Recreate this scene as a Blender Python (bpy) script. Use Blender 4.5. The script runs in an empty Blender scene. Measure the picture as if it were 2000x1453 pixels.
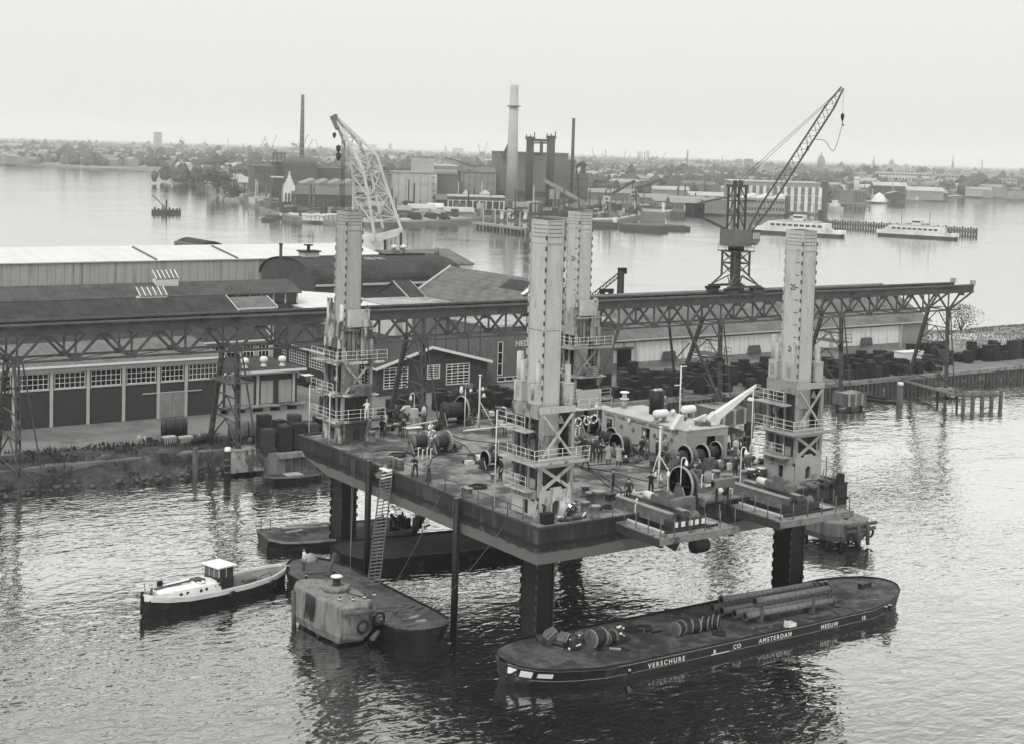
import bpy, math, random
import numpy as np
from mathutils import Vector, Matrix
random.seed(7)
S = bpy.context.scene
COL = S.collection
# ---------------------------------------------------------------- camera
CAM = Vector((-59.689, -84.982, 35.339))
YAW, PITCH, ROLL = math.radians(35.5388), math.radians(3.8623), math.radians(1.73336)
FOC, PPX, PPY = 2916.09, 1092.0, 490.17
FW = Vector((math.sin(YAW)*math.cos(PITCH), math.cos(YAW)*math.cos(PITCH), -math.sin(PITCH)))
RT = Vector((math.cos(YAW), -math.sin(YAW), 0)); UPV = RT.cross(FW)
CR, SR = math.cos(ROLL), math.sin(ROLL)
cd = bpy.data.cameras.new('camera'); cam = bpy.data.objects.new('camera', cd); COL.objects.link(cam)
ix, iy = RT*CR + UPV*SR, UPV*CR - RT*SR
cam.matrix_world = Matrix(((ix.x, iy.x, -FW.x, CAM.x), (ix.y, iy.y, -FW.y, CAM.y), (ix.z, iy.z, -FW.z, CAM.z), (0, 0, 0, 1)))
cd.sensor_fit = 'HORIZONTAL'; cd.sensor_width = 36; cd.lens = FOC/2000*36
cd.shift_x = -(PPX-1000)/2000; cd.shift_y = -(726.5-PPY)/2000
cd.clip_start = 1; cd.clip_end = 40000
S.camera = cam
# ---------------------------------------------------------------- sky and sun (bright overcast, black and white film)
SUN_EL, SUN_AZ = math.radians(48), math.radians(240)
w = bpy.data.worlds.new('World'); S.world = w; w.use_nodes = True
nt = w.node_tree; nt.nodes.clear()
sky = nt.nodes.new('ShaderNodeTexSky'); sky.sky_type = 'NISHITA'; sky.sun_disc = False
sky.sun_elevation = SUN_EL; sky.sun_rotation = SUN_AZ; sky.dust_density = 6.0; sky.air_density = 1.0; sky.ozone_density = 1.0
bw = nt.nodes.new('ShaderNodeRGBToBW')
mp = nt.nodes.new('ShaderNodeMapRange')          # cloud cover evens the dome out
mp.inputs['From Min'].default_value = 0; mp.inputs['From Max'].default_value = 20
mp.inputs['To Min'].default_value = 6.9; mp.inputs['To Max'].default_value = 7.4
gen = nt.nodes.new('ShaderNodeTexCoord'); sxyz = nt.nodes.new('ShaderNodeSeparateXYZ')      # an overcast dome is brighter overhead
ovc = nt.nodes.new('ShaderNodeMapRange'); ovc.inputs['To Min'].default_value = 1.0; ovc.inputs['To Max'].default_value = 2.4
nt.links.new(gen.outputs['Generated'], sxyz.inputs[0]); nt.links.new(sxyz.outputs[2], ovc.inputs[0])
mul = nt.nodes.new('ShaderNodeMath'); mul.operation = 'MULTIPLY'
tint = nt.nodes.new('ShaderNodeMixRGB'); tint.blend_type = 'MULTIPLY'; tint.inputs[0].default_value = 1
tint.inputs[2].default_value = (1.0, 1.0, 0.965, 1)
bg = nt.nodes.new('ShaderNodeBackground'); bg.inputs['Strength'].default_value = 0.1
wo = nt.nodes.new('ShaderNodeOutputWorld')
for a, b in ((sky.outputs[0], bw.inputs[0]), (bw.outputs[0], mp.inputs[0]), (mp.outputs[0], mul.inputs[0]), (ovc.outputs[0], mul.inputs[1]), (mul.outputs[0], tint.inputs[1]), (tint.outputs[0], bg.inputs[0]), (bg.outputs[0], wo.inputs[0])):
    nt.links.new(a, b)
sd = bpy.data.lights.new('sun', 'SUN'); sd.energy = 1.5; sd.angle = math.radians(14); sd.color = (1, 0.99, 0.96)
sun = bpy.data.objects.new('sun', sd); COL.objects.link(sun)
sdir = Vector((math.sin(SUN_AZ)*math.cos(SUN_EL), math.cos(SUN_AZ)*math.cos(SUN_EL), math.sin(SUN_EL)))
sun.rotation_euler = (-sdir).to_track_quat('-Z', 'Y').to_euler(); sun.location = (0, 0, 120)
S.view_settings.view_transform = 'Standard'; S.view_settings.look = 'None'
S.view_settings.exposure = 0.1; S.view_settings.gamma = 1.0
try: S.view_settings.use_curve_mapping = False
except Exception: pass
S.cycles.max_bounces = 6; S.cycles.volume_bounces = 1
# ---------------------------------------------------------------- surveying: where a sight line meets a real plane
def ray(px, py):
    a, b = px-PPX, py-PPY
    return FW*FOC + RT*(a*CR+b*SR) - UPV*(-a*SR+b*CR)
def hit(px, py, ax, val):
    d = ray(px, py); return CAM + d*((val-CAM[ax])/d[ax])
def HX(px, py, v): return hit(px, py, 0, v)
def HY(px, py, v): return hit(px, py, 1, v)
def HZ(px, py, v=0.0): return hit(px, py, 2, v)
def HD(px, py, d): return CAM + ray(px, py)*(d/FOC)
# ---------------------------------------------------------------- materials (greys only: the picture is black and white)
MATS = {}
def mat(name, v, rough=0.75, var=0.0, scale=1.0, stretch=(1, 1, 1), metal=0.0, bump=0.0, dark=None, dscale=0.4, damt=0.0, spec=0.22, coat=None):
    """grey paint/steel/stone: base value v, noise variation var, optional stains of value dark over damt of the area"""
    if name in MATS: return MATS[name]
    m = bpy.data.materials.new(name); m.use_nodes = True; t = m.node_tree; n = t.nodes; L = t.links
    b = n['Principled BSDF']; b.inputs['Roughness'].default_value = rough; b.inputs['Metallic'].default_value = metal
    b.inputs['Specular IOR Level'].default_value = spec
    c = lambda x: (x, x, x*0.985, 1)
    b.inputs['Base Color'].default_value = c(v)
    if var > 0 or damt > 0:
        tc = n.new('ShaderNodeTexCoord'); mpn = n.new('ShaderNodeMapping'); L.new(tc.outputs['Object'], mpn.inputs[0])
        mpn.inputs['Scale'].default_value = stretch
        no = n.new('ShaderNodeTexNoise'); no.inputs['Scale'].default_value = scale; no.inputs['Detail'].default_value = 6
        no.inputs['Roughness'].default_value = 0.65
        L.new(mpn.outputs[0], no.inputs['Vector'])
        r = n.new('ShaderNodeMapRange'); r.inputs['From Min'].default_value = 0.3; r.inputs['From Max'].default_value = 0.7
        r.inputs['To Min'].default_value = v*(1-var); r.inputs['To Max'].default_value = v*(1+var)
        L.new(no.outputs[0], r.inputs[0]); out = r.outputs[0]
        if damt > 0:
            n2 = n.new('ShaderNodeTexNoise'); n2.inputs['Scale'].default_value = dscale; n2.inputs['Detail'].default_value = 8; n2.inputs['Roughness'].default_value = 0.7
            L.new(mpn.outputs[0], n2.inputs['Vector'])
            r2 = n.new('ShaderNodeMapRange'); r2.inputs['From Min'].default_value = 0.62-damt*0.35; r2.inputs['From Max'].default_value = 0.72-damt*0.35
            L.new(n2.outputs[0], r2.inputs[0])
            mx = n.new('ShaderNodeMix'); mx.data_type = 'FLOAT'
            L.new(r2.outputs[0], mx.inputs[0]); L.new(out, mx.inputs[2]); mx.inputs[3].default_value = dark
            out = mx.outputs[0]
        cc = n.new('ShaderNodeCombineColor')
        for i in range(3): L.new(out, cc.inputs[i])
        L.new(cc.outputs[0], b.inputs['Base Color'])
        if bump > 0:
            bp = n.new('ShaderNodeBump'); bp.inputs['Strength'].default_value = bump; bp.inputs['Distance'].default_value = 0.05
            L.new(no.outputs[0], bp.inputs['Height']); L.new(bp.outputs[0], b.inputs['Normal'])
    MATS[name] = m; return m
def lines(m, axis, period, depth, width=0.12, use='Object'):
    """fine joints too small to model (planks, corrugation): darken and bump along one axis"""
    t = m.node_tree; n = t.nodes; L = t.links; b = n['Principled BSDF']
    tc = n.new('ShaderNodeTexCoord'); sp = n.new('ShaderNodeSeparateXYZ'); L.new(tc.outputs[use], sp.inputs[0])
    mu = n.new('ShaderNodeMath'); mu.operation = 'MULTIPLY'; mu.inputs[1].default_value = 1/period; L.new(sp.outputs[axis], mu.inputs[0])
    fr = n.new('ShaderNodeMath'); fr.operation = 'FRACT'; L.new(mu.outputs[0], fr.inputs[0])
    lt = n.new('ShaderNodeMath'); lt.operation = 'LESS_THAN'; lt.inputs[1].default_value = width; L.new(fr.outputs[0], lt.inputs[0])
    mx = n.new('ShaderNodeMix'); mx.data_type = 'RGBA'; mx.blend_type = 'MULTIPLY'
    fac = n.new('ShaderNodeMath'); fac.operation = 'MULTIPLY'; fac.inputs[1].default_value = depth; L.new(lt.outputs[0], fac.inputs[0])
    L.new(fac.outputs[0], mx.inputs[0])
    src = b.inputs['Base Color'].links[0].from_socket if b.inputs['Base Color'].links else None
    if src: L.new(src, mx.inputs[6])
    else: mx.inputs[6].default_value = b.inputs['Base Color'].default_value
    mx.inputs[7].default_value = (0.1, 0.1, 0.1, 1)
    L.new(mx.outputs[2], b.inputs['Base Color'])
    return m
tower_light = mat('tower_light', 0.37, 0.6, 0.18, 1.5, (1, 1, 0.3), dark=0.12, dscale=1.2, damt=0.25)
tower_grey = mat('tower_grey', 0.24, 0.6, 0.25, 1.5, (1, 1, 0.4), dark=0.06, dscale=1.0, damt=0.35)
tower_dark = mat('tower_dark', 0.03, 0.7, 0.5, 2.0, (1, 1, 0.3), dark=0.10, dscale=1.1, damt=0.2)
rust_white = mat('stained_white', 0.50, 0.65, 0.2, 1.2, (1, 1, 0.25), dark=0.07, dscale=0.9, damt=0.55)
rail_white = mat('rail_white', 0.55, 0.5, 0.15, 3)
black = mat('black_steel', 0.012, 0.5, 0.4, 2)
dark = mat('dark_steel', 0.034, 0.55, 0.4, 2)
mid = mat('mid_steel', 0.11, 0.6, 0.35, 2)
rope = mat('rope_dark', 0.03, 0.8)
white = mat('white_paint', 0.62, 0.5, 0.08, 2)
cream = mat('light_paint', 0.52, 0.5, 0.12, 1.5)
glass = mat('window_glass', 0.012, 0.08, spec=0.5)
hollow = mat('interior_shade', 0.008, 0.9)  # near-black paint standing in for the shade inside openings
house_paint = mat('deckhouse_paint', 0.30, 0.55, 0.12, 0.8, dark=0.15, dscale=0.6, damt=0.06)
gantry_m = mat('gantry_steel', 0.06, 0.6, 0.35, 0.8, dark=0.025, dscale=0.7, damt=0.2)
crate_m = mat('crate_wood', 0.024, 0.85, 0.45, 1.5)
crate_m2 = mat('crate_wood_pale', 0.045, 0.85, 0.4, 1.5)
brick_m = mat('brick', 0.05, 0.9, 0.3, 3, bump=0.2)
lines(brick_m, 2, 0.16, 0.35, 0.22); lines(brick_m, 0, 0.42, 0.25, 0.12)
brick2 = mat('brick_pale', 0.12, 0.9, 0.22, 1.5, bump=0.2)
concrete = mat('concrete', 0.24, 0.85, 0.3, 0.8, (1, 1, 0.35), bump=0.3, dark=0.05, dscale=0.5, damt=0.4)
conc_far = mat('concrete_far', 0.30, 0.85, 0.15, 0.08)
grass_m = mat('grass', 0.045, 0.9, 0.6, 1.2)
leaf = mat('foliage', 0.055, 0.8, 0.5, 0.3)
leaf_far = mat('foliage_far', 0.06, 0.85, 0.4, 0.05)
bark = mat('bark', 0.05, 0.9)
sand_m = mat('sand', 0.42, 0.9, 0.2, 0.15)
skin_m = mat('skin', 0.42, 0.6); hair_m = mat('hair', 0.03, 0.7)
tim = mat('timber', 0.085, 0.85, 0.4, 1.5, (1, 1, 0.3))
tim_pale = mat('timber_pale', 0.26, 0.8, 0.3, 1.5)
# ---------------------------------------------------------------- mesh builder
class MB:
    def __init__(s): s.v = []; s.f = []; s.sm = []
    def add(s, vs, fs, sm=False):
        o = len(s.v); s.v += [tuple(p) for p in vs]
        for f in fs: s.f.append(tuple(i+o for i in f)); s.sm.append(sm)
        return s
    def box(s, x0, x1, y0, y1, z0, z1):
        return s.add([(x0, y0, z0), (x1, y0, z0), (x1, y1, z0), (x0, y1, z0), (x0, y0, z1), (x1, y0, z1), (x1, y1, z1), (x0, y1, z1)],
                     [(0, 3, 2, 1), (4, 5, 6, 7), (0, 1, 5, 4), (1, 2, 6, 5), (2, 3, 7, 6), (3, 0, 4, 7)])
    def obox(s, c, u, l, wd, z0, z1):
        """box centred at c (xy), length l along unit dir u, width wd, from z0 to z1"""
        u = Vector((u[0], u[1], 0)).normalized(); n = Vector((-u.y, u.x, 0)); c = Vector((c[0], c[1], 0)); P = []
        for zz in (z0, z1):
            for a, b in ((-1, -1), (1, -1), (1, 1), (-1, 1)): q = c+u*(a*l/2)+n*(b*wd/2); P.append((q.x, q.y, zz))
        return s.add(P, [(0, 3, 2, 1), (4, 5, 6, 7), (0, 1, 5, 4), (1, 2, 6, 5), (2, 3, 7, 6), (3, 0, 4, 7)])
    def bar(s, p, q, wd, h=None):
        p, q = Vector(p), Vector(q); h = h or wd; d = (q-p)
        if d.length < 1e-6: return s
        d.normalize(); up = Vector((0, 0, 1)) if abs(d.z) < 0.95 else Vector((0, 1, 0))
        sx = d.cross(up).normalized(); sy = sx.cross(d); P = []
        for e in (p, q):
            for a, b in ((-1, -1), (1, -1), (1, 1), (-1, 1)): P.append(e+sx*(a*wd/2)+sy*(b*h/2))
        return s.add(P, [(0, 1, 2, 3), (7, 6, 5, 4), (0, 4, 5, 1), (1, 5, 6, 2), (2, 6, 7, 3), (3, 7, 4, 0)])
    def tube(s, p, q, r, r2=None, n=8, caps=True):
        p, q = Vector(p), Vector(q); r2 = r if r2 is None else r2; d = (q-p).normalized()
        up = Vector((0, 0, 1)) if abs(d.z) < 0.95 else Vector((0, 1, 0)); sx = d.cross(up).normalized(); sy = sx.cross(d); P = []
        for e, rr in ((p, r), (q, r2)):
            for i in range(n): a = 2*math.pi*i/n; P.append(e+(sx*math.cos(a)+sy*math.sin(a))*rr)
        s.add(P, [(i, i+n, (i+1) % n+n, (i+1) % n) for i in range(n)], True)
        if caps: o = len(s.v)-2*n; s.f += [tuple(range(o, o+n)), tuple(range(o+2*n-1, o+n-1, -1))]; s.sm += [False, False]
        return s
    def pipe(s, pts, r, n=6):
        for a, b in zip(pts[:-1], pts[1:]): s.tube(a, b, r, n=n, caps=False)
        return s
    def lathe(s, prof, c=(0, 0, 0), n=12, ax=2):
        """prof: list of (radius, height); ax: axis of turning"""
        P = []
        for rr, h in prof:
            for i in range(n):
                a = 2*math.pi*i/n; u, v = rr*math.cos(a), rr*math.sin(a)
                p = (u, v, h) if ax == 2 else ((h, u, v) if ax == 0 else (v, h, u))
                P.append((p[0]+c[0], p[1]+c[1], p[2]+c[2]))
        k = len(prof)
        fs = [(j*n+i, j*n+(i+1) % n, (j+1)*n+(i+1) % n, (j+1)*n+i) for j in range(k-1) for i in range(n)]
        s.add(P, fs, True); o = len(s.v)-k*n
        if prof[0][0] > 1e-4: s.f.append(tuple(range(o+n-1, o-1, -1))); s.sm.append(False)
        if prof[-1][0] > 1e-4: s.f.append(tuple(range(o+(k-1)*n, o+k*n))); s.sm.append(False)
        return s
    def prism(s, poly, z0, z1):
        n = len(poly); P = [(x, y, z0) for x, y in poly]+[(x, y, z1) for x, y in poly]
        return s.add(P, [tuple(range(n-1, -1, -1)), tuple(range(n, 2*n))]+[(i, (i+1) % n, (i+1) % n+n, i+n) for i in range(n)])
    def extr(s, poly, vec):
        """polygon of 3-D points pushed along vec"""
        n = len(poly); vec = Vector(vec); P = [Vector(p) for p in poly]; P += [p+vec for p in P]
        return s.add(P, [tuple(range(n-1, -1, -1)), tuple(range(n, 2*n))]+[(i, (i+1) % n, (i+1) % n+n, i+n) for i in range(n)])
    def mesh(s, name, m, off=(0, 0, 0)):
        me = bpy.data.meshes.new(name)
        me.from_pydata([(a-off[0], b-off[1], c-off[2]) for a, b, c in s.v], [], s.f)
        if any(s.sm): me.polygons.foreach_set('use_smooth', s.sm)
        for mm in (m if isinstance(m, (list, tuple)) else [m]): me.materials.append(mm)
        me.update(); return me
    def build(s, name, m, parent=None, loc=None, local=False):
        off = Vector((0, 0, 0))
        if parent and not local:
            p = parent
            while p: off += p.location; p = p.parent
        if loc is not None and not parent: off = Vector(loc)
        me = s.mesh(name, m, off)
        o = bpy.data.objects.new(name, me); COL.objects.link(o)
        if parent: o.parent = parent
        elif loc is not None: o.location = loc
        return o
def tag(o, label=None, cat=None, group=None, kind=None):
    if label: o['label'] = label
    if cat: o['category'] = cat
    if group: o['group'] = group
    if kind: o['kind'] = kind
    return o
def thing(name, label, cat, loc=(0, 0, 0), rz=0, group=None):
    o = bpy.data.objects.new(name, None); COL.objects.link(o); o.location = loc; o.rotation_euler = (0, 0, rz); o.empty_display_size = 0.1
    return tag(o, label, cat, group)
def copy_tree(o, parent=None):
    c = o.copy(); COL.objects.link(c); c.parent = parent
    for ch in list(o.children): copy_tree(ch, c)
    return c
def struct(o): o['kind'] = 'structure'; return o
def sphere(mb, c, r, n=8, k=6, sz=1.0):
    return mb.lathe([(max(1e-5, r*math.sin(math.pi*i/k)), -r*sz*math.cos(math.pi*i/k)) for i in range(k+1)], c, n)
def text_mesh(name, txt, size, m, parent, origin, right, up, thick=0.01, align='LEFT', spacing=1.0, local=False):
    cu = bpy.data.curves.new('t', 'FONT'); cu.body = txt; cu.size = size; cu.extrude = thick; cu.align_x = align; cu.space_character = spacing; cu.offset = size*0.012
    to = bpy.data.objects.new('t', cu); COL.objects.link(to)
    dg = bpy.context.evaluated_depsgraph_get(); me = bpy.data.meshes.new_from_object(to.evaluated_get(dg))
    bpy.data.objects.remove(to); bpy.data.curves.remove(cu)
    r = Vector(right).normalized(); u = Vector(up).normalized(); nn = r.cross(u)
    M = Matrix(((r.x, u.x, nn.x, 0), (r.y, u.y, nn.y, 0), (r.z, u.z, nn.z, 0), (0, 0, 0, 1)))
    off = Vector(origin)
    if not local:
        p = parent
        while p: off = off - p.location; p = p.parent
    me.transform(Matrix.Translation(off) @ M)
    me.name = name; me.materials.clear(); me.materials.append(m)
    o = bpy.data.objects.new(name, me); COL.objects.link(o); o.parent = parent; return o
def wall_holes(mb, ax, pos, a0, a1, z0, z1, holes, depth, inward):
    """vertical wall face in plane axis ax = pos, running a0..a1 along the other axis, with rectangular openings (a,b,c,d) and reveals going inward"""
    A = sorted({a0, a1, *[h[0] for h in holes], *[h[1] for h in holes]}); Z = sorted({z0, z1, *[h[2] for h in holes], *[h[3] for h in holes]})
    P = lambda a, d, zz: (pos+d, a, zz) if ax == 0 else (a, pos+d, zz)
    for i in range(len(A)-1):
        for j in range(len(Z)-1):
            ca, cz = (A[i]+A[i+1])/2, (Z[j]+Z[j+1])/2
            if any(h[0] < ca < h[1] and h[2] < cz < h[3] for h in holes): continue
            mb.add([P(A[i], 0, Z[j]), P(A[i+1], 0, Z[j]), P(A[i+1], 0, Z[j+1]), P(A[i], 0, Z[j+1])], [(0, 1, 2, 3)])
    dd = depth*inward
    for a, b, c, d in holes:
        mb.add([P(a, 0, c), P(b, 0, c), P(b, 0, d), P(a, 0, d), P(a, dd, c), P(b, dd, c), P(b, dd, d), P(a, dd, d)],
               [(0, 4, 5, 1), (1, 5, 6, 2), (2, 6, 7, 3), (3, 7, 4, 0)])
    return mb
def window_at(parent, ax, pos, a0, a1, z0, z1, nx, nz, inward, set_back=0.12, frame=white, bar=0.06, name='window'):
    """glazed window set back in its opening: frame part with muntins, pane as its sub-part"""
    fr = MB(); t = 0.06
    P0, P1 = sorted((pos+inward*set_back, pos+inward*(set_back-t)))
    def B(a, b, c, d):
        if ax == 0: fr.box(P0, P1, a, b, c, d)
        else: fr.box(a, b, P0, P1, c, d)
    B(a0, a1, z0, z0+bar*1.4); B(a0, a1, z1-bar*1.4, z1); B(a0, a0+bar*1.4, z0+bar*1.4, z1-bar*1.4); B(a1-bar*1.4, a1, z0+bar*1.4, z1-bar*1.4)
    for i in range(1, nx): c = a0+(a1-a0)*i/nx; B(c-bar/2, c+bar/2, z0+bar*1.4, z1-bar*1.4)
    P0 -= 0.004; P1 += 0.004
    for j in range(1, nz): c = z0+(z1-z0)*j/nz; B(a0+bar*1.4, a1-bar*1.4, c-bar/2, c+bar/2)
    f = fr.build(name, frame, parent)
    g = MB(); q = pos+inward*(set_back+0.03)
    if ax == 0: g.box(q, q+inward*0.02, a0, a1, z0, z1) if inward > 0 else g.box(q-0.02, q, a0, a1, z0, z1)
    else: g.box(a0, a1, q, q+0.02, z0, z1) if inward > 0 else g.box(a0, a1, q-0.02, q, z0, z1)
    g.build('pane', glass, f)
    return f
# ================================================================ THE SETTING
def water_mat():
    m = bpy.data.materials.new('harbour_water'); m.use_nodes = True; t = m.node_tree; n = t.nodes; L = t.links
    b = n['Principled BSDF']
    tc = n.new('ShaderNodeTexCoord'); prev = None; hs = []
    for sc, st, rot, amp in ((0.1, (1, 1.3, 1), 0.9, 2.4), (0.33, (1, 1.5, 1), 0.5, 1.5), (0.75, (1, 1.8, 1), 0.7, 1.0), (1.6, (1, 1.6, 1), 0.3, 0.5)):
        mpn = n.new('ShaderNodeMapping'); mpn.inputs['Scale'].default_value = st; mpn.inputs['Rotation'].default_value = (0, 0, rot)
        L.new(tc.outputs['Object'], mpn.inputs[0])
        no = n.new('ShaderNodeTexNoise'); no.inputs['Scale'].default_value = sc; no.inputs['Detail'].default_value = 1.0; no.inputs['Roughness'].default_value = 0.4; no.inputs['Distortion'].default_value = 0.6
        L.new(mpn.outputs[0], no.inputs['Vector'])
        mu = n.new('ShaderNodeMath'); mu.operation = 'MULTIPLY'; mu.inputs[1].default_value = amp; L.new(no.outputs[0], mu.inputs[0])
        if prev is None: prev = mu.outputs[0]
        else:
            ad = n.new('ShaderNodeMath'); ad.operation = 'ADD'; L.new(prev, ad.inputs[0]); L.new(mu.outputs[0], ad.inputs[1]); prev = ad.outputs[0]
    # cat's-paws: patches of rougher and calmer water
    n3 = n.new('ShaderNodeTexNoise'); n3.inputs['Scale'].default_value = 0.03; n3.inputs['Detail'].default_value = 4; n3.inputs['Distortion'].default_value = 1.2; L.new(tc.outputs['Object'], n3.inputs['Vector'])
    r3 = n.new('ShaderNodeMapRange'); r3.inputs['From Min'].default_value = 0.35; r3.inputs['From Max'].default_value = 0.65; r3.inputs['To Min'].default_value = 0.38; r3.inputs['To Max'].default_value = 1.0
    L.new(n3.outputs[0], r3.inputs[0])
    # chop is steep in the dock and dies down on the open river beyond the peninsula
    vl = n.new('ShaderNodeVectorMath'); vl.operation = 'DISTANCE'; vl.inputs[1].default_value = (0, 0, 0); L.new(tc.outputs['Object'], vl.inputs[0])
    r4 = n.new('ShaderNodeMapRange'); r4.inputs['From Min'].default_value = 60; r4.inputs['From Max'].default_value = 330; r4.inputs['To Min'].default_value = 1.0; r4.inputs['To Max'].default_value = 0.3
    L.new(vl.outputs['Value'], r4.inputs[0]); m4 = n.new('ShaderNodeMath'); m4.operation = 'MULTIPLY'; L.new(prev, m4.inputs[0]); L.new(r4.outputs[0], m4.inputs[1]); prev = m4.outputs[0]
    bp = n.new('ShaderNodeBump'); bp.inputs['Distance'].default_value = 0.082; L.new(prev, bp.inputs['Height']); L.new(r3.outputs[0], bp.inputs['Strength'])
    # dark water body under a reflecting skin; the skin follows Fresnel, steepened as on contrasty film stock
    fr = n.new('ShaderNodeFresnel'); fr.inputs['IOR'].default_value = 1.33; L.new(bp.outputs[0], fr.inputs['Normal'])
    fm_ = n.new('ShaderNodeMapRange'); fm_.inputs['From Min'].default_value = 0.02; fm_.inputs['From Max'].default_value = 0.25; fm_.inputs['To Min'].default_value = 0.03; fm_.inputs['To Max'].default_value = 0.92; L.new(fr.outputs[0], fm_.inputs[0])
    gl = n.new('ShaderNodeBsdfGlossy'); gl.inputs['Roughness'].default_value = 0.04; gl.inputs['Color'].default_value = (0.97, 0.97, 0.96, 1); L.new(bp.outputs[0], gl.inputs['Normal'])
    df = n.new('ShaderNodeBsdfDiffuse'); df.inputs['Color'].default_value = (0.008, 0.008, 0.008, 1)
    mxs = n.new('ShaderNodeMixShader'); L.new(fm_.outputs[0], mxs.inputs[0]); L.new(df.outputs[0], mxs.inputs[1]); L.new(gl.outputs[0], mxs.inputs[2])
    L.new(mxs.outputs[0], n['Material Output'].inputs['Surface']); n.remove(b)
    return m
WATER = MB().add([(-9000, -2000, 0), (12000, -2000, 0), (12000, 14000, 0), (-9000, 14000, 0)], [(0, 1, 2, 3)]).build('water', water_mat()); struct(WATER)
quay_m = mat('quay_paving', 0.14, 0.9, 0.25, 0.25, dark=0.09, dscale=0.12, damt=0.3)
land_m = mat('far_land', 0.15, 0.95, 0.5, 0.012, dark=0.08, dscale=0.02, damt=0.3)
qp = [(-170, 66), (3, 65.5), (6.5, 64.5), (8, 60.5), (47, 60.5), (50, 70), (215, 70), (224, 86), (178, 108), (150, 124), (105, 126), (100, 216), (-170, 216)]
quay = struct(MB().prism(qp, -3, 2.0).build('quay', quay_m))
# quay wall: sheet piling with a capping beam, parts of the quay
sp = MB()
def sheet(x0, x1, y, z0, z1):
    n = int((x1-x0)/0.9)
    for i in range(n):
        a = x0+0.9*i; sp.prism([(a, y-0.01), (a+0.12, y-0.24), (a+0.5, y-0.24), (a+0.62, y-0.01)], z0, z1)
sheet(9, 46.5, 60.5, -2, 1.5); sheet(51, 214, 70, -2, 1.5)
sp.build('sheet_piling', mat('sheet_pile', 0.05, 0.7, 0.4, 1.0, dark=0.16, dscale=0.8, damt=0.2), quay)
cp = MB(); cp.box(8, 47, 60.1, 60.75, 1.55, 2.12); cp.box(50.2, 215, 69.6, 70.3, 1.55, 2.12)
cp.build('capping_beam', mat('cap_concrete', 0.20, 0.85, 0.3, 1.0, dark=0.06, dscale=0.7, damt=0.3), quay)
# road strip between the sheds
struct(MB().box(23.5, 34.9, 74, 128, 2.0, 2.004).build('road', mat('asphalt', 0.13, 0.9, 0.15, 0.6)))
struct(MB().box(24.6, 24.8, 78, 128, 2.004, 2.10).build('kerb', mat('kerb_stone', 0.32, 0.85, 0.1, 1)))
# grassy bank on the left
def bank():
    mb = MB(); nx, ny = 150, 16; P = []
    rnd = random.Random(3)
    for j in range(ny+1):
        for i in range(nx+1):
            x = -110+i*(118/nx); t = j/ny
            edge = 62.6+0.8*math.sin(x*0.35)+0.6*math.sin(x*0.9+1)
            y = edge+t*(73-edge); zz = -0.5+2.75*min(1, t*2.6)**0.8+0.25*math.sin(x*1.1+y)*t*(1-t)*2+rnd.uniform(-0.12, 0.16)*(1 if t < 0.9 else 0)
            if t > 0.85: zz = min(zz, 2.25-(t-0.85)*2.2)
            P.append((x, y, zz))
    mb.add(P, [(j*(nx+1)+i, j*(nx+1)+i+1, (j+1)*(nx+1)+i+1, (j+1)*(nx+1)+i) for j in range(ny) for i in range(nx)], True)
    return mb
struct(bank().build('grass_bank', mat('bank_soil', 0.04, 0.95, 0.6, 0.9, bump=0.6, dark=0.10, dscale=0.5, damt=0.2)))
gm = MB(); rnd = random.Random(11)
for k in range(5200):
    x = rnd.uniform(-40, 5); y = rnd.uniform(62.9, 72.5); t = (y-62.5)/11
    zz = -0.3+2.6*min(1, t*2.4)**0.8
    if math.sin(x*.8)+math.sin(y*1.3+x*.3) < -.35: continue
    a = rnd.uniform(0, 6.28); h = rnd.uniform(0.1, 0.5)*(2.0 if rnd.random() < 0.12 else 1); ww = rnd.uniform(0.05, 0.16)
    dx, dy = math.cos(a)*ww, math.sin(a)*ww; lx, ly = rnd.uniform(-.2, .2), rnd.uniform(-.2, .2)
    gm.add([(x-dx, y-dy, zz), (x+dx, y+dy, zz), (x+lx, y+ly, zz+h)], [(0, 1, 2)])
tag(gm.build('bank_grass', grass_m), 'tufted dark grass and weeds on the bank at the left', 'grass', kind='stuff')
# rubble stones along the waterline
rs = MB()
for k in range(300):
    x = rnd.uniform(-60, 4); y = 62.4+0.8*math.sin(x*0.35)+rnd.uniform(-0.3, 1.9); r = rnd.uniform(0.12, 0.38)
    sphere(rs, (x, y, rnd.uniform(0, .7)), r, 5, 4, 0.7)
tag(rs.build('rubble_stone', mat('rubble', .07, .9, .6, 1.5)), 'loose rubble stones along the waterline of the bank', 'rubble', kind='stuff')
# sandy heath at the right end
def mound(name, c, rx, ry, h, m, n=26, seed=1, jag=0.15, ang=0, z0=1.9):
    mb = MB(); rr = random.Random(seed); P = []; ca, sa = math.cos(ang), math.sin(ang)
    for j in range(9):
        t = j/8
        for i in range(n):
            a = 2*math.pi*i/n; k = (1-t)*(1+rr.uniform(-jag, jag)*(0.5 if j else 0.2)); x, y = rx*k*math.cos(a), ry*k*math.sin(a)
            P.append((c[0]+x*ca-y*sa, c[1]+x*sa+y*ca, z0+h*(1-(1-t)**1.7)*(1+rr.uniform(-jag, jag)*0.3)-(0.3 if j == 0 else 0)))
    mb.add(P, [(j*n+i, j*n+(i+1) % n, (j+1)*n+(i+1) % n, (j+1)*n+i) for j in range(8) for i in range(n)], True)
    return mb
heath_m = mat('heath', 0.17, 0.95, 0.5, 0.25, dark=0.40, dscale=0.09, damt=0.35, bump=0.5)
struct(mound('h', (186, 96), 38, 13, 1.9, heath_m, 60, 5, 0.1).build('sand_bank', heath_m))
hg = MB()
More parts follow.
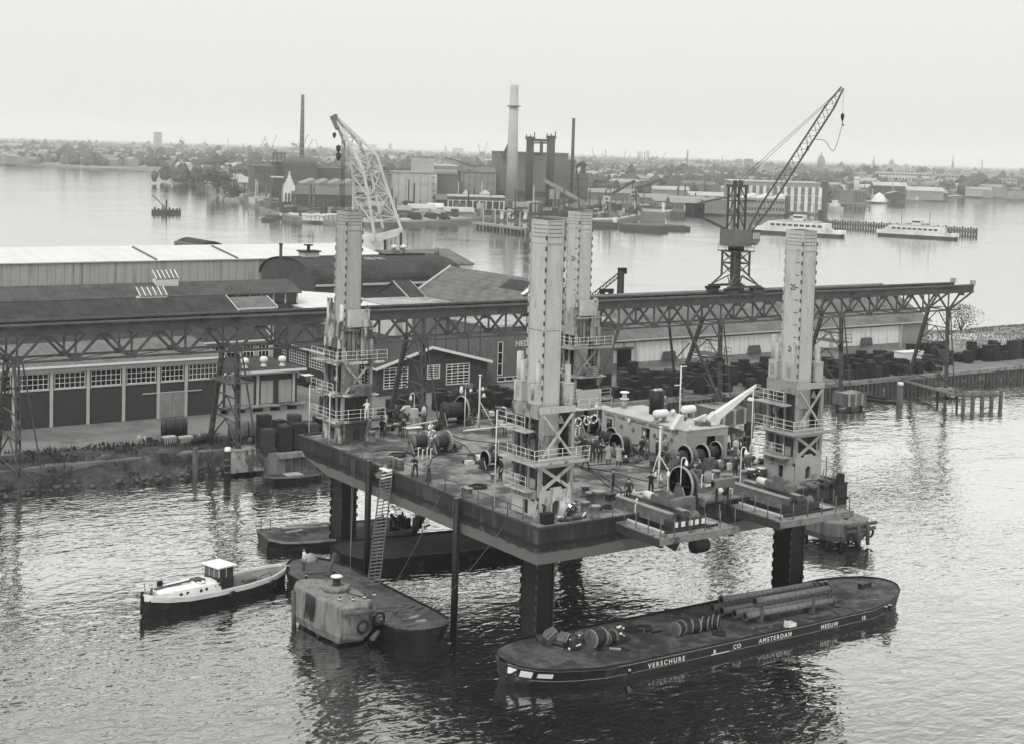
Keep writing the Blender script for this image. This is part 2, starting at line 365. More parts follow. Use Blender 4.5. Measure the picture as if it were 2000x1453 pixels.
for k in range(5000):
    x = rnd.uniform(152, 222); y = rnd.uniform(86, 108)
    if ((x-186)/36)**2+((y-96)/12)**2 > 1: continue
    q = 1-math.sqrt(((x-186)/38)**2+((y-96)/13)**2); zz = 1.8+1.9*(1-(1-q)**1.7)
    a = rnd.uniform(0, 6.28); h = rnd.uniform(0.15, 0.5); dx, dy = math.cos(a)*.2, math.sin(a)*.2
    hg.add([(x-dx, y-dy, zz), (x+dx, y+dy, zz), (x+rnd.uniform(-.2, .2), y, zz+h)], [(0, 1, 2)])
tag(hg.build('heath_grass', mat('dry_grass', 0.10, 0.9, 0.5, 0.3)), 'rough dry grass covering the sandy bank at the right', 'grass', kind='stuff')
# far shore
SH = [(-700, 300), (-150, 318), (150, 328), (300, 338), (360, 350), (395, 362), (430, 375), (480, 400), (510, 413), (570, 431), (660, 440), (760, 443), (910, 436), (945, 431), (1050, 430), (1150, 438), (1205, 437), (1260, 424), (1330, 417), (1400, 418), (1480, 412), (1600, 407), (1660, 400), (1730, 396), (1800, 390), (1920, 384), (2150, 370), (2700, 352)]
shore = [HZ(a, b, 0.0) for a, b in SH]
def far_dir(px):
    d = ray(px, 300); d.z = 0; d.normalize(); return d
fl = [(p.x, p.y) for p in shore]
e1 = CAM+far_dir(2700)*11000; e0 = CAM+far_dir(-700)*11000; em = CAM+far_dir(1000)*12500
land = struct(MB().prism(fl+[(e1.x, e1.y), (em.x, em.y), (e0.x, e0.y)], -2, 1.6).build('far_shore', land_m))
em_ = MB()
def emb(i0, i1, back, h):
    for k in range(i0, i1):
        a, b = shore[k], shore[k+1]; va = Vector((a.x-CAM.x, a.y-CAM.y, 0)).normalized(); vb = Vector((b.x-CAM.x, b.y-CAM.y, 0)).normalized()
        em_.add([(a.x-va.x, a.y-va.y, -0.2), (b.x-vb.x, b.y-vb.y, -0.2), (b.x+vb.x*back, b.y+vb.y*back, h), (a.x+va.x*back, a.y+va.y*back, h)], [(0, 1, 2, 3)])
emb(8, 12, 26, 2.3); emb(15, 26, 14, 2.2)
struct(em_.build('embankment', mat('embankment_sand', 0.34, 0.9, 0.2, 0.1)))
# ---------------------------------------------------------------- far mass of town and woods (reads as one)
def gpt(px, dist):
    d = far_dir(px); return Vector((CAM.x+d.x*dist, CAM.y+d.y*dist, 1.6))
tw = MB(); rr = random.Random(21)
for k in range(3600):
    dist = 1250+4700*rr.random()**1.5; px = rr.uniform(-350, 2450)
    if dist < 1750 and px < 330: continue
    if dist < 1500 and px > 1650: continue
    p = gpt(px, dist); l = rr.uniform(8, 30); wd = rr.uniform(7, 12); h = rr.uniform(4, 10)*(1+0.25*(dist > 2500)); u = rr.choice(((1, 0), (0, 1), (0.8, 0.6), (0.6, -0.8)))
    tw.obox(p, u, l, wd, 1.4, 1.6+h)
    U = Vector((u[0], u[1], 0)); N = Vector((-u[1], u[0], 0))
    if rr.random() < 0.7:
        a = [p-U*l/2-N*wd/2, p-U*l/2+N*wd/2, p-U*l/2]; a[0].z = a[1].z = 1.65+h; a[2].z = 1.65+h+wd*0.28
        tw.extr(a, U*l)
town_m = mat('town_walls', 0.20, 0.9, 0.75, 0.006)
tag(tw.build('distant_town', town_m), 'hazy mass of low houses and sheds of the far town', 'town', kind='stuff')
def clump(mb, c, r, h, rr):
    n = 7; P = []
    for j in range(5):
        t = j/4; q = math.sin(math.pi*(0.12+0.80*t))
        for i in range(n): a = 2*math.pi*(i+0.5*(j % 2))/n; k = r*q*rr.uniform(0.72, 1.25); P.append((c[0]+k*math.cos(a), c[1]+k*math.sin(a), c[2]+h*t*rr.uniform(0.9, 1.08)))
    mb.add(P, [(j*n+i, j*n+(i+1) % n, (j+1)*n+(i+1) % n, (j+1)*n+i) for j in range(4) for i in range(n)]+[tuple(range(4*n, 5*n))])
tr = MB()
for k in range(3400):
    dist = 1200+4300*rr.random()**1.35; px = rr.uniform(-350, 2450)
    if dist < 1750 and px < 330: continue
    if dist < 1550 and px > 1650: continue
    p = gpt(px, dist)
    for q in range(rr.choice((1, 2, 3, 4))):
        h = rr.uniform(7, 15)*(1.5 if rr.random() < 0.06 else 1); clump(tr, (p.x+rr.uniform(-22, 22), p.y+rr.uniform(-10, 10), 1.4), h*rr.uniform(0.28, 0.55), h, rr)
tag(tr.build('distant_trees', leaf_far), 'hazy belts of trees among the houses of the far town', 'trees', kind='stuff')
# ================================================================ THE JACK-UP PLATFORM
DK = 9.5
hull_m = mat('hull_black', 0.030, 0.55, 0.5, 1.2, (1, 1, 0.2), dark=0.10, dscale=0.7, damt=0.22)
def hull_two_tone():
    m = mat('hull_sides', 0.022, 0.55, 0.5, 1.2, (1, 1, 0.12), dark=0.07, dscale=0.6, damt=0.2); t = m.node_tree; n = t.nodes; L = t.links; b = n['Principled BSDF']
    tc = n.new('ShaderNodeTexCoord'); sp_ = n.new('ShaderNodeSeparateXYZ'); L.new(tc.outputs['Object'], sp_.inputs[0])
    no = n.new('ShaderNodeTexNoise'); no.inputs['Scale'].default_value = 0.9; no.inputs['Detail'].default_value = 6; L.new(tc.outputs['Object'], no.inputs['Vector'])
    a = n.new('ShaderNodeMath'); a.operation = 'MULTIPLY_ADD'; a.inputs[1].default_value = 0.5; L.new(no.outputs[0], a.inputs[0]); L.new(sp_.outputs[2], a.inputs[2])
    r = n.new('ShaderNodeMapRange'); r.inputs['From Min'].default_value = 8.02; r.inputs['From Max'].default_value = 8.12; L.new(a.outputs[0], r.inputs[0])
    mx = n.new('ShaderNodeMix'); mx.data_type = 'RGBA'; src = b.inputs['Base Color'].links[0].from_socket
    L.new(r.outputs[0], mx.inputs[0]); mx.inputs[6].default_value = (0.10, 0.10, 0.099, 1); L.new(src, mx.inputs[7]); L.new(mx.outputs[2], b.inputs['Base Color'])
    return m
hull_side = hull_two_tone()
deck_m = mat('deck_planks', 0.17, 0.75, 0.5, 0.9, (1, 1, 1), dark=0.045, dscale=0.3, damt=0.45, bump=0.3)
lines(deck_m, 1, 0.22, 0.55, 0.16)
PX0, PX1, PY0, PY1 = -2.15, 27.9, -2.9, 34.2
plat = thing('jackup_platform', 'large dark steel jack-up work platform standing on four tall legs in the harbour', 'platform', (0, 0, 0))
hb = MB()
# long section with raked stern: profile in the Y-Z plane, pushed along X
prof = [(PY0, 7.05), (28.6, 7.05), (32.6, 7.75), (PY1, 8.6), (PY1, DK-0.02), (PY0, DK-0.02)]
hb.extr([(PX0, y, zz) for y, zz in prof][::-1], (PX1-PX0, 0, 0))
hull = hb.build('hull', hull_side, plat)
MB().box(PX0+0.05, PX1-0.05, PY0+0.05, PY1-0.05, DK-0.02, DK).build('deck', deck_m, plat)
st = MB(); st.box(PX0-0.12, PX0, PY0-0.12, 33.2, 8.28, 8.46); st.box(PX0, PX1+0.12, PY0-0.12, PY0, 8.28, 8.46); st.box(PX1, PX1+0.12, PY0, 33.2, 8.28, 8.46)
st.build('rubbing_strake', black, hull)
gn = MB(); gn.box(PX0-0.06, PX0+0.16, PY0-0.06, PY1+.06, DK, DK+0.14); gn.box(PX0+0.16, PX1+.06, PY0-0.06, PY0+0.16, DK, DK+0.14); gn.box(PX1-0.16, PX1+0.06, PY0+.16, PY1+.06, DK, DK+0.14); gn.box(PX0+.16, PX1-.16, PY1-.16, PY1+.06, DK, DK+.14)
gn.build('deck_edge', dark, hull)
# hull frames visible as faint vertical laps
for k in range(12): y = PY0+1.8+k*2.9; MB().box(PX0-0.025, PX0, y, y+0.08, 8.5, 9.4).build('plate_lap', hull_m, hull)
for k in range(9): x = PX0+2.6+k*3.2; MB().box(x, x+0.08, PY0-0.025, PY0, 8.5, 9.4).build('plate_lap', hull_m, hull)
pm = MB(); rr = random.Random(4)
pm.add([(PX0-0.02, 19.2+1.1*math.cos(a)*rr.uniform(.7, 1.2)-0.25*math.sin(a), 8.9+0.35*math.sin(a)*rr.uniform(.6, 1.2)) for a in [i*math.pi/8 for i in range(16)]], [tuple(range(16))[::-1]])
pm.build('paint_patch', mat('primer_patch', 0.16, 0.7, 0.4, 2), hull)
# side railing along the left edge and the front (stanchions one by one, wires between)
def railing(parent, pts, h=1.05, n_rail=2, r=0.03, step=1.8, m=None, post_name='stanchion', rail_name='handrail', square=False):
    m = m or rail_white; rails = MB()
    for a, b in zip(pts[:-1], pts[1:]):
        a, b = Vector(a), Vector(b); L_ = (b-a).length; n = max(1, round(L_/step))
        for i in range(n+1):
            if i == n and b is not Vector(pts[-1]) and (b-Vector(pts[-1])).length > 1e-4: continue
            p = a+(b-a)*(i/n); MB().tube(p, p+Vector((0, 0, h)), r, n=5).build(post_name, m, parent)
        for k in range(n_rail): zz = Vector((0, 0, h*(k+1)/n_rail-0.01)); rails.tube(a+zz, b+zz, r*0.85, n=5)
    return rails.build(rail_name, m, parent)
railing(plat, [(PX0+0.05, 16.9, DK+.14), (PX0+0.05, 6.9, DK+.14)], 0.95, 1, 0.035, 2.3, dark)
railing(plat, [(PX0+0.05, 24.5, DK+.14), (PX0+0.05, 20.4, DK+.14)], 0.95, 2, 0.03, 2.0, mid)
railing(plat, [(PX0+0.05, 4.8, DK+.14), (PX0+0.05, -1.0, DK+.14)], 0.95, 1, 0.03, 1.9, dark)
railing(plat, [(PX1-0.05, -2.2, DK+.14), (PX1-0.05, 9, DK+.14)], 1.2, 0 or 1, 0.03, 2.2, dark)
# cantilevered winch frames at the front edge
frame_m = mat('frame_timber', 0.16, 0.8, 0.35, 1.5, dark=0.05, dscale=0.8, damt=0.3)
def cant_frame(x0, x1, y0, label):
    t = thing('cantilever_frame', label, 'frame', (x0, PY0, 9.2), 0, 'winch frames cantilevered over the front edge')
    y1 = PY0-0.03; z0, z1 = 8.85, 9.25
    MB().box(x0, x0+0.95, y0, y1, z1-0.1, z1).build('walkway', frame_m, t)
    MB().box(x1-0.95, x1, y0, y1, z1-0.1, z1).build('walkway', frame_m, t)
    MB().box(x0-0.1, x1+0.1, y0-0.75, y0-0.02, z1-0.1, z1).build('walkway', frame_m, t)
    for xx in (x0, x1-0.3): MB().box(xx, xx+0.3, y0-0.6, y1, z0-0.3, z1-0.12).build('side_beam', dark, t)
    MB().box(x0-0.2, x1+0.2, y0-0.95, y0-0.78, z0-0.05, z1+0.02).build('front_beam', tim_pale if False else frame_m, t)
    MB().box(x0+0.96, x1-0.96, y0+0.02, y0+0.16, z1+0.01, z1+0.15).build('kerb', dark, t)
    for xx in (x0+1.0, x1-1.06): MB().box(xx, xx+0.08, y0+0.2, y1, z1-.1, z1+0.13).build('kerb', cream, t)
    for k in range(5): p = (x0+0.1, y0-0.5+k*1.35, z1); MB().tube(p, (p[0], p[1], z1+1.25), 0.04, n=5).build('stanchion', mid, t)
    for k in range(5): p = (x0+1.2+k*(x1-x0-1.2)/4, y0-0.65, z1); MB().tube(p, (p[0], p[1], z1+1.25), 0.04, n=5).build('stanchion', mid, t)
    for k in range(3): p = (x1-0.1, y0+0.9+k*1.6, z1); MB().tube(p, (p[0], p[1], z1+1.25), 0.04, n=5).build('stanchion', mid, t)
    return t
cant_frame(4.55, 11.3, -7.3, 'timber-edged steel frame overhanging the front hull nearest the welded corner tower')
cant_frame(15.2, 22.2, -7.9, 'timber-edged steel frame overhanging the front hull beside the right-hand tower')
# winch sledges lying in the frames
def sledge(x0, y0, label, pale):
    t = thing('sliding_winch', label, 'winch', (x0, y0, 9.3)); a = 9.42
    for dx in (0, 1.45): MB().box(x0+dx, x0+dx+0.32, y0, y0+6.2, a, a+0.85).build('rail_beam', mid, t); MB().box(x0+dx-0.08, x0+dx+0.40, y0+0.02, y0+6.2, a+0.85, a+0.93).build('beam_flange', mat('flange_pale', .2, .6, .3, 2), t)
    MB().box(x0+0.4, x0+1.4, y0+0.3, y0+6.0, a+0.1, a+0.3).build('bed_plate', dark, t)
    c = MB(); c.box(x0+1.2, x0+2.2, y0+1.2, y0+3.6, a+0.94, a+1.45); c.build('carriage', mid, t)
    c = MB(); c.box(x0+1.3, x0+1.9, y0+1.8, y0+2.9, a+1.45, a+1.75); c.box(x0+1.35, x0+1.5, y0+1.9, y0+2.8, a+1.75, a+1.95); c.build('gear_box', mid, t)
    MB().tube((x0+1.5, y0+3.7, a+1.2), (x0+1.5, y0+4.6, a+1.2), 0.3, n=12).build('motor', cream, t)
    MB().lathe([(0.14, 0), (0.45, 0), (0.45, 0.14), (0.25, 0.16), (0.25, 0.5), (0.45, 0.52), (0.45, 0.66), (0.14, 0.66)], (x0+0.75, y0-0.25, a+0.6), 14, 0).build('sheave', dark, t)
    MB().lathe([(0.14, 0), (0.40, 0), (0.40, 0.12), (0.22, 0.14), (0.22, 0.5), (0.40, 0.52), (0.40, 0.64), (0.14, 0.64)], (x0+1.6, y0-0.2, a+0.55), 14, 0).build('sheave', mid, t)
    b = MB(); b.box(x0-0.35, x0+2.7, y0-0.72, y0-0.62, a+0.05, a+0.55); b.box(x0-0.35, x0-0.25, y0-0.62, y0+0.2, a+0.05, a+0.55); b.box(x0+2.6, x0+2.7, y0-.62, y0+.3, a+.05, a+.55); b.build('guard_plate', dark, t)
    if pale:
        for k, xx in enumerate((x0-0.2, x0+0.45, x0+1.15, x0+1.7, x0+2.3)): MB().box(xx, xx+0.34, y0-0.74, y0-0.722, a+0.12, a+0.48).build('white_panel', white, t)
    return t
sledge(6.6, -6.4, 'dark sliding winch carriage with white-painted guard in the front frame', True)
sledge(17.3, -6.9, 'dark sliding winch carriage without white paint in the right frame', False)
t = thing('fender_drum', 'black horizontal cylindrical drum hung under the front hull edge', 'drum', (11.5, -3.6, 6.5))
MB().lathe([(0.3, 0), (0.52, 0.12), (0.55, 0.3), (0.55, 1.2), (0.52, 1.4), (0.3, 1.5)], (11.2, -3.5, 6.75), 16, 0).build('shell', black, t); MB().box(11.5, 11.6, -3.6, -3.4, 7.25, 7.6).build('hanger', black, t); MB().box(12.4, 12.5, -3.6, -3.4, 7.25, 7.6).build('hanger', black, t)
t = thing('hull_bracket', 'dark triangular bracket under the front hull edge beside the hanging drum', 'bracket', (9, -3.4, 7))
MB().extr([(8.6, -3.3, 7.3), (10.4, -3.3, 7.3), (9.9, -3.3, 6.5)], (0, 0.3, 0)).build('plate', black, t)
# ---------------------------------------------------------------- legs
def leg(ox, oy, top, label, lower_teeth_dark=True, marks=None, seam=None, dirty=False):
    t = thing('platform_leg', label, 'leg', (ox, oy, -1), 0, 'legs of the jack-up platform')
    LX, LY = 1.42, 1.98
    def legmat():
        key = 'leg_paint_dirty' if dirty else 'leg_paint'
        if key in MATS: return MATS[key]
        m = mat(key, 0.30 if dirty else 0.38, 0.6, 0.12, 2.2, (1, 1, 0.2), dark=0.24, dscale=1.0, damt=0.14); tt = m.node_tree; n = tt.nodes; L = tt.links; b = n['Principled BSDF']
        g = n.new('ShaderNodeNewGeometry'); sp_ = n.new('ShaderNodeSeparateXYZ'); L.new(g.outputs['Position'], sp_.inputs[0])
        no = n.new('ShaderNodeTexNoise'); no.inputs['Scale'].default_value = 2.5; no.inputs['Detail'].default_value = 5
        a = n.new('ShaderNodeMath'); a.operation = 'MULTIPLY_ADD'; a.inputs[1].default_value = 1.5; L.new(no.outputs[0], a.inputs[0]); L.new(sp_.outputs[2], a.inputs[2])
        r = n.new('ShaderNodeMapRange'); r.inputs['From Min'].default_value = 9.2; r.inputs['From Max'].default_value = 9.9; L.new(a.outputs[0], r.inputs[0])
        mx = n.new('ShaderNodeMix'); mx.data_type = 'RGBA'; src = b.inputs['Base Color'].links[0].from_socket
        L.new(r.outputs[0], mx.inputs[0]); mx.inputs[6].default_value = (0.014, 0.014, 0.014, 1); L.new(src, mx.inputs[7]); L.new(mx.outputs[2], b.inputs['Base Color'])  # near-black below the deck: wet paint plus painted-in hull shade
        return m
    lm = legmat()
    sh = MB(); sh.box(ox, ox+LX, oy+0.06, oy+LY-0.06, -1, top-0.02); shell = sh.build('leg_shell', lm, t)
    # four racks: plates flush with the front and rear faces whose toothed edges stick out sideways
    def rack(yc, side, m):
        mb = MB(); xo = ox-0.002 if side < 0 else ox+LX+0.002; n = int((top+1)/0.75); d = (0.11 if m is rkd and side < 0 else 0.15)*side
        xa = xo-0.10*side
        for k in range(n):
            z0 = -1+k*0.75; mb.box(*sorted((xo, xo+d)), yc-0.045, yc+0.045, z0+0.02, z0+(0.32 if m is rkd else 0.46))
        mb.box(*sorted((xo-.012*side, xo+.018*side)), yc-.046, yc+.046, -1, top-.02); rc = mb.build('rack', m, t); MB().box(*sorted((xa, xo+0.03*side)), yc-0.04, yc+0.04, -1, top-0.01).build('rack_plate', lm, rc); return rc
    rkd = mat('rack_dark', 0.06, 0.5, 0.4, 2)  # dark tone for the rack teeth
    # rear left rack shares the leg paint, painted darker below deck for wet and shade
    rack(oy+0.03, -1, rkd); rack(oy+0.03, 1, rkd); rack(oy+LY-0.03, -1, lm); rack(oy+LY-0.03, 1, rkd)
    # bolt holes round the head, four rows a face
    hl = MB()
    for j in range(4):
        for i in range(8): x = ox+0.16+i*0.155; zz = top-0.35-j*0.28; hl.lathe([(0.05, 0), (0.05, 0.01)], (x, oy+0.052, zz), 6, 1)
        for i in range(9): y = oy+0.22+i*0.185; zz = top-0.35-j*0.28; hl.lathe([(0.05, 0), (0.05, 0.01)], (ox-0.008, y, zz), 6, 0)
    hl.build('bolt_hole', black, shell)
    rim = MB(); rim.box(ox-0.03, ox+LX+0.03, oy, oy+LY, top-1.62, top-1.58); rim.box(ox-0.03, ox+LX+0.03, oy, oy+LY, top-0.02, top+0.02); rim.build('head_band', lm, shell)
    cap = MB(); cap.box(ox+0.1, ox+LX-0.1, oy+0.15, oy+LY-0.15, top+0.02, top+0.03); cap.build('open_top', hollow, shell)
    # scattered tie-bolts on the front face
    sb = MB(); rr = random.Random(int(ox*7+oy))
    for k in range(46 if marks else 14): sb.lathe([(0.03, 0), (0.03, 0.012)], (ox+rr.uniform(.12, LX-.12), oy+0.05, rr.uniform(19, top-2)), 5, 1)
    sb.build('bolt_head', black, shell)
    if seam: MB().box(ox-0.006, ox+LX+0.006, oy+0.055, oy+LY-0.055, seam, seam+0.05).build('weld_seam', mid, shell)
    if marks:
        for zz, s_ in marks:
            if s_: text_mesh('height_mark', s_, 0.62, black, shell, (ox-0.015, oy+1.28, zz-0.2), (0, -1, 0), (0, 0, 1), 0.003)
            MB().box(ox-0.012, ox-0.004, oy+0.35, oy+0.75, zz-0.03, zz+0.03).build('tick_mark', black, shell)
    return t
LEGS = [(0, 0, 30.4), (24.84, 0, 29.5), (24.84, 30, 29.46), (0, 30, 29.5)]
mk = [(zz, {25: '20', 30: '25'}.get(0, '')) for zz in range(0)]
M20 = 19.93; marksR = [(M20+k, '20' if k == 0 else ('25' if k == 5 else '')) for k in range(-1, 9)]
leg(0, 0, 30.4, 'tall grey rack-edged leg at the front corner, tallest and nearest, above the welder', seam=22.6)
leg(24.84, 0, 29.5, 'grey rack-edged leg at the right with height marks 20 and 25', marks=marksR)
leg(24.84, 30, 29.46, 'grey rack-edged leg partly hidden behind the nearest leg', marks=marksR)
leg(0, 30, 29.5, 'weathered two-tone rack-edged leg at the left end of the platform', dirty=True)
# ---------------------------------------------------------------- jacking towers round the legs
def xbrace(parent, p, q, wd, m, ax_y, name='cross_brace', th=0.12):
    """two crossing flats between opposite corners of a rectangle in the plane Y = ax_y"""
    (x0, z0), (x1, z1) = p, q
    MB().bar((x0, ax_y, z0), (x1, ax_y, z1), th, wd).build(name, m, parent); MB().bar((x0, ax_y-0.004, z1), (x1, ax_y-0.004, z0), th, wd*0.995).build(name, m, parent)
def tower(ox, oy, label, style, m_light, m_frame, m_in=tower_dark):
    t = thing('jacking_tower', label, 'tower', (ox, oy, DK), 0, 'jacking towers round the legs')
    X0, X1, Y0, Y1 = ox-0.42, ox+2.5, oy-0.46, oy+3.05; z = lambda h: DK+h
    rear = style == 'rear'
    H = 8.9 if rear else 7.9
    # corner columns
    for xx in (X0, X1-0.26):
        for yy in (Y0, Y1-0.26): MB().box(xx, xx+0.26, yy, yy+0.26, z(1.5), z(H)).build('column', m_frame, t)
    # base: front plate with a man-hole door, side plate with a door slot
    fp = MB(); h1 = 1.95 if not rear else 1.85
    dz = 1.15; d0, d1 = ox+0.75, ox+1.35
    wall_holes(fp, 1, Y0-0.02, X0, X1, z(0), z(h1), [(d0, d1, z(0.12), z(dz))], 0.2, 1)
    fp.add([(d0, Y0-0.021, z(dz)), (d0+0.18, Y0-0.021, z(dz)), (d0, Y0-0.021, z(dz-0.2))], [(0, 2, 1)]); fp.add([(d1, Y0-0.021, z(dz)), (d1-0.18, Y0-0.021, z(dz)), (d1, Y0-0.021, z(dz-0.2))], [(0, 1, 2)])
    fp.build('base_plate', m_light, t)
    s1 = MB(); wall_holes(s1, 0, X0-0.02, Y0+0.02, Y1, z(0), z(1.25), [(oy+0.85, oy+1.45, z(0.05), z(1.1))], 0.2, 1); s1.build('side_plate', m_light, t)
    MB().box(X0-0.05, X0+0.1, Y0+0.28, Y1, z(1.25), z(h1)).build('side_beam', m_frame, t)
    ib = MB(); ib.box(X0+0.25, X1-0.2, Y0+0.25, Y1-0.2, z(0), z(1.9)); ib.build('dark_infill', m_in, t)  # dark fill standing in for the shade inside the tower
    MB().box(X1-0.1, X1, Y0, Y1, z(0), z(h1)).build('side_plate', m_frame, t); MB().box(X0, X1, Y1-0.1, Y1, z(0), z(h1)).build('rear_plate', m_frame, t)
    for xx, yy in ((X0-0.25, Y0-0.25), (X1+0.1, Y0-0.2), (X0-.25, Y1-.3)): MB().extr([(xx, yy+.2, z(0)), (xx+0.3, yy+.2, z(0)), (xx+0.3, yy+.2, z(0.8))], (0, 0.05, 0)).build('knee', m_frame, t)
    # levels
    if not rear:
        xbrace(t, (X0+0.2, z(1.95)), (X1-0.2, z(3.55)), 0.24, m_light, Y0+0.02); 
        MB().box(X0+.27, X1-.27, Y0+.3, Y0+.34, z(1.9), z(3.55)).build('dark_infill', m_in, t); MB().box(X0+.2, X0+.24, Y0+.35, Y1-.3, z(1.9), z(3.5)).build('dark_infill', m_in, t)  # dark sheets added so the openings behind the braces read as shaded
        MB().box(ox+0.55, ox+1.5, Y0-0.02, Y0+0.06, z(1.95), z(2.12)).build('gusset', m_light, t)
        for a, b in ((X0+0.26, X0+0.62), (X1-0.62, X1-0.26)): MB().extr([(a if a < ox else b, Y0-0.01, z(1.95)), (b if a < ox else a, Y0-0.01, z(1.95)), (a if a < ox else b, Y0-0.01, z(2.45))], (0, 0.06, 0)).build('gusset', m_light, t)
        MB().box(X0-0.06, X1+0.06, Y0-0.06, Y0+0.14, z(3.55), z(4.25)).build('front_girder', m_light, t)
        MB().box(X0-0.06, X0+0.14, Y0+0.15, Y1, z(3.5), z(3.9)).build('side_girder', m_frame, t)
        MB().box(X1-0.1, X1+0.06, Y0+0.15, Y1, z(3.5), z(4.2)).build('side_girder', m_frame, t)
        for yy in (oy+0.9, oy+1.9): MB().box(X0, X0+0.14, yy, yy+0.14, z(1.95), z(7.6)).build('post', m_frame, t)
        MB().box(X0+0.35, X1-0.3, Y1-0.45, Y1-0.2, z(1.9), z(3.5)).build('dark_infill', m_in, t); MB().box(X1-0.5, X1-0.2, Y0+0.4, Y1-0.5, z(1.9), z(3.5)).build('dark_infill', m_in, t)
        for yy in (oy+0.15, oy+2.1): MB().box(X0+0.05, X0+0.12, yy, yy+0.65, z(2.0), z(2.7)).build('panel', m_frame, t)
        xbrace(t, (X0+0.2, z(4.3)), (X1-0.15, z(7.3)), 0.17, m_light, Y0+0.04)
        MB().box(X0-0.03, X1+0.03, Y0-0.03, Y0+0.2, z(7.4), z(7.85)).build('top_girder', m_light, t)
        MB().box(X0-0.1, X0+0.25, Y0+0.21, Y1, z(7.0), z(7.95)).build('top_girder', m_frame, t)
        MB().box(X1-0.2, X1+0.05, Y0+0.21, Y1, z(7.3), z(7.9)).build('top_girder', m_frame, t)
        # guide machinery between the columns on the side face
        rr = random.Random(int(ox+oy+5))
        for k in range(7): yy = oy+rr.uniform(0.2, 2.2); zz = z(rr.uniform(4.2, 6.4)); MB().box(X0+0.05, X0+0.28, yy, yy+rr.uniform(.25, .6), zz, zz+rr.uniform(.2, .9)).build('guide_block', rr.choice((m_in, m_frame, dark)), t)
        MB().box(X0+0.3, X0+0.36, Y0+0.4, Y1-0.3, z(4), z(7)).build('dark_infill', m_in, t); MB().box(X1-0.32, X1-0.27, Y0+0.3, Y1, z(4.2), z(7.3)).build('dark_infill', m_in, t); MB().box(X0+.3, X1-.3, Y1-.3, Y1-.2, z(4.2), z(7.3)).build('dark_infill', m_in, t)
        # guide ring round the leg inside the frame
        MB().box(ox-0.06, ox+1.5, oy-0.12, oy-0.01, z(5.2), z(5.75)).build('guide_ring', tower_grey, t)
        # loudspeaker-shaped lamp under the top girder
        lamp = MB(); lamp.lathe([(0.06, 0.25), (0.10, 0.1), (0.26, -0.25), (0.27, -0.28)], (ox+1.15, Y0-0.2, z(7.0)), 10); lamp.build('lamp_shade', mid, t)
        jb = [(X0-0.1, oy+0.05, 8.0, 1.35), (X0-0.1, oy+1.95, 8.0, 1.35), (X1-0.75, oy-0.3, 7.9, 1.45)]
        walk = [(1.9, [(X0-0.75, oy+2.9), (X0-0.75, oy+0.15)], False), (3.95, [(X0-0.85, Y1+0.5), (X0-0.85, Y0-0.55), (X1+1.0, Y0-0.55)], True), (6.15, [(X0-1.0, Y1+0.5), (X0-1.0, oy+0.1)], False)]
    else:
        # dark box painted as the shaded bay behind the front walkway, then the engine flat, then the braced storey
        MB().box(X0+0.3, X1-0.3, Y0+0.3, Y1-0.3, z(1.9), z(4.1)).build('dark_bay', m_in, t)
        for yy in (oy+0.5, oy+1.4, oy+2.3): MB().box(X0-0.02, X0+0.12, yy, yy+0.2, z(1.9), z(8.8)).build('post', m_light, t)
        MB().box(X0-0.05, X1+0.2, Y0-0.9, Y0, z(4.15), z(4.25)).build('engine_flat', m_light, t)
        e = MB(); e.box(ox+0.5, ox+1.9, Y0-0.75, Y0-0.1, z(4.25), z(5.0)); e.tube((ox+0.3, Y0-0.4, z(4.85)), (ox+2.1, Y0-0.4, z(4.85)), 0.3, n=10); eng = e.build('engine', mid, t)
        for k in range(4): MB().box(ox+1.15, ox+1.75, Y0-0.80, Y0-0.76, z(4.35+k*.17), z(4.44+k*.17)).build('cooling_fin', m_light, eng)
        xbrace(t, (X0+0.3, z(4.3)), (X1-0.3, z(6.7)), 0.2, m_light, Y0+0.1)
        MB().box(X0, X1, Y0-0.02, Y0+0.16, z(6.75), z(7.0)).build('front_girder', m_light, t)
        MB().box(X0-0.04, X0+0.14, Y0+.17, Y1, z(6.7), z(7.0)).build('side_girder', m_light, t); MB().box(X0-0.04, X0+0.14, Y0+.17, Y1, z(4.1), z(4.35)).build('side_girder', m_light, t)
        MB().box(X0+0.25, X1-0.25, Y0+0.35, Y0+0.4, z(7.4), z(9.4)).build('front_panel', m_frame, t)
        for k in range(4): xx = X0+0.5+k*0.42; MB().tube((xx, Y0+0.25, z(7.4)), (xx, Y0+0.25, z(9.6)), 0.045, n=6).build('riser_pipe', dark, t)
        cr = MB(); cr.lathe([(0.32, 0), (0.36, .08), (0.30, .16), (0.36, .24), (0.30, .32), (0.36, .4)], (X1-0.5, Y0+0.05, z(7.1)), 12); cr.build('gland', m_light, t)
        MB().box(X0+0.3, X0+0.35, Y0+0.3, Y1-.3, z(4.1), z(8.5)).build('dark_infill', m_in, t); MB().box(X1-.35, X1-.3, Y0+.4, Y1-.3, z(4.1), z(8.6)).build('dark_infill', m_in, t); MB().box(X0+.3, X1-.3, Y1-.35, Y1-.3, z(4.1), z(8.6)).build('dark_infill', m_in, t)
        MB().box(X0+0.05, X1+0.1, Y0-0.1, Y0+0.5, z(9.75), z(9.85)).build('top_flat', m_light, t)
        MB().box(X0-0.06, X0+0.2, Y0+.3, Y1, z(8.1), z(8.9)).build('top_girder', m_light, t)
        MB().box(X0+0.5, X1-0.4, Y0-0.02, Y0+0.3, z(10.0), z(11.5)).build('cover_box', tower_light, t)
        lad = MB()
        for xx in (ox+1.25, ox+1.6): lad.tube((xx, Y0-0.25, z(4.3)), (xx, Y0-0.25, z(10.6)), 0.035, n=5)
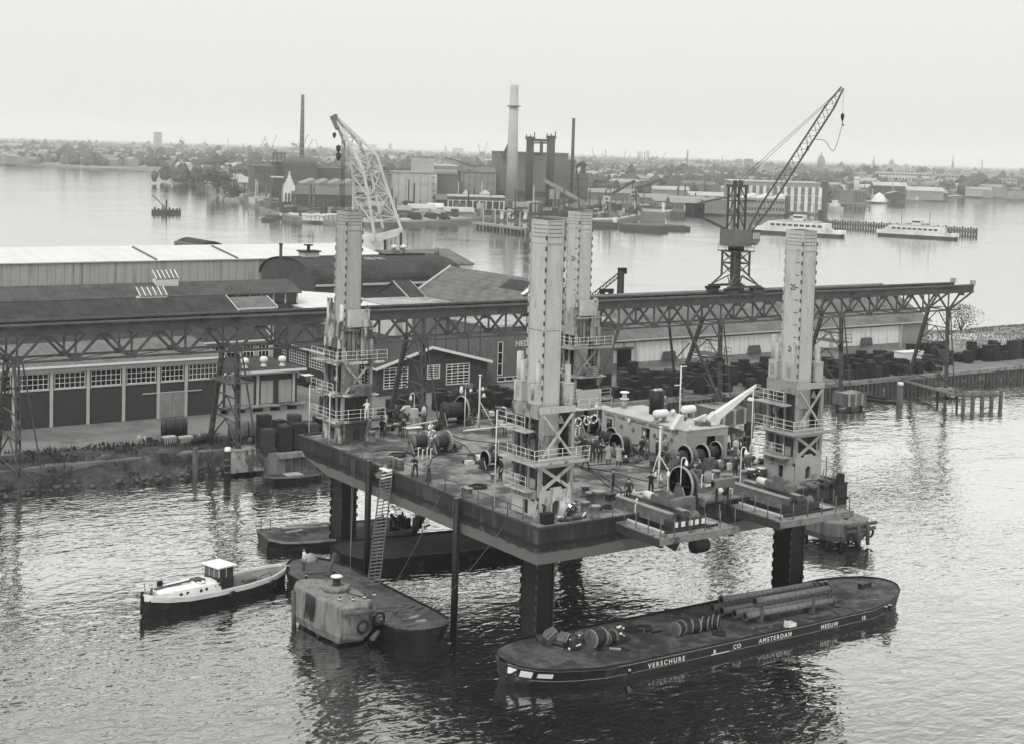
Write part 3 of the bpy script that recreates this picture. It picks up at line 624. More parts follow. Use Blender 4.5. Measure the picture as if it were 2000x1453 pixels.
        for k in range(20): lad.tube((ox+1.25, Y0-0.25, z(4.5+k*0.3)), (ox+1.6, Y0-0.25, z(4.5+k*0.3)), 0.02, n=4)
        lad.build('ladder', m_light, t)
        jb = [(X0-0.1, oy+0.05, 8.9, 1.5), (X0-0.1, oy+1.95, 8.9, 1.5), (X1-0.75, oy-0.3, 8.9, 1.4)]
        walk = [(1.95, [(X0-0.95, Y1+0.6), (X0-0.95, Y0-0.75), (X1+0.9, Y0-0.75)], True), (4.2, [(X0-0.95, Y1+0.6), (X0-0.95, Y0-0.1)], False), (6.95, [(X0-0.95, Y1+0.6), (X0-0.95, Y0-0.55), (X1+1.1, Y0-0.55)], True)]
        rr = random.Random(int(ox+oy+9))
        for k in range(9): yy = oy+rr.uniform(0.1, 2.3); zz = z(rr.uniform(2, 6.6)); MB().box(X0+0.02, X0+0.26, yy, yy+rr.uniform(.25, .6), zz, zz+rr.uniform(.3, 1.1)).build('guide_block', rr.choice((m_in, m_light, dark)), t)
    # jack boxes and cylinders
    for k, (bx, by, bz, bh) in enumerate(jb):
        b = MB(); b.box(bx, bx+0.16, by, by+0.95, z(bz-.02), z(bz+bh)); b.box(bx+0.16, bx+0.72, by, by+0.12, z(bz-.02), z(bz+bh)); b.box(bx+0.16, bx+0.72, by+0.83, by+0.95, z(bz-.02), z(bz+bh)); b.box(bx+.01, bx+.74, by-.03, by+.98, z(bz+bh), z(bz+bh+.08))
        jbx = b.build('jack_box', m_light, t)
        MB().box(bx-0.012, bx-0.002, by+0.25, by+0.7, z(bz+.25), z(bz+bh-.25)).build('jack_window', m_frame, jbx)
        ch = 1.5 if k < 2 else 1.3
        cx, cy = bx+0.45, by+0.46
        MB().tube((cx, cy, z(bz+.1)), (cx, cy, z(bz+bh+ch)), 0.23, n=12).build('jack_cylinder', m_light, t)
        MB().tube((cx, cy, z(bz+bh+ch)), (cx, cy, z(bz+bh+ch+.25)), 0.035, n=5).build('valve', m_light, jbx)
    if True:
        b = MB(); b.tube((X0+0.25, oy+2.7, z(jb[1][2]+1.2)), (X0+0.25, oy+2.7, z(jb[1][2]+3.4)), 0.25, n=12); b.build('jack_cylinder', m_light, t)
    # walkways with their own rails
    for lv, pts, front in walk:
        w_ = MB(); xo = pts[0][0]
        w_.box(xo, X0-0.06, pts[1][1], pts[0][1], z(lv-0.09), z(lv))
        if front: w_.box(X0-0.06, pts[2][0], pts[1][1], Y0-0.04, z(lv-0.09), z(lv))
        wk = w_.build('walkway', m_light, t)
        railing(t, [(p[0]+0.02, p[1]+0.02, z(lv)) for p in pts], 1.05, 3, 0.024, 1.1, rail_white)
        if front: MB().box(xo+0.0, pts[2][0], pts[1][1]-.02, pts[1][1], z(lv), z(lv+.12)).build('toe_board', m_light, wk)
    # slender pipe guard in front of the side walkways
    for yy in (Y1+0.5, Y0+0.1) if rear else (Y1+0.45,):
        MB().tube((X0-1.1, yy, z(0)), (X0-1.1, yy, z(7.2 if not rear else 4.6)), 0.045, n=6).build('scaffold_pole', rail_white, t)
    return t
tower(0, 0, 'pale jacking tower at the front corner where the welder works', 'front', tower_light, tower_grey)
tower(24.84, 0, 'clean light-grey jacking tower at the right corner beside the crane jib', 'front', mat('tower_clean', 0.31, 0.6, 0.12, 1.2, dark=0.15, dscale=0.8, damt=0.12), mat('tower_clean_frame', 0.22, 0.6, 0.2, 1.2, dark=0.08, dscale=.8, damt=.2))
tower(24.84, 30, 'grey jacking tower half hidden behind the front corner tower', 'rear', mat('tower_mid', 0.27, 0.6, 0.2, 1.2, dark=0.1, dscale=0.8, damt=0.2), tower_grey)
tower(0, 30, 'dirty streaked jacking tower at the left end with a man in white on its walkway', 'rear', rust_white, tower_grey)
t = thing('generator_cabinet', 'pale grey generator cabinet on the platform of the half-hidden tower', 'cabinet', HY(1152, 795, 28.4), 0)
p_ = HY(1152, 795, 28.4)
MB().box(p_.x-1.1, p_.x+1.1, 28.2, 29.2, p_.z, p_.z+1.75).build('casing', tower_light, t); MB().box(p_.x-.9, p_.x+.9, 28.3, 29.1, p_.z+1.75, p_.z+2.1).build('exhaust_hood', black, t)
fl_ = MB(); fl_.box(p_.x-1.9, p_.x+2.1, 27.7, 29.4, p_.z-.1, p_.z-.01); fl_.build('floor_plate', cream, t)
railing(t, [(p_.x-1.9, 27.72, p_.z), (p_.x+2.1, 27.72, p_.z)], 1.0, 2, .03, 1.3)
# ---------------------------------------------------------------- deckhouse
HX0, HX1, HY0, HY1, HZ0, HZ1 = 21.7, 26.4, 9.75, 21.5, DK, 12.1
dh = thing('deckhouse', 'long grey deckhouse with lettering along its roof edge and portholes', 'deckhouse', (HX0, HY0, DK))
wl = MB()
doors = [(14.6, 15.75, DK+.1, DK+1.95), (12.3, 12.75, DK+.1, DK+1.85), (20.0, 20.8, DK+.1, DK+1.9)]
wall_holes(wl, 0, HX0, HY0, HY1, HZ0, HZ1-.05, doors, 0.35, 1)
wall_holes(wl, 1, HY0, HX0, HX1, HZ0, HZ1-.05, [(24.0, 25.9, DK+.1, DK+1.95)], 0.35, 1)
wl.box(HX1-0.06, HX1, HY0+.01, HY1, HZ0, HZ1-.05); wl.box(HX0+.01, HX1, HY1-.06, HY1, HZ0, HZ1-.051)
wl.build('wall', house_paint, dh)
rf = MB().box(HX0-0.05, HX1+0.05, HY0-0.05, HY1+0.05, HZ1-0.05, HZ1+0.03).build('roof', mat('house_roof', 0.36, 0.7, 0.15, 0.7, dark=0.2, dscale=.5, damt=.1), dh)
inn = MB(); inn.box(HX0+.36, HX0+.4, HY0+.4, HY1-.1, HZ0, HZ1-.1); inn.box(HX0+.4, HX1-.1, HY0+.36, HY0+.4, HZ0, HZ1-.1); inn.build('dark_backing', hollow, dh)  # black sheets behind the doorways, painted for the unlit inside
MB().box(HX0+0.1, HX0+0.16, 15.2, 15.75, DK+.1, DK+1.95).build('door', mid, dh); MB().box(HX0-.05, HX0-.0, 12.75, 13.35, DK+.1, DK+1.9).build('door', house_paint, dh)
MB().box(24.95, 25.9, HY0-0.06, HY0-0.0, DK+.1, DK+1.95).build('door', mat('door_grey', .17, .6, .15, 1), dh)
MB().box(HX0+0.08, HX0+0.095, 15.35, 15.6, DK+1.25, DK+1.6).build('notice', white, dh)
MB().box(23.9, 26.0, HY0-.05, HY0-.002, DK+1.95, DK+2.03).build('lintel', house_paint, dh)
for yy in (18.6, 17.0 if False else 16.9, 13.9, 11.6): 
    po = MB().lathe([(0.2, -0.05), (0.2, 0.0), (0.15, 0.0), (0.15, -0.02)], (HX0, yy, DK+1.5), 12, 0).build('porthole', mid, dh)
    MB().lathe([(0.15, -0.035), (0.15, -0.03)], (HX0, yy, DK+1.5), 12, 0).build('pane', glass, po)
for s_, y0 in (('OBRAS', 21.1), ('TUNEL', 19.35), ('SUBFLUVIAL', 17.55), ('PARANA', 14.75), ('SANTA', 12.75), ('FE', 11.15)):
    text_mesh('lettering', s_, 0.40, black, dh, (HX0-0.012, y0, HZ1-0.47), (0, -1, 0), (0, 0, 1), 0.004, spacing=1.12)
vg = MB()
for yy in (19.6,): vg.box(HX0-.03, HX0-.004, yy, yy+.06, HZ0, HZ1-.06)
vg.build('plate_joint', mid, dh)
fn = thing('funnel', 'black cylindrical funnel on the deckhouse roof', 'funnel', (24.6, 17.3, HZ1+.03))
MB().tube((24.6, 17.3, HZ1+.03), (24.6, 17.3, HZ1+2.15), 0.68, n=20).build('casing', black, fn); cu = MB()
for a in range(5): cu.box(24.2+a*.18, 24.3+a*.18, 17.0+.1*(a % 3), 17.3+.1*(a % 2), HZ1+2.15, HZ1+2.28)
cu.build('cowl_fitting', white, fn)
def ventilator(x, y, label):
    t = thing('ventilator', label, 'ventilator', (x, y, HZ1+.03), 0, 'mushroom ventilators on the deckhouse roof'); b = HZ1+.03
    MB().tube((x, y, b), (x, y, b+.75), .26, n=12).build('trunk', house_paint, t); MB().lathe([(.3, .75), (.42, .8), (.42, .9), (.3, .92)], (x, y, b), 12).build('collar', cream, t)
    for a in range(4): MB().tube((x+.2*math.cos(a*1.57), y+.2*math.sin(a*1.57), b+.9), (x+.2*math.cos(a*1.57), y+.2*math.sin(a*1.57), b+1.4), .05, n=6).build('stay', white, t)
    MB().tube((x, y, b+.9), (x, y, b+1.4), .12, n=8).build('core', white, t); MB().lathe([(.4, 1.4), (.45, 1.43), (.4, 1.5), (.1, 1.55)], (x, y, b), 14).build('cap', white, t)
pv = HZ(1219, 797, HZ1); ventilator(pv.x, pv.y, 'white mushroom ventilator on the deckhouse roof left of the funnel')
pv = HZ(1291, 806, HZ1); ventilator(pv.x, pv.y, 'white mushroom ventilator on the deckhouse roof right of the funnel')
def tank(px, py, label):
    p = HZ(px, py, HZ1+.03); t = thing('air_tank', label, 'tank', p, 0, 'white horizontal tanks on the deckhouse roof')
    MB().lathe([(.1, -.72), (.3, -.68), (.36, -.55), (.36, .55), (.3, .68), (.1, .72)], (p.x, p.y, p.z+.75), 14, 0).build('shell', white, t)
    for dx in (-.4, .4): MB().box(p.x+dx-.06, p.x+dx+.06, p.y-.3, p.y+.3, p.z, p.z+.5).build('saddle', house_paint, t)
    b = MB(); b.box(p.x-.7, p.x+.7, p.y-.35, p.y-.3, p.z, p.z+.08); b.box(p.x-.7, p.x+.7, p.y+.3, p.y+.35, p.z, p.z+.08); b.build('skid', mid, t)
tank(1290, 824, 'white horizontal air tank at the edge of the deckhouse roof'); tank(1344, 815, 'white horizontal air tank at the back of the deckhouse roof')
p = HZ(1327, 815, HZ1); t = thing('signal_mast', 'thin white mast with two short yards behind the deckhouse', 'mast', p)
MB().tube(p, (p.x, p.y, p.z+4.6), .07, .05, 8).build('pole', white, t)
for h, l in ((4.5, .55), (2.9, -.6)): MB().bar((p.x, p.y, p.z+h), (p.x+l, p.y-l*.2, p.z+h), .07).build('yard', white, t)
MB().tube((p.x-.6, p.y+.1, p.z+2.9), (p.x-1.6, p.y+1.1, p.z+.1), .02, n=4).build('stay_wire', rope, t)
for k in range(7): MB().bar((p.x, p.y, p.z+.6+k*.5), (p.x+.22, p.y, p.z+.6+k*.5), .04).build('step', white, t)
p = HZ(1322, 836, HZ1); t = thing('vent_scoop', 'white triangular air scoop on the deckhouse roof front', 'scoop', p)
MB().extr([(p.x-.7, p.y-.3, p.z), (p.x+.5, p.y-.3, p.z), (p.x+.5, p.y-.3, p.z+1.15), (p.x+.2, p.y-.3, p.z+1.15)], (0, .5, 0)).build('body', cream, t); MB().box(p.x+.5, p.x+.9, p.y-.2, p.y+.1, p.z+.6, p.z+.95).build('motor', mid, t)
p = HZ(1313, 812, HZ1); t = thing('cowl_vent', 'small white cowl vent between the roof tanks', 'vent', p)
MB().tube(p, (p.x, p.y, p.z+.3), .15, n=10).build('trunk', cream, t); sphere(MB(), (p.x, p.y-.1, p.z+.4), .24, 10).build('cowl', white, t)
# deck crane at the end of the house
p = Vector((25.6, 11.2, HZ1+.03)); t = thing('deck_crane', 'white deck crane with tapered box jib raised to the right', 'crane', p)
MB().lathe([(.85, 0), (.85, .14), (.8, .16), (.8, .3)], p, 18).build('slew_ring', cream, t)
tip = HY(1478, 752, 9.3); base = Vector((p.x+.1, p.y-.3, p.z+.55))
d = (tip-base).normalized(); sd_ = d.cross(Vector((0, 0, 1))).normalized(); up_ = sd_.cross(d)
def taper(mb, a, b, w0, h0, w1, h1):
    P = [];
    for e, ww, hh in ((a, w0, h0), (b, w1, h1)):
        for i, j in ((-1, -1), (1, -1), (1, 1), (-1, 1)): P.append(e+sd_*(i*ww/2)+up_*(j*hh/2))
    return mb.add(P, [(0, 1, 2, 3), (7, 6, 5, 4), (0, 4, 5, 1), (1, 5, 6, 2), (2, 6, 7, 3), (3, 7, 4, 0)])
taper(MB(), base, tip, .95, .7, .22, .2).build('jib', white, t)
taper(MB(), base-d*.5+up_*-.1, base+d*.35, 1.05, .9, 1.02, .85).build('jib_root', cream, t)
MB().bar(base-d*.3+up_*.45-sd_*.3, base-d*1.5+up_*.75-sd_*.3, .35, .35).build('luffing_ram', cream, t)
mb = MB(); mb.box(p.x-1.5, p.x-.9, p.y-.5, p.y+.3, p.z, p.z+.35); mb.box(p.x-.8, p.x-.7, p.y-.9, p.y-.3, p.z, p.z+.4); mb.build('winch_bed', mid, t)
MB().box(tip.x-.1, tip.x+.35, tip.y-.2, tip.y+.2, tip.z-.25, tip.z+.05).build('head_sheave', mid, t)
# ================================================================ THINGS ON THE DECK
def winch(p, dia, wid, label, rz=0, flanges='both', m=mid, rim=None, motor=True, spokes=False):
    """cable winch; drum axis along local x, standing on z=0"""
    t = thing('cable_winch', label, 'winch', p, rz, 'winches on the platform deck'); R = dia/2; c = R+0.12; rim = rim or mat('rim_pale', .24, .55, .2, 2)
    B = lambda mb, nm, mm, par=None: mb.build(nm, mm, par or t, local=True)
    b = MB(); b.box(-wid/2-.35, wid/2+.35, -R*.8, -R*.8+.16, 0, .16); b.box(-wid/2-.35, wid/2+.35, R*.8-.16, R*.8, 0, .16); b.box(-wid/2-.35, -wid/2-.15, -R*.8+.16, R*.8-.16, 0, .15); b.box(wid/2+.15, wid/2+.35, -R*.8+.16, R*.8-.16, 0, .15); B(b, 'base_frame', dark)
    for s in (-1, 1):
        x = s*(wid/2+.25); B(MB().extr([(x-.05, -R*.62, .16), (x-.05, R*.62, .16), (x-.05, .14, c+.15), (x-.05, -.14, c+.15)], (.1, 0, 0)), 'stand', m)
    B(MB().lathe([(R*.55, -wid/2), (R*.56, -wid/4), (R*.55, 0), (R*.56, wid/4), (R*.55, wid/2)], (0, 0, c), 18, 0), 'drum', rope)
    B(MB().tube((-wid/2-.4, 0, c), (wid/2+.4, 0, c), .09, n=8), 'shaft', dark)
    sides = {'both': (-1, 1), 'right': (1,), 'left': (-1,)}[flanges]
    for s in sides:
        x = s*wid/2; f = B(MB().lathe([(R*.2, -.05), (R*.96, -.05), (R*.96, .05), (R*.2, .05)], (x, 0, c), 28, 0), 'flange', m)
        B(MB().lathe([(R*.93, -.09), (R, -.09), (R, .09), (R*.93, .09), (R*.93, -.09)], (x, 0, c), 28, 0), 'rim', rim, f)
        if spokes:
            for a in range(6): aa = a*math.pi/3; B(MB().bar((x-.08, R*.2*math.cos(aa), c+R*.2*math.sin(aa)), (x-.08, R*.92*math.cos(aa), c+R*.92*math.sin(aa)), .07, .05), 'spoke', dark, f)
    for s in (-1, 1):
        if s not in sides: B(MB().lathe([(R*.1, -.04), (R*.7, -.04), (R*.7, .04), (R*.1, .04)], (s*wid/2, 0, c), 20, 0), 'flange', m)
    if motor:
        B(MB().box(wid/2+.42, wid/2+1.0, -.35, .35, .05, .75), 'gear_case', m); B(MB().tube((wid/2+.7, -.35, .55), (wid/2+.7, -1.0, .55), .24, n=10), 'motor', m)
    B(MB().bar((-wid/2-.3, -R*.85, .1), (-wid/2-.3, -R*.35, c*.95), .07), 'brake_lever', rim)
    return t
W = lambda px, py: HZ(px, py, DK)
winch(W(885, 829), 2.55, 1.9, 'biggest dark cable reel with one tall pale-rimmed flange at the back edge', flanges='right', m=dark, motor=False)
winch(W(818, 884), 1.75, 1.3, 'cable winch with pale rim, left of the pair behind the barrels', rz=.05, flanges='right')
winch(W(861, 884), 1.75, 1.2, 'cable winch right of the pair behind the barrels', rz=.05, flanges='right')
winch(W(1338, 983), 2.75, 0.9, 'largest winch wheel with a spoked flat disc near the front frames', flanges='left', m=mat('wheel_grey', .12, .55, .2, 2), motor=False, spokes=True)
winch(W(1327, 918), 1.95, 1.1, 'cable winch in front of the deckhouse, left of three wheels', flanges='right')
winch(W(1362, 915), 1.95, 1.0, 'cable winch in front of the deckhouse beside its open doorway', flanges='right')
winch(W(1392, 903), 1.7, .7, 'dark winch wheel at the deckhouse corner', flanges='right', m=dark, motor=False)
winch(W(1213, 890), 1.9, 1.1, 'cable winch with pale rim along the lettered wall', rz=.0, flanges='left', m=mid)
winch(W(1186, 872), 1.6, 1.0, 'cable winch near the left end of the lettered wall', flanges='right', m=dark)
winch(W(958, 914), 1.4, 1.0, 'dark cable winch beside the front corner tower', flanges='left', m=dark, motor=False)
winch(W(1150, 848), 1.7, 1.2, 'winch hung with white lifebuoys behind the men in coats', flanges='both', m=mid)
def simple(name, label, cat, p, parts, group=None, rz=0):
    t = thing(name, label, cat, p, rz, group)
    for nm, mb, m in parts: mb.build(nm, m, t, local=True)
    return t
# oil barrels
def barrel(p, label, m=dark, top=mid, h=.88, r=.29, group='oil barrels on the platform deck', name='oil_barrel'):
    return simple(name, label, 'barrel', p, [('shell', MB().lathe([(r*.97, 0), (r, .03), (r, h*.33), (r*1.06, h*.35), (r, h*.37), (r, h*.64), (r*1.06, h*.66), (r, h*.68), (r, h-.03), (r*.97, h)], (0, 0, 0), 14), m), ('lid', MB().lathe([(r*.9, h-.005), (r*.9, h+.015)], (0, 0, 0), 14), top)], group)
for px, py, l in ((763, 912, 'leftmost of the three oil barrels at the left deck edge'), (772, 915, 'middle of the three oil barrels at the left deck edge'), (782, 918, 'rightmost of the three oil barrels at the left deck edge')): barrel(W(px, py), l, mat('barrel_grey', .09, .5, .3, 2), mat('barrel_lid', .2, .5, .2, 2))
for px, py, l in ((1240, 886, 'dark oil barrel standing against the lettered deckhouse wall'), (1303, 903, 'dark oil barrel beside the winches in front of the deckhouse'), (1292, 900, 'dark oil barrel just left of the barrel by the deckhouse winches')): barrel(W(px, py), l)
# mooring bollards (drum shaped, flat tops) on deck
def bollard(p, label, h=.7, r=.3, m=mid, group='bollards on the platform deck'):
    return simple('bollard', label, 'bollard', p, [('post', MB().lathe([(r*1.25, 0), (r*1.25, .06), (r, .08), (r*.95, h*.8), (r*1.1, h*.86), (r*1.1, h)], (0, 0, 0), 14), m), ('cap', MB().lathe([(r*1.12, h), (r*1.12, h+.04)], (0, 0, 0), 14), mat('cap_pale', .24, .6, .25, 2))], group)
for px, py, h, r, l in ((1143, 968, .75, .3, 'bollard farthest back of the cluster right of the front corner tower'), (1152, 984, .85, .32, 'tall bollard left of the widest one beside the front tower'), (1168, 985, 1.0, .46, 'widest bollard, pale streaked, beside the front tower'), (1142, 1000, .75, .29, 'bollard behind the welder'), (1163, 1009, .8, .32, 'bollard at the front deck edge right of the welder'), (1398, 938, .8, .32, 'bollard with pale cap behind the big spoked winch wheel'), (1437, 948, .7, .25, 'thin pale-topped bollard by the right-hand frame'), (1452, 938, .8, .3, 'bollard, left of the round tubs by the right tower'), (963, 940, .6, .22, 'small bollard left of the front corner tower'), (907, 966, .6, .26, 'left of two small bollards at the left deck edge'), (916, 969, .6, .26, 'right of two small bollards at the left deck edge'), (757, 846, .7, .3, 'bollard between the two dark-clad men by the left tower'), (726, 862, .9, .28, 'dark bollard at the foot of the left tower'), (1300, 985, .9, .4, 'dark cylindrical bollard beside the gas mast and spoked wheel')): bollard(W(px, py), l, h, r)
for px, py, l in ((1466, 931, 'left round tub by the right tower'), (1487, 929, 'right round tub by the right tower')):
    simple('cable_tub', l+' with pale lid', 'tub', W(px, py), [('shell', MB().lathe([(.4, 0), (.45, .6), (.47, .65)], (0, 0, 0), 14), mid), ('lid', MB().lathe([(.44, .65), (.44, .68), (.1, .72)], (0, 0, 0), 14), cream)], 'round tubs by the right tower')
# goose-neck deck lamps
def goose(p, label, h=2.6, d=(.5, -.15), m=rail_white):
    pts = [(0, 0, 0), (0, 0, h-.25)]+[(d[0]*.5*(1-math.cos(a)), d[1]*.5*(1-math.cos(a)), h-.25+.28*math.sin(a)) for a in [math.pi*i/6 for i in range(1, 7)]]
    return simple('deck_lamp', label, 'lamp', p, [('post', MB().pipe(pts, .045), m), ('lamp_shade', MB().lathe([(.05, .1), (.1, .02), (.15, -.2), (.13, -.3), (.02, -.34)], (d[0], d[1], h-.3), 10), white)], 'goose-neck deck lamps')
goose(W(808, 832), 'goose-neck lamp in front of the gantry foot, left of the big reel', 3.1, (-.45, -.1))
goose(W(843, 868), 'short goose-neck lamp between the paired winches', 2.0, (-.3, -.1))
goose(W(1328, 985), 'tall goose-neck lamp in front of the big spoked wheel', 3.5, (.4, -.1))
goose(W(1445, 958), 'goose-neck lamp at the front edge near the right tower', 3.4, (.4, -.1))
goose(W(1166, 838), 'goose-neck lamp at the half-hidden tower', 2.6, (-.3, -.2))
goose(W(1303, 982), 'post lamp beside the front frame with an upright bulb', 2.6, (.02, 0))
for px, py, dz, l in ((1229, 818, 0, 'wall lamp above the lettered wall'), (1348, 833, 0, 'wall lamp on the corner of the deckhouse')):
    p = HX(px, py, HX0-.15) if px < 1300 else HY(px, py, HY0-.15); simple('wall_lamp', l, 'lamp', p, [('bracket', MB().pipe([(.15, .1, -.05), (.05, .05, .1), (0, 0, .05)], .03), white), ('lamp_shade', MB().lathe([(.05, .05), (.09, 0), (.13, -.2), (.1, -.3), (.02, -.33)], (0, 0, 0), 10), white)], 'wall lamps on the deckhouse')
# tripod pole masts
def polemast(p, h, label, legs=True, m=rail_white):
    t = thing('pole_mast', label, 'mast', p, 0, 'pole masts on the deck'); MB().tube((0, 0, 0), (0, 0, h), .09, .07, 8).build('pole', m, t, local=True); MB().lathe([(.05, 0), (.16, .05), (.16, .12)], (0, 0, h), 8).build('head', m, t, local=True)
    if legs: MB().tube((0, 0, h*.55), (1.25, -1.0, 0), .04, n=6).build('stay', m, t, local=True); MB().tube((0, 0, h*.5), (-.55, -.55, 0), .04, n=6).build('stay', m, t, local=True)
    return t
t = polemast(W(935, 840), 5.0, 'pale pole mast with slanting stays in the middle of the deck')
MB().lathe([(.06, .12), (.1, .05), (.22, -.2)], (.35, -.15, 3.3), 10).build('lamp_shade', white, t, local=True); MB().lathe([(.05, .2), (.1, .12), (.16, -.1)], (.25, -.1, 3.8), 10).build('lamp_shade', white, t, local=True)
t = polemast(W(1286, 953), 4.7, 'pale pole mast beside the man holding a pole in front of the winches')
p = W(907, 846); t = thing('lamp_standard', 'post with a hanging lamp and clock-like disc box beyond the big reel', 'lamp', p)
MB().tube((0, 0, 0), (0, 0, 4.4), .05, n=6).build('post', rail_white, t, local=True); MB().box(-.15, .75, -.15, .15, 4.15, 4.5).build('housing', mid, t, local=True); MB().lathe([(.16, 0), (.16, .03)], (.45, -.19, 3.95), 12, 1).build('disc', white, t, local=True); MB().lathe([(.08, .2), (.13, .1), (.18, -.3), (.05, -.45)], (-.5, -.1, 4.15), 10).build('lamp_shade', white, t, local=True); MB().bar((-.5, -.1, 4.3), (0, 0, 4.3), .05).build('arm', mid, t, local=True)
# lifebuoys
def buoy(p, label, r=.34, rz=0):
    n, k = 18, 8; mb = MB(); P = []
    for i in range(n):
        a = 2*math.pi*i/n
        for j in range(k): b = 2*math.pi*j/k; q = r+.075*math.cos(b); P.append((q*math.cos(a), .06*math.sin(b), q*math.sin(a)))
    mb.add(P, [(i*k+j, ((i+1) % n)*k+j, ((i+1) % n)*k+(j+1) % k, i*k+(j+1) % k) for i in range(n) for j in range(k)], True)
    t = thing('lifebuoy', label, 'lifebuoy', p, rz, 'white lifebuoys'); mb.build('ring', white, t, local=True)
    for a in range(4): b = MB(); aa = a*math.pi/2+.4; b.bar(((r-.1)*math.cos(aa), 0, (r-.1)*math.sin(aa)), ((r+.1)*math.cos(aa), 0, (r+.1)*math.sin(aa)), .16, .07); b.build('band', dark, t, local=True)
for px, py, Y, l in ((844, 848, 21.6, 'white lifebuoy hung on the paired winches behind the barrels'), (1147, 821, 16.8, 'middle white lifebuoy by the half-hidden tower'), (1129, 824, 16.8, 'left white lifebuoy by the half-hidden tower'), (1160, 818, 17, 'right white lifebuoy by the half-hidden tower')): buoy(HY(px, py, Y), l)
for px, py, l, rz in ((1283, 930, 'striped lifebuoy leaning upper left of the pole mast foot', .4), (1291, 936, 'striped lifebuoy leaning lower right of the pole mast foot', .7)): p = W(px, py+8); p.z += .42; buoy(p, l, .34, rz)
# drawn-up cables on the deck and coils
def cable(pts, label, r=.035, m=rope, name='deck_cable', cat='cable'):
    P = [Vector(q) for q in pts]; out = []
    for i in range(len(P)-1):
        a = P[max(i-1, 0)]; b = P[i]; c = P[i+1]; d = P[min(i+2, len(P)-1)]
        for s in range(6):
            u = s/6; out.append(.5*((2*b)+(c-a)*u+(2*a-5*b+4*c-d)*u*u+(3*b-a-3*c+d)*u**3))
    out.append(P[-1]); o = MB().pipe(out, r, 5).build(name, m, None, loc=tuple(P[0])); return tag(o, label, cat)
def dpts(l, z=DK+.04): return [HZ(a, b, z) for a, b in l]
cable(dpts([(835, 935), (845, 893), (880, 888), (930, 884), (945, 880)]), 'long dark hose curving across the left of the deck')
cable(dpts([(880, 858), (905, 868), (925, 890), (940, 912), (960, 928)]), 'dark cable running from the paired winches toward the front tower')
cable(dpts([(875, 848), (910, 858), (950, 862), (985, 868)]), 'dark cable stretched across the middle of the deck behind the front tower')
cable(dpts([(790, 880), (760, 878), (725, 882)]), 'dark cable lying beside the left deck edge winches')
cable(dpts([(1115, 905), (1150, 916), (1200, 945), (1235, 975)]), 'upper dark cable fanning over the deck right of the front tower')
cable(dpts([(1115, 901), (1160, 925), (1190, 950), (1222, 962), (1275, 955)]), 'lower dark cable fanning over the deck right of the front tower')
cable(dpts([(1115, 910), (1180, 918), (1250, 936), (1275, 940)]), 'dark cable crossing the deck toward the pole mast')
cable(dpts([(1150, 908), (1210, 905), (1255, 912), (1305, 914)]), 'dark cable lying at the feet of the men in pale coats')
cable(dpts([(1280, 955), (1330, 940), (1420, 945), (1470, 955)]), 'dark cable passing behind the big spoked wheel')
def coil(p, label, r=.6, turns=4, m=rope, flat=True, name='rope_coil'):
    P = []
    for i in range(turns*14+1): a = 2*math.pi*i/14; q = r*(1-.12*(i/14 % 2)); P.append((q*math.cos(a)*(1+.05*math.sin(3*a)), q*math.sin(a), .05+.035*i/14))
    o = MB().pipe(P, .045, 5).build(name, m); o.location = p; return tag(o, label, 'coil', 'coils of rope and hose')
for px, py, r, l in ((778, 890, .75, 'coil of dark hose behind the oil barrels'), (934, 952, .75, 'coil of dark hose at the left deck edge by the small bollards'), (1188, 992, .45, 'coil of wire beside the front deck edge bollards'), (1166, 995, .4, 'small coil of wire in front of the widest bollard'), (1305, 915, .5, 'coil of cable at the foot of the deckhouse winches')): coil(W(px, py), l, r)
# tool boxes, racks, pipes and clutter near the left tower and behind
def tbox(p, s, label, m=mid, name='tool_chest', cat='chest', rz=0):
    return simple(name, label, cat, p, [('body', MB().box(-s[0]/2, s[0]/2, -s[1]/2, s[1]/2, 0, s[2]*.85), m), ('lid', MB().box(-s[0]/2-.03, s[0]/2+.03, -s[1]/2-.03, s[1]/2+.03, s[2]*.85, s[2]), m)], None, rz)
tbox(W(1068, 1022), (.8, .6, .75), 'dark tool chest at the front corner of the deck below the stooping man', black)
tbox(W(1192, 976), (.7, .5, .5), 'dark box with a pale lid in the middle of the front deck', dark)
tbox(W(848, 883), (.75, .6, .95), 'grey cabinet in front of the paired winches', mid, 'cabinet', 'cabinet')
tbox(W(1382, 916), (.9, .7, 1.0), 'grey engine box right of the deckhouse winches', mid, 'cabinet', 'cabinet')
tbox(W(1428, 940), (.9, .5, .4), 'low dark box left of the lamp by the right-hand frame', dark)
def bench(p, l, w_, h, label, m=mid, top=cream):
    t = thing('work_bench', label, 'bench', p); MB().box(-l/2, l/2, -w_/2, w_/2, h-.05, h).build('bench_top', top, t, local=True)
    for a in (-1, 1):
        for b in (-1, 1): MB().box(a*l/2-.04-a*.05, a*l/2+.04-a*.05, b*w_/2-.04-b*.05, b*w_/2+.04-b*.05, 0, h-.05).build('leg', m, t, local=True)
bench(W(806, 850), 1.6, .8, .75, 'pale-topped work bench near the dark-clad men'); bench(W(975, 850), 1.3, .5, .7, 'trestle bench beyond the front tower', dark, dark)
bench(W(1222, 985-8), .1+.6, .5, .8, 'small pipe stand in front of the tall bollards', mid, mid)
def pipe_run(a, b, label, r=.09, m=cream, name='deck_pipe', cat='pipe', stands=2):
    a, b = Vector(a), Vector(b); t = thing(name, label, cat, a); MB().tube(a, b, r, n=8).build('pipe', m, t)
    for k in range(stands): q = a+(b-a)*((k+.5)/stands); MB().box(q.x-.1, q.x+.1, q.y-.1, q.y+.1, DK, q.z-r*.6).build('support', mid, t)
up1 = Vector((0, 0, .25))
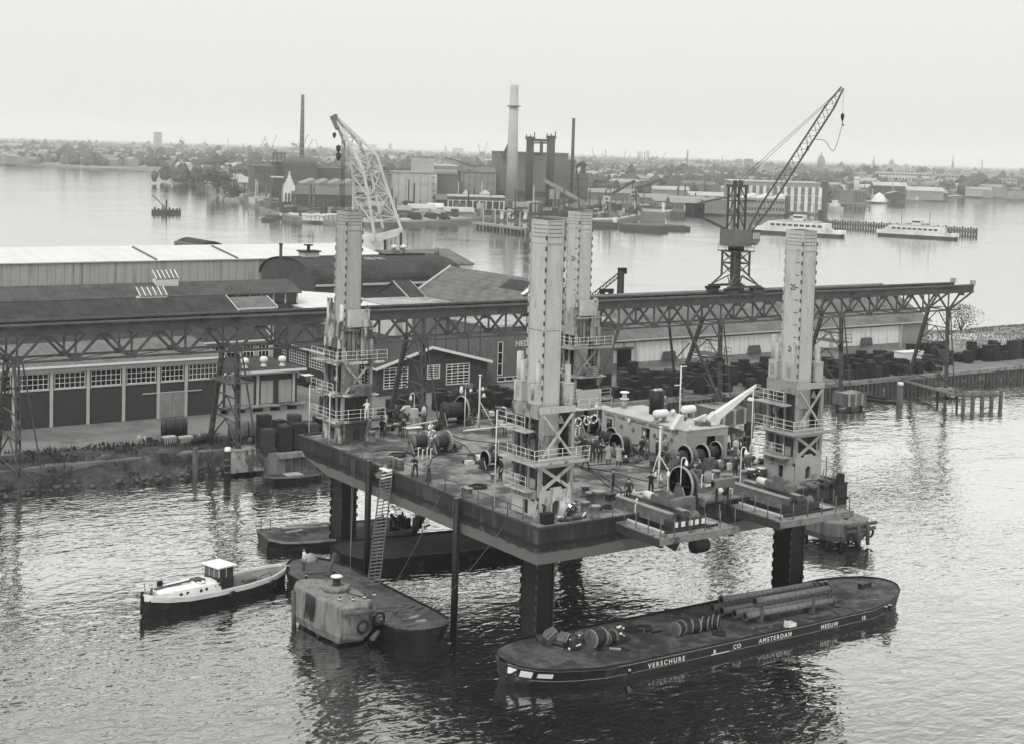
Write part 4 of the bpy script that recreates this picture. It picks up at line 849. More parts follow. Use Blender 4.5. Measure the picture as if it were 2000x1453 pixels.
pipe_run(W(790, 838)+up1, W(880, 822)+up1, 'long pale pipe on the deck in front of the gantry foot'); pipe_run(W(905, 846)+up1, W(985, 838)+up1, 'pale pipe lying beyond the paired winches')
pipe_run(W(935, 815)+up1, W(985, 808)+up1, 'pale pipe at the back edge right of the big reel'); pipe_run(W(1195, 975)+up1, W(1290, 962)+up1, 'pale pipe lying behind the front frame'); pipe_run(W(1205, 985)+up1*.6, W(1242, 1000)+up1*.6, 'white pipe at the front deck edge leading to the front frame')
pipe_run(W(1378, 955)+up1, W(1420, 948)+up1, 'pale pipe right of the big spoked wheel')
simple('roller_fairlead', 'pale horizontal roller beside the big spoked wheel at the front edge', 'roller', W(1390, 985), [('roller', MB().lathe([(.1, -.95), (.34, -.9), (.3, -.7), (.3, .7), (.34, .9), (.1, .95)], (0, 0, .42), 14, 0), mat('roller', .16, .6, .3, 2)), ('stand', MB().box(-1.1, -1.0, -.3, .3, 0, .6), mid), ('stand', MB().box(1.0, 1.1, -.3, .3, 0, .6), mid)])
simple('control_stand', 'raised control box on two legs at the front edge between the frames', 'control box', W(1410, 985), [('box', MB().box(-.95, .95, -.25, .25, 1.35, 1.95), mid), ('leg', MB().box(-.6, -.5, -.1, .1, 0, 1.35), dark), ('leg', MB().box(.5, .6, -.1, .1, 0, 1.35), dark), ('end_lens', MB().lathe([(.2, 0), (.2, .05)], (-1.01, 0, 1.65), 10, 0), black)])
simple('winch_console', 'grey winch console in front of the spoked wheel', 'console', W(1338, 1003), [('body', MB().box(-.75, .75, -.25, .25, .1, 1.25), mid), ('frame_loop', MB().pipe([(-.3, -.4, 0), (-.3, -.4, .8), (.2, -.4, .8), (.2, -.4, 0)], .05), mid)])
for k, (px, py) in enumerate(((1236, 985), (1241, 1003))): simple('valve_post', ('rear' if k == 0 else 'front')+' valve post with a white ball top at the front frame', 'valve', W(px, py), [('stem', MB().pipe([(0, 0, 0), (0, 0, .9), (.15, 0, 1.1)], .08), cream), ('ball', sphere(MB(), (.1, 0, .7), .17, 8), white)], 'valve posts by the front frame')
for k, (px, py) in enumerate(((817, 893), (825, 897), (834, 893), (841, 895))): simple('pipe_hook', 'white hooked vent pipe in front of the paired winches', 'vent pipe', W(px, py), [('pipe', MB().pipe([(0, 0, 0), (0, 0, .75), (.06, 0, .85), (.14, 0, .8)], .05), white)], 'hooked vent pipes by the paired winches')
for k, (px, py) in enumerate(((1124, 858), (1131, 856), (1391, 950), (1370, 952))): simple('pipe_hook', 'white hooked vent pipe standing on the deck by the half-hidden tower' if k < 2 else 'white hooked vent pipe standing on the deck beyond the big spoked wheel', 'vent pipe', W(px, py), [('pipe', MB().pipe([(0, 0, 0), (0, 0, .95), (.06, 0, 1.05), (.14, 0, 1.0)], .05), white)], 'hooked vent pipes by the tower' if k < 2 else 'hooked vent pipes by the spoked wheel')
# clutter heaps: machinery lumps behind the left tower and by the right tower
def clutter(px, py, label, seed, w_=2.2, d_=1.4, n=14, hm=1.0, z=DK, name='machine_heap', mats=None):
    r_ = random.Random(seed); p = HZ(px, py, z); t = thing(name, label, 'machinery', p); mats = mats or (dark, mid, black, mid, cream)
    for k in range(n):
        x, y = r_.uniform(-w_/2, w_/2), r_.uniform(-d_/2, d_/2); s = r_.random()
        if s < .4: a = r_.uniform(.12, .4); MB().box(x-a, x+a, y-a*.7, y+a*.7, 0, r_.uniform(.2, hm)).build('block', r_.choice(mats), t, local=True)
        elif s < .7: MB().tube((x, y, r_.uniform(.1, .5)), (x+r_.uniform(-.8, .8), y+r_.uniform(-.5, .5), r_.uniform(.1, hm)), r_.uniform(.05, .16), n=8).build('pipe', r_.choice(mats), t, local=True)
        else: MB().lathe([(.05, 0), (r_.uniform(.15, .35), .02), (r_.uniform(.15, .35), r_.uniform(.3, hm)), (.05, r_.uniform(.3, hm)+.05)], (x, y, 0), 10).build('drum', r_.choice(mats), t, local=True)
    return t
clutter(800, 812, 'jumble of pipes and machinery behind the men by the left tower', 1, 3.4, 2, 18, .9)
clutter(955, 812, 'jumble of pipes and machinery at the back edge beyond the pole mast', 2, 3.4, 2, 16, .8)
clutter(1430, 885, 'jumble of dark machinery between deckhouse and right tower', 3, 2.6, 2.4, 22, 1.5)
clutter(1465, 905, 'low jumble of machinery beside the right tower', 4, 2, 1.6, 12, .8)
clutter(1145, 870, 'jumble of winch gear by the half-hidden tower', 5, 1.6, 1.6, 12, 1.1)
clutter(1600, 948, 'scattered plates and offcuts at the right corner of the deck', 6, 3, 1.2, 14, .3)
clutter(1118, 1012, 'scattered steel offcuts round the kneeling welder', 7, 2.4, .8, 12, .18, mats=(mid, cream, dark))
for px, py, l in ((1612, 955, 'tall dark post at the right deck corner'), (1627, 950, 'short dark post at the right deck corner')): simple('corner_post', l, 'post', W(px, py), [('post', MB().tube((0, 0, 0), (0, 0, 2.6 if px < 1620 else 1.5), .06, .05, 6), mid), ('foot', MB().lathe([(.28, 0), (.06, .8)], (0, 0, 0), 8), dark)])
simple('corner_chock', 'dark angular chock at the extreme right corner of the deck', 'chock', W(1640, 949), [('body', MB().extr([(-.5, -.2, 0), (.3, -.2, 0), (.3, -.2, 1.0), (-.1, -.2, 1.1)], (0, .4, 0)), black), ('flange', MB().box(-.55, .35, -.25, .25, .0, .08), dark)])
# gangway ladder down to the barge
ta, tb = Vector((PX0-.05, 18.1, DK+.1)), Vector((-4.75, 15.3, 1.25))
lad = thing('gangway_ladder', 'long wooden ladder from the left deck edge down to the barge', 'ladder', tb)
dl = (tb-ta).normalized(); sdl = Vector((0, 1, 0)) - dl*dl.y; sdl.normalize()
for s in (-1, 1): MB().bar(ta+sdl*(s*.85)-dl*.9, tb+sdl*(s*.85), .07, .2).build('stringer', tim, lad)
MB().bar(ta-dl*.6, tb, .05, .1).build('stringer', tim, lad)
n = 34
for k in range(n): q = ta+(tb-ta)*((k+.3)/n); MB().bar(q-sdl*.83, q+sdl*.83, .05, .10).build('rung', mat('rung_wood', .13, .8, .3, 3) if k > 2 else white, lad)
MB().box(ta.x-.35, ta.x+.1, ta.y-.7, ta.y+.7, ta.z-.05, ta.z+.06).build('landing_board', white, lad)
# guide posts on the hull side
for Y, nm, zt in ((20.5, 'farther dark steel guide pile against the left hull side', 9.9), (6.9, 'nearer dark steel guide pile against the left hull side', 9.7)):
    t = thing('guide_pile', nm, 'pile', (PX0-.42, Y, 0), 0, 'guide piles at the hull side'); MB().tube((PX0-.42, Y, -1.5), (PX0-.42, Y, zt), .26, n=14).build('pile', black, t); MB().box(PX0-.75, PX0-.0, Y-.12, Y+.12, 8.6, 9.2).build('clamp', dark, t); MB().tube((PX0-.42, Y, zt), (PX0-.42, Y, zt+.04), .24, n=14).build('cap', mid, t)
# slack hoses hanging from the hull
for a, b, l in (((PX0-.1, 24, 9.4), (-4.3, 20, .9), 'left mooring line from the hull down to the barge'), ((PX0-.1, 23.6, 9.4), (-4.6, 19.5, .9), 'second mooring line close beside the left one'), ((PX0-.1, 9.8, 9.3), (-4.5, 13.5, 1), 'thin line from the hull side toward the ladder foot'), ((PX0-.1, 1, 9.0), (-4, 8, 1.1), 'thin line from the front hull side down to the barge')):
    a, b = Vector(a), Vector(b); cable([a, a.lerp(b, .35)+Vector((0, 0, -.3)), a.lerp(b, .7)+Vector((0, 0, -.3)), b], l, .025, mat('rope_grey', .12, .8), 'mooring_line', 'rope')

for k, (px, py, l) in enumerate(((1292, 908, 'low heap of winch fittings by the barrels before the deckhouse'), (1352, 930, 'low heap of fittings between the deckhouse winches and the spoked wheel'), (1412, 915, 'heap of fittings right of the engine box'), (845, 838, 'heap of fittings beyond the paired winches'), (765, 838, 'heap of fittings beside the men near the left tower'), (912, 828, 'heap of fittings beside the big reel'), (985, 826, 'heap of fittings at the back edge beyond the trestle bench'), (1172, 882, 'heap of fittings behind the visitors in suits'), (1235, 902, 'heap of fittings at the foot of the lettered wall'), (1060, 955, 'heap of fittings behind the front tower'), (1420, 962, 'heap of fittings between the two front frames'), (925, 905, 'small heap of fittings in the middle of the left deck'))): clutter(px, py, l, 40+k, 1.5, 1.1, 9, .7, DK, 'fitting_heap', (dark, mid, black, mid, cream))
# ================================================================ PEOPLE
COATS = {}
def cloth(v):
    k = 'cloth_%d' % int(v*1000)
    return mat(k, v, .85, .15, 6)
def person(p, face, label, jacket=.03, trousers=.025, pose='stand', cap=None, coat=False, shoes=.015, h=1.75, hair=.03, lean=0.0, group='people at work on the platform'):
    """one continuous body grown over a skeleton; local +y is forward"""
    J = {}
    hp, sh = .93, 1.44
    dy = 0; dz = 0
    if pose == 'bend': hp = .88
    if pose == 'crouch': hp = .42
    if pose == 'sit': hp = .5
    ang = {'bend': 1.15, 'crouch': .75, 'sit': .15, 'lean': .45}.get(pose, lean)
    def up(l, s=0.0):   # point l metres up the spine from the hip
        return Vector((s, l*math.sin(ang), hp+l*math.cos(ang)))
    pel = Vector((0, 0, hp)); waist = up(.18); chest = up(.40); neck = up(.56); hb_ = up(.63)+Vector((0, .02, 0)); hd = up(.74)+Vector((0, .03 if pose != 'bend' else .06, 0)); ht = up(.83)+Vector((0, .02, 0))
    V = [(pel, .15, .11), (waist, .135, .10), (chest, .165, .115), (neck, .06, .06), (hb_, .075, .085), (hd, .082, .10), (ht, .05, .06)]
    E_ = [(0, 1), (1, 2), (2, 3), (3, 4), (4, 5), (5, 6)]; tagv = ['tor', 'tor', 'tor', 'head', 'head', 'head', 'head']
    nose = len(V); V.append((hd+Vector((0, .115, -.01)), .016, .016)); E_.append((5, nose)); tagv.append('head')
    def chain(start, pts, tags):
        prev = start
        for (q, a, b), tg in zip(pts, tags): V.append((Vector(q), a, b)); E_.append((prev, len(V)-1)); tagv.append(tg); prev = len(V)-1
        return prev
    step = {'walk': .26, 'stand': .03, 'reach': .08, 'up': .05, 'lean': .1, 'bend': .05}.get(pose, 0)
    for s in (-1, 1):
        x = .095*s; f = step*s
        if pose == 'crouch': kn = (x*1.5, .38, .40); an = (x*1.3, .05, .09); toe = (x*1.4, .22, .04)
        elif pose == 'sit': kn = (x*1.2, .42, .5); an = (x*1.2, .42, .09); toe = (x*1.3, .58, .04)
        else: kn = (x*1.15, f*.55+.03+(.08 if pose == 'bend' else 0), .50); an = (x*1.25, f*1.0-(0 if s > 0 or pose != 'walk' else .05), .09); toe = (x*1.45, f*1.0+.15, .035)
        hipj = Vector((x, 0, hp-.03))
        chain(0, [(hipj, .095, .10), ((hipj+Vector(kn))/2, .085, .085), (kn, .062, .065), ((Vector(kn)+Vector(an))/2, .056, .06), (an, .045, .05), (toe, .04, .035)], ['leg', 'leg', 'leg', 'leg', 'leg', 'shoe'])
        # arms
        S_ = up(.46, .195*s)
        if pose in ('reach', 'lean', 'crouch'): el = S_+Vector((.05*s, .17, -.21)); wr = el+Vector((-.07*s, .21, .04))
        elif pose == 'up': el = S_+Vector((.12*s, .16, -.10)); wr = el+Vector((-.10*s, .10, .22))
        elif pose == 'bend': el = S_+Vector((.03*s, .05, -.28)); wr = el+Vector((-.03*s, .10, -.22))
        elif pose == 'pockets': el = S_+Vector((.09*s, -.05, -.26)); wr = el+Vector((-.09*s, .10, -.16))
        else: el = S_+Vector((.05*s, -.02+(-.1*s if pose == 'walk' else 0), -.28)); wr = el+Vector((0, .09+(-.1*s if pose == 'walk' else 0), -.23))
        d = (wr-el).normalized(); pm_ = wr+d*.07
        last = chain(2, [(S_, .072, .075), ((S_+el)/2, .055, .055), (el, .045, .045), ((el+wr)/2, .04, .04), (wr, .03, .026), (pm_, .036, .02)], ['arm', 'arm', 'arm', 'arm', 'hand', 'hand'])
        side = d.cross(Vector((s, 0, 0.01))).normalized()
        for k in range(4):
            o = (k-1.5)*.019; ln = (.07, .08, .075, .055)[k]
            chain(last, [(pm_+side*o+d*.035, .009, .009), (pm_+side*o+d*(.035+ln*.6)+Vector((-.012*s, .008, 0)), .008, .008)], ['hand', 'hand'])
        chain(last-1, [(wr+d*.03+side*.04, .011, .011), (wr+d*.07+side*.055, .009, .009)], ['hand', 'hand'])
    me = bpy.data.meshes.new('body'); me.from_pydata([v[0] for v in V], E_, [])
    o = bpy.data.objects.new('body', me); COL.objects.link(o)
    sk = o.modifiers.new('s', 'SKIN'); sk.use_smooth_shade = True; sk.branch_smoothing = .6
    for i, v in enumerate(V): me.skin_vertices[0].data[i].radius = (v[1], v[2])
    me.skin_vertices[0].data[0].use_root = True
    o.modifiers.new('u', 'SUBSURF').levels = 1
    dg = bpy.context.evaluated_depsgraph_get(); em2 = bpy.data.meshes.new_from_object(o.evaluated_get(dg))
    bpy.data.objects.remove(o); bpy.data.meshes.remove(me)
    # materials by nearest joint segment
    segs = [(V[a][0], V[b][0], tagv[b] if tagv[b] != 'head' or tagv[a] == 'head' else 'tor') for a, b in E_]
    A = np.array([s_[0] for s_ in segs]); B_ = np.array([s_[1] for s_ in segs]); D = B_-A; DL = (D*D).sum(1)+1e-9
    n = len(em2.polygons); ce = np.zeros(n*3); em2.polygons.foreach_get('center', ce); ce = ce.reshape(-1, 3)
    tt = np.clip(((ce[:, None, :]-A[None])*D[None]).sum(2)/DL, 0, 1); dist = np.linalg.norm(ce[:, None, :]-(A[None]+tt[..., None]*D[None]), axis=2); idx = dist.argmin(1)
    slot = {'head': 0, 'hand': 0, 'tor': 1, 'arm': 1, 'leg': 2, 'shoe': 3}
    em2.materials.clear()
    for m_ in (skin_m, cloth(jacket), cloth(trousers), cloth(shoes)): em2.materials.append(m_)
    em2.polygons.foreach_set('material_index', [slot[segs[i][2]] for i in idx]); em2.polygons.foreach_set('use_smooth', [True]*n); em2.update()
    sc = h/1.75
    root = thing('person', label, 'person', p, face, group); root.scale = (sc*1.16, sc*1.16, sc*1.04)
    b = bpy.data.objects.new('body', em2); COL.objects.link(b); b.parent = root
    nd = (hd-neck).normalized()
    hm_ = MB(); hr = cap if cap is not None else hair
    c = hd+nd*.025+Vector((0, -.018, 0))
    P = []; k = 10
    for j in range(5):
        t_ = j/4*1.45; rr_ = .105*math.sin(math.pi/2-t_*.999)+.002; hh = .10*math.sin(t_)
        for i in range(k): a = 2*math.pi*i/k; P.append((c.x+rr_*.88*math.cos(a), c.y+rr_*1.1*math.sin(a), c.z+hh+(-.02 if j == 0 else 0)))
    hm_.add(P, [(j*k+i, j*k+(i+1) % k, (j+1)*k+(i+1) % k, (j+1)*k+i) for j in range(4) for i in range(k)]+[tuple(range(4*k, 5*k))], True)
    if cap is not None: hm_.box(c.x-.07, c.x+.07, c.y+.08, c.y+.17, c.z-.005, c.z+.012)
    hm_.build('cap' if cap is not None else 'hair', cloth(hr), root, local=True)
    fc = MB()
    for s in (-1, 1): fc.box(hd.x+s*.035-.011, hd.x+s*.035+.011, hd.y+.085, hd.y+.10, hd.z+.012, hd.z+.022); fc.box(hd.x+s*.084-.008, hd.x+s*.084+.012, hd.y-.02, hd.y+.02, hd.z-.03, hd.z+.03)
    fc.box(hd.x-.025, hd.x+.025, hd.y+.082, hd.y+.096, hd.z-.058, hd.z-.05)
    fc.build('face_features', hair_m, root, local=True)
    if coat:
        cm = MB(); P = []; k = 14; lv = [(up(.50), .185, .12), (up(.40), .20, .14), (up(.2), .17, .135), (up(0), .185, .15), (Vector((0, 0, hp-.25)), .20, .17), (Vector((0, .01, hp-.45)), .215, .185)]
        for q, a_, b_ in lv:
            for i in range(k): an = 2*math.pi*i/k; f_ = 1+.04*math.sin(4*an); P.append((q.x+a_*f_*math.cos(an), q.y+b_*f_*math.sin(an), q.z))
        cm.add(P, [(j*k+i, (j+1)*k+i, (j+1)*k+(i+1) % k, j*k+(i+1) % k) for j in range(len(lv)-1) for i in range(k)], True); cm.build('coat', cloth(jacket), root, local=True)
    return root
FC = -YAW   # facing away from the camera
def at(px, py, z=DK): return HZ(px, py, z)
p = HY(716, 817, 28.95); person(Vector((p.x, 28.95, DK+1.96)), FC+.3, 'man in white overalls stretching on the left tower walkway', .62, .6, 'reach', .5)
person(at(752, 842), FC+1.2, 'man in white overalls standing beside the left tower', .6, .58, 'stand', .3)
person(at(747, 855), FC+2.6, 'man in dark work clothes in front of the man in white', .025, .02, 'stand', .03)
person(at(781, 853), FC-1.2, 'man in dark clothes stooping by the bollard near the left tower', .03, .025, 'lean', .02)
person(at(790, 838), FC+2.2, 'man in dark clothes farthest of the group by the left tower', .05, .03, 'stand', .1)
person(at(773, 826), FC+.5, 'man in grey by the stacked crates beyond the left tower', .09, .07, 'stand', .05)
person(at(811, 931), FC+2.9, 'man in dark coat leaning over the ladder head', .02, .018, 'lean', None)
person(at(838, 939), FC+1.9, 'man in pale jacket and dark trousers beside the ladder head', .16, .03, 'lean', .12)
person(at(957, 899), FC-.6, 'stooping man in dark clothes by the winch left of the front tower', .02, .02, 'bend', .02)
p = HX(979, 928, -.95); person(Vector((-1.0, p.y, DK+1.92)), FC+2.0, 'man in dark overalls on the side walkway of the front tower', .02, .018, 'stand', .02)
person(at(1064, 1012), FC+1.5, 'man bending over a tool chest at the front corner', .05, .03, 'bend', .03)
wp = at(1108, 1008); person(wp, FC-1.1, 'welder crouching at the front tower with a bright arc', .02, .02, 'crouch', .02)
person(at(1143, 917), FC-1.4, 'dark figure walking with a bag beside the front tower', .025, .02, 'walk', .02)
person(at(1141, 893), FC+2.8, 'man in dark suit and white shirt nearest the front tower rail', .025, .025, 'stand')
person(at(1157, 899), FC+2.9, 'man in dark suit, second of the visitors from the front tower', .03, .028, 'stand', hair=.3)
person(at(1172, 904), FC+.4, 'man in dark suit seen from behind, left of the pale coats', .03, .03, 'pockets')
person(at(1188, 907), FC+.3, 'man in a light raincoat, left of the pair in raincoats', .32, .06, 'pockets', coat=True)
person(at(1208, 910), FC-.3, 'man in a light raincoat, right of the pair in raincoats', .34, .03, 'up', coat=True)
person(at(1165, 893), FC+2.5, 'visitor with bare pale head behind the dark suits', .05, .04, 'stand', hair=.3)
person(at(1197, 961), FC+1.3, 'workman in dark overalls and cap standing on the open deck', .03, .028, 'stand', .03)
person(at(1227, 981), FC+.3, 'workman in dark overalls nearest the front frame, back turned', .03, .03, 'pockets', .025)
person(at(1271, 967), FC+3.0, 'man in black coveralls with raised arms holding a pole', .015, .014, 'up', .012)
person(at(1253, 894), FC+2.4, 'man in black suit and white shirt by the deckhouse door', .02, .02, 'stand')
person(at(1264, 897), FC+1.8, 'man in a dark overcoat facing the black suit by the deckhouse', .09, .03, 'stand', .07, coat=True)
person(at(1283, 897), FC+1.0, 'man in dark coat at the open deckhouse door', .05, .04, 'stand', .06)
person(at(1299, 893), FC+.5, 'man in pale shirt half hidden behind the oil barrels', .3, .08, 'stand', .1)
person(at(1319, 931), FC-.5, 'workman leaning at the deckhouse winches behind the lamp', .06, .05, 'lean', .04)
person(at(1373, 940), FC+1.0, 'workman in dark clothes right of the deckhouse winches', .04, .04, 'lean', .15)
person(at(1190, 857), FC+2.7, 'man in dark clothes at the left doorway of the deckhouse', .02, .02, 'stand', hair=.2)
person(at(1436, 932), FC+.4, 'man in dark clothes, left of the group by the right tower', .035, .03, 'stand', .04)
person(at(1449, 935), FC+2.7, 'man in dark clothes, middle of the group by the right tower', .025, .03, 'stand', .04)
person(at(1461, 927), FC+2.9, 'man in a white cap beside the right tower', .07, .05, 'stand', .6)
p = at(1521, 928); person(p, FC+2.8, 'man in shirt sleeves standing in the right tower doorway', .09, .03, 'stand')
person(at(1490, 944), FC+.6, 'man crouching near the round tubs by the right tower', .03, .03, 'crouch', .05)
person(HZ(594, 1114, 1.05), FC+2.2, 'man in white shirt and waders standing on the barge bow', .55, .07, 'pockets', hair=.03, shoes=.02, group='bargemen')
# welding arc
ar = bpy.data.materials.new('welding_arc'); ar.use_nodes = True; ar.node_tree.nodes['Principled BSDF'].inputs['Emission Color'].default_value = (1, 1, 1, 1); ar.node_tree.nodes['Principled BSDF'].inputs['Emission Strength'].default_value = 60
ap = HY(1113, 987, wp.y-.35); t = thing('welding_torch', 'welding torch with a dazzling white arc in the hands of the crouching welder', 'torch', ap)
sphere(MB(), (0, 0, 0), .07, 8).build('arc', ar, t, local=True); MB().tube((0, .02, .05), (-.25, .25, .2), .02, n=5).build('handle', black, t, local=True)
simple('hand_pole', 'thin pole held by the man in black coveralls', 'pole', at(1262, 962)+Vector((0, 0, 0)), [('pole', MB().tube((0, 0, 0), (1.4, .3, 3.0), .03, n=5), rail_white)])
# ================================================================ BARGES, LAUNCH, DOLPHINS
def boat(name, label, cat, p, rz, st, mats, zk=-.5, bulwark=0.0, deck_drop=0.03, group=None):
    """hull lofted over stations (x, half beam at deck, half beam at water, deck height); local x is the length"""
    t = thing(name, label, cat, p, rz, group); hb_, dk_, bw_ = MB(), MB(), MB(); n = len(st)
    P = []
    for x, a, b, zz in st: P += [(x, -b*.8, zk), (x, -b, 0.0), (x, -a, zz), (x, a, zz), (x, b, 0.0), (x, b*.8, zk)]
    F = []
    for i in range(n-1):
        for j in range(5):
            if j == 2: continue
            F.append((i*6+j, (i+1)*6+j, (i+1)*6+j+1, i*6+j+1))
    F += [tuple(range(6))[::-1], tuple((n-1)*6+j for j in range(6))]
    hb_.add(P, F); hull_ = hb_.build('hull', mats[0], t, local=True)
    D = [];
    for x, a, b, zz in st: D += [(x, -a*.985, zz-deck_drop), (x, a*.985, zz-deck_drop)]
    dk_.add(D, [(2*i, 2*i+2, 2*i+3, 2*i+1) for i in range(n-1)]); dk_.build('deck', mats[1], t, local=True)
    if bulwark:
        # raised rim following the outline
        o = [(x, -a, zz) for x, a, b, zz in st]+[(x, a, zz) for x, a, b, zz in st[::-1]]; m = len(o); P = []
        for i in range(m):
            x, y, zz = o[i]; s = .94 if abs(y) > .3 else .8; P += [(x, y*1.005, zz-.05), (x, y*1.005, zz+bulwark), (x*1.0, y*(1-.1/max(abs(y), .3)), zz+bulwark), (x, y*(1-.1/max(abs(y), .3)), zz-.05)]
        bw_.add(P, [(i*4+j, ((i+1) % m)*4+j, ((i+1) % m)*4+(j+1) % 4, i*4+(j+1) % 4) for i in range(m) for j in range(3)]); bw_.build('bulwark', mats[2] if len(mats) > 2 else mats[0], t, local=True)
    return t
bhull = mat('barge_black', .014, .45, .4, 1.5, dark=.05, dscale=.8, damt=.15); bdeck = mat('barge_deck', .075, .8, .6, 1.2, dark=.028, dscale=.5, damt=.45, bump=.4)
line_m = mat('strake_line', .22, .6, .3, 2)
# ---- the long barge in front
BX, BY = 0, -4.4
stn = [(-5.7, .5, .3, 1.5), (-5.35, 1.5, .9, 1.45), (-4.6, 2.45, 1.7, 1.4), (-3.4, 3.15, 2.6, 1.33), (-1.8, 3.65, 3.3, 1.26), (0, 3.87, 3.7, 1.12), (2, 3.9, 3.88, 1.08), (10, 3.9, 3.9, 1.04), (18, 3.9, 3.9, 1.04), (25.6, 3.9, 3.88, 1.08), (27.4, 3.65, 3.5, 1.22), (29.3, 3.0, 2.7, 1.3), (30.6, 2.1, 1.7, 1.36), (31.4, 1.1, .7, 1.42), (31.6, .4, .2, 1.44)]
br = boat('deck_barge', 'long black flat barge in the foreground lettered VERSCHURE and MEEUW 18', 'barge', (BX, BY, 0), 0, stn, (bhull, bdeck, black), -.6, .10)
def side_line(zf, thick, m, nm, k0=0, k1=None):
    mb = MB(); ss = stn[k0:k1]
    for a, b in zip(ss[:-1], ss[1:]):
        for s in (-1, 1):
            P = []
            for x, hd_, hw, zd in (a, b):
                zz = zd*zf; y = s*(hw+(hd_-hw)*zf+.025); P += [(x, y, zz), (x, y, zz+thick)]
            mb.add(P, [(0, 2, 3, 1)] if s < 0 else [(0, 1, 3, 2)])
    mb.build(nm, m, br, local=True)
side_line(.94, .05, line_m, 'strake'); side_line(.38, .035, line_m, 'strake')
yn = BY-3.93
def barge_text(s, px, py, size=.42, sp=1.35):
    q = HY(px, py, yn); text_mesh('lettering', s, size, white, br, (q.x, yn, .5), (1, 0, 0), (0, 0, 1), .004, spacing=sp)
barge_text('VERSCHURE', 1266, 1298, .46, 1.42); barge_text('&', 1393, 1276); barge_text('CO', 1432, 1266, .44, 1.3); barge_text('AMSTERDAM', 1482, 1256, .46, 1.32); barge_text('MEEUW', 1603, 1230, .44, 1.3); barge_text('18', 1682, 1217, .42, 1.1)
q = HY(1230, 1302, yn); MB().lathe([(.27, 0), (.27, .006), (.21, .006), (.21, 0), (.27, 0)], (q.x, yn, .68), 20, 1).build('emblem_ring', white, br); text_mesh('emblem_letter', 'N', .3, white, br, (q.x-.12, yn-.004, .57), (1, 0, 0), (0, 0, 1), .004)
q = HY(1393, 1282, yn); MB().box(q.x-.2, q.x+1.5, yn-.006, yn, .40, .46).build('paint_bar', white, br)
# white chequers on the bow
def bow_patch(k, f0, f1):
    L4 = lambda u: tuple(stn[k][i]+(stn[k+1][i]-stn[k][i])*u for i in range(4)); (x0, a0, b0, z0), (x1, a1, b1, z1) = L4(.1), L4(.82); P = []
    for (x, a_, b_, zz), (f, g) in (((x0, a0, b0, z0), (f0, f1)), ((x1, a1, b1, z1), (f0, f1))):
        for ff in (f, g): P.append((x-.012, -(b_+(a_-b_)*ff)-.03, zz*ff))
    MB().add(P, [(0, 2, 3, 1)]).build('bow_mark', white, br, local=True)
bow_patch(0, .55, .85); bow_patch(1, .52, .84); bow_patch(2, .56, .8)
# cargo of the barge
def bz(px, py): return HZ(px, py, 1.05)
def reel(p, r, w_, label, rz, m=tim, wire=rope, group='cable reels on the black barge'):
    t = thing('cable_reel', label, 'reel', p, rz, group)
    for s in (-1, 1): f = MB().lathe([(.06, -.03), (r, -.03), (r, .03), (.06, .03)], (s*w_/2, 0, r), 20, 0).build('flange', m, t, local=True); MB().lathe([(r*.97, -.045), (r*1.01, -.045), (r*1.01, .045), (r*.97, .045), (r*.97, -.045)], (s*w_/2, 0, r), 20, 0).build('rim', mat('reel_rim', .2, .7, .4, 3), f, local=True)
    MB().lathe([(r*.78, -w_/2+.03), (r*.8, -w_/4), (r*.76, 0), (r*.8, w_/4), (r*.78, w_/2-.03)], (0, 0, r), 18, 0).build('wire', wire, t, local=True)
reel(bz(1165, 1263), .66, 1.0, 'big cable reel lying between the machine parts on the barge', .1)
reel(bz(1190, 1257), .5, .7, 'smaller cable reel right behind the big one among the machine parts', .15)
reel(bz(1324, 1240), .52, .7, 'leftmost of the four cable reels amidships with a pale rim', .25); reel(bz(1357, 1235), .5, .6, 'second cable reel amidships with a pale rim', -.4)
reel(bz(1378, 1231), .52, .45, 'third cable reel amidships, dark and end-on', -.9, dark); reel(bz(1398, 1227), .52, .4, 'rightmost cable reel amidships, dark and end-on', -.9, dark)
def machine(px, py, label, seed, s=1.0):
    r_ = random.Random(seed); t = thing('winch_part', label, 'machine part', bz(px, py), r_.uniform(-.4, .4), 'machine parts on the barge')
    MB().extr([(-.7*s, -.35*s, 0), (.5*s, -.35*s, 0), (.7*s, -.35*s, .5*s), (.35*s, -.35*s, 1.0*s), (-.15*s, -.35*s, .8*s)], (0, .7*s, 0)).build('casing', mid, t, local=True)
    MB().tube((-.5*s, -.5*s, .35*s), (-.5*s, .5*s, .35*s), .22*s, n=10).build('shaft', dark, t, local=True); MB().bar((-.7*s, -.4*s, .05), (.3*s, -.4*s, .95*s), .1, .06).build('strap', mat('strap_pale', .2, .6, .2, 2), t, local=True); MB().box(.2*s, .6*s, -.5*s, -.36*s, .1, .5*s).build('flange', dark, t, local=True)
machine(1072, 1258, 'angular machine casing nearest the barge bow under the front leg', 1, 1.15); machine(1098, 1262, 'second angular machine casing from the barge bow', 2, .95); machine(1128, 1255, 'angular machine part behind the shiny gear', 3, .8)
def gear(px, py, label, seed):
    r_ = random.Random(seed); t = thing('gear_cluster', label, 'machine part', bz(px, py)); 
    for k in range(9): a = r_.uniform(0, 6.28); h_ = r_.uniform(.1, 1.1); MB().tube((.3*math.cos(a), .3*math.sin(a), h_), (.3*math.cos(a)+r_.uniform(-.3, .3), .3*math.sin(a)-.25, h_+r_.uniform(-.1, .2)), r_.uniform(.05, .11), n=8).build('valve', white if k % 2 else dark, t, local=True)
    MB().lathe([(.35, 0), (.4, .2), (.3, .7), (.15, 1.0)], (0, 0, 0), 10).build('body', dark, t, local=True)
gear(1120, 1268, 'dark gear cluster with bright bare metal on the barge deck', 1); gear(1206, 1255, 'upright gear cluster with bright fittings behind the reel', 2)
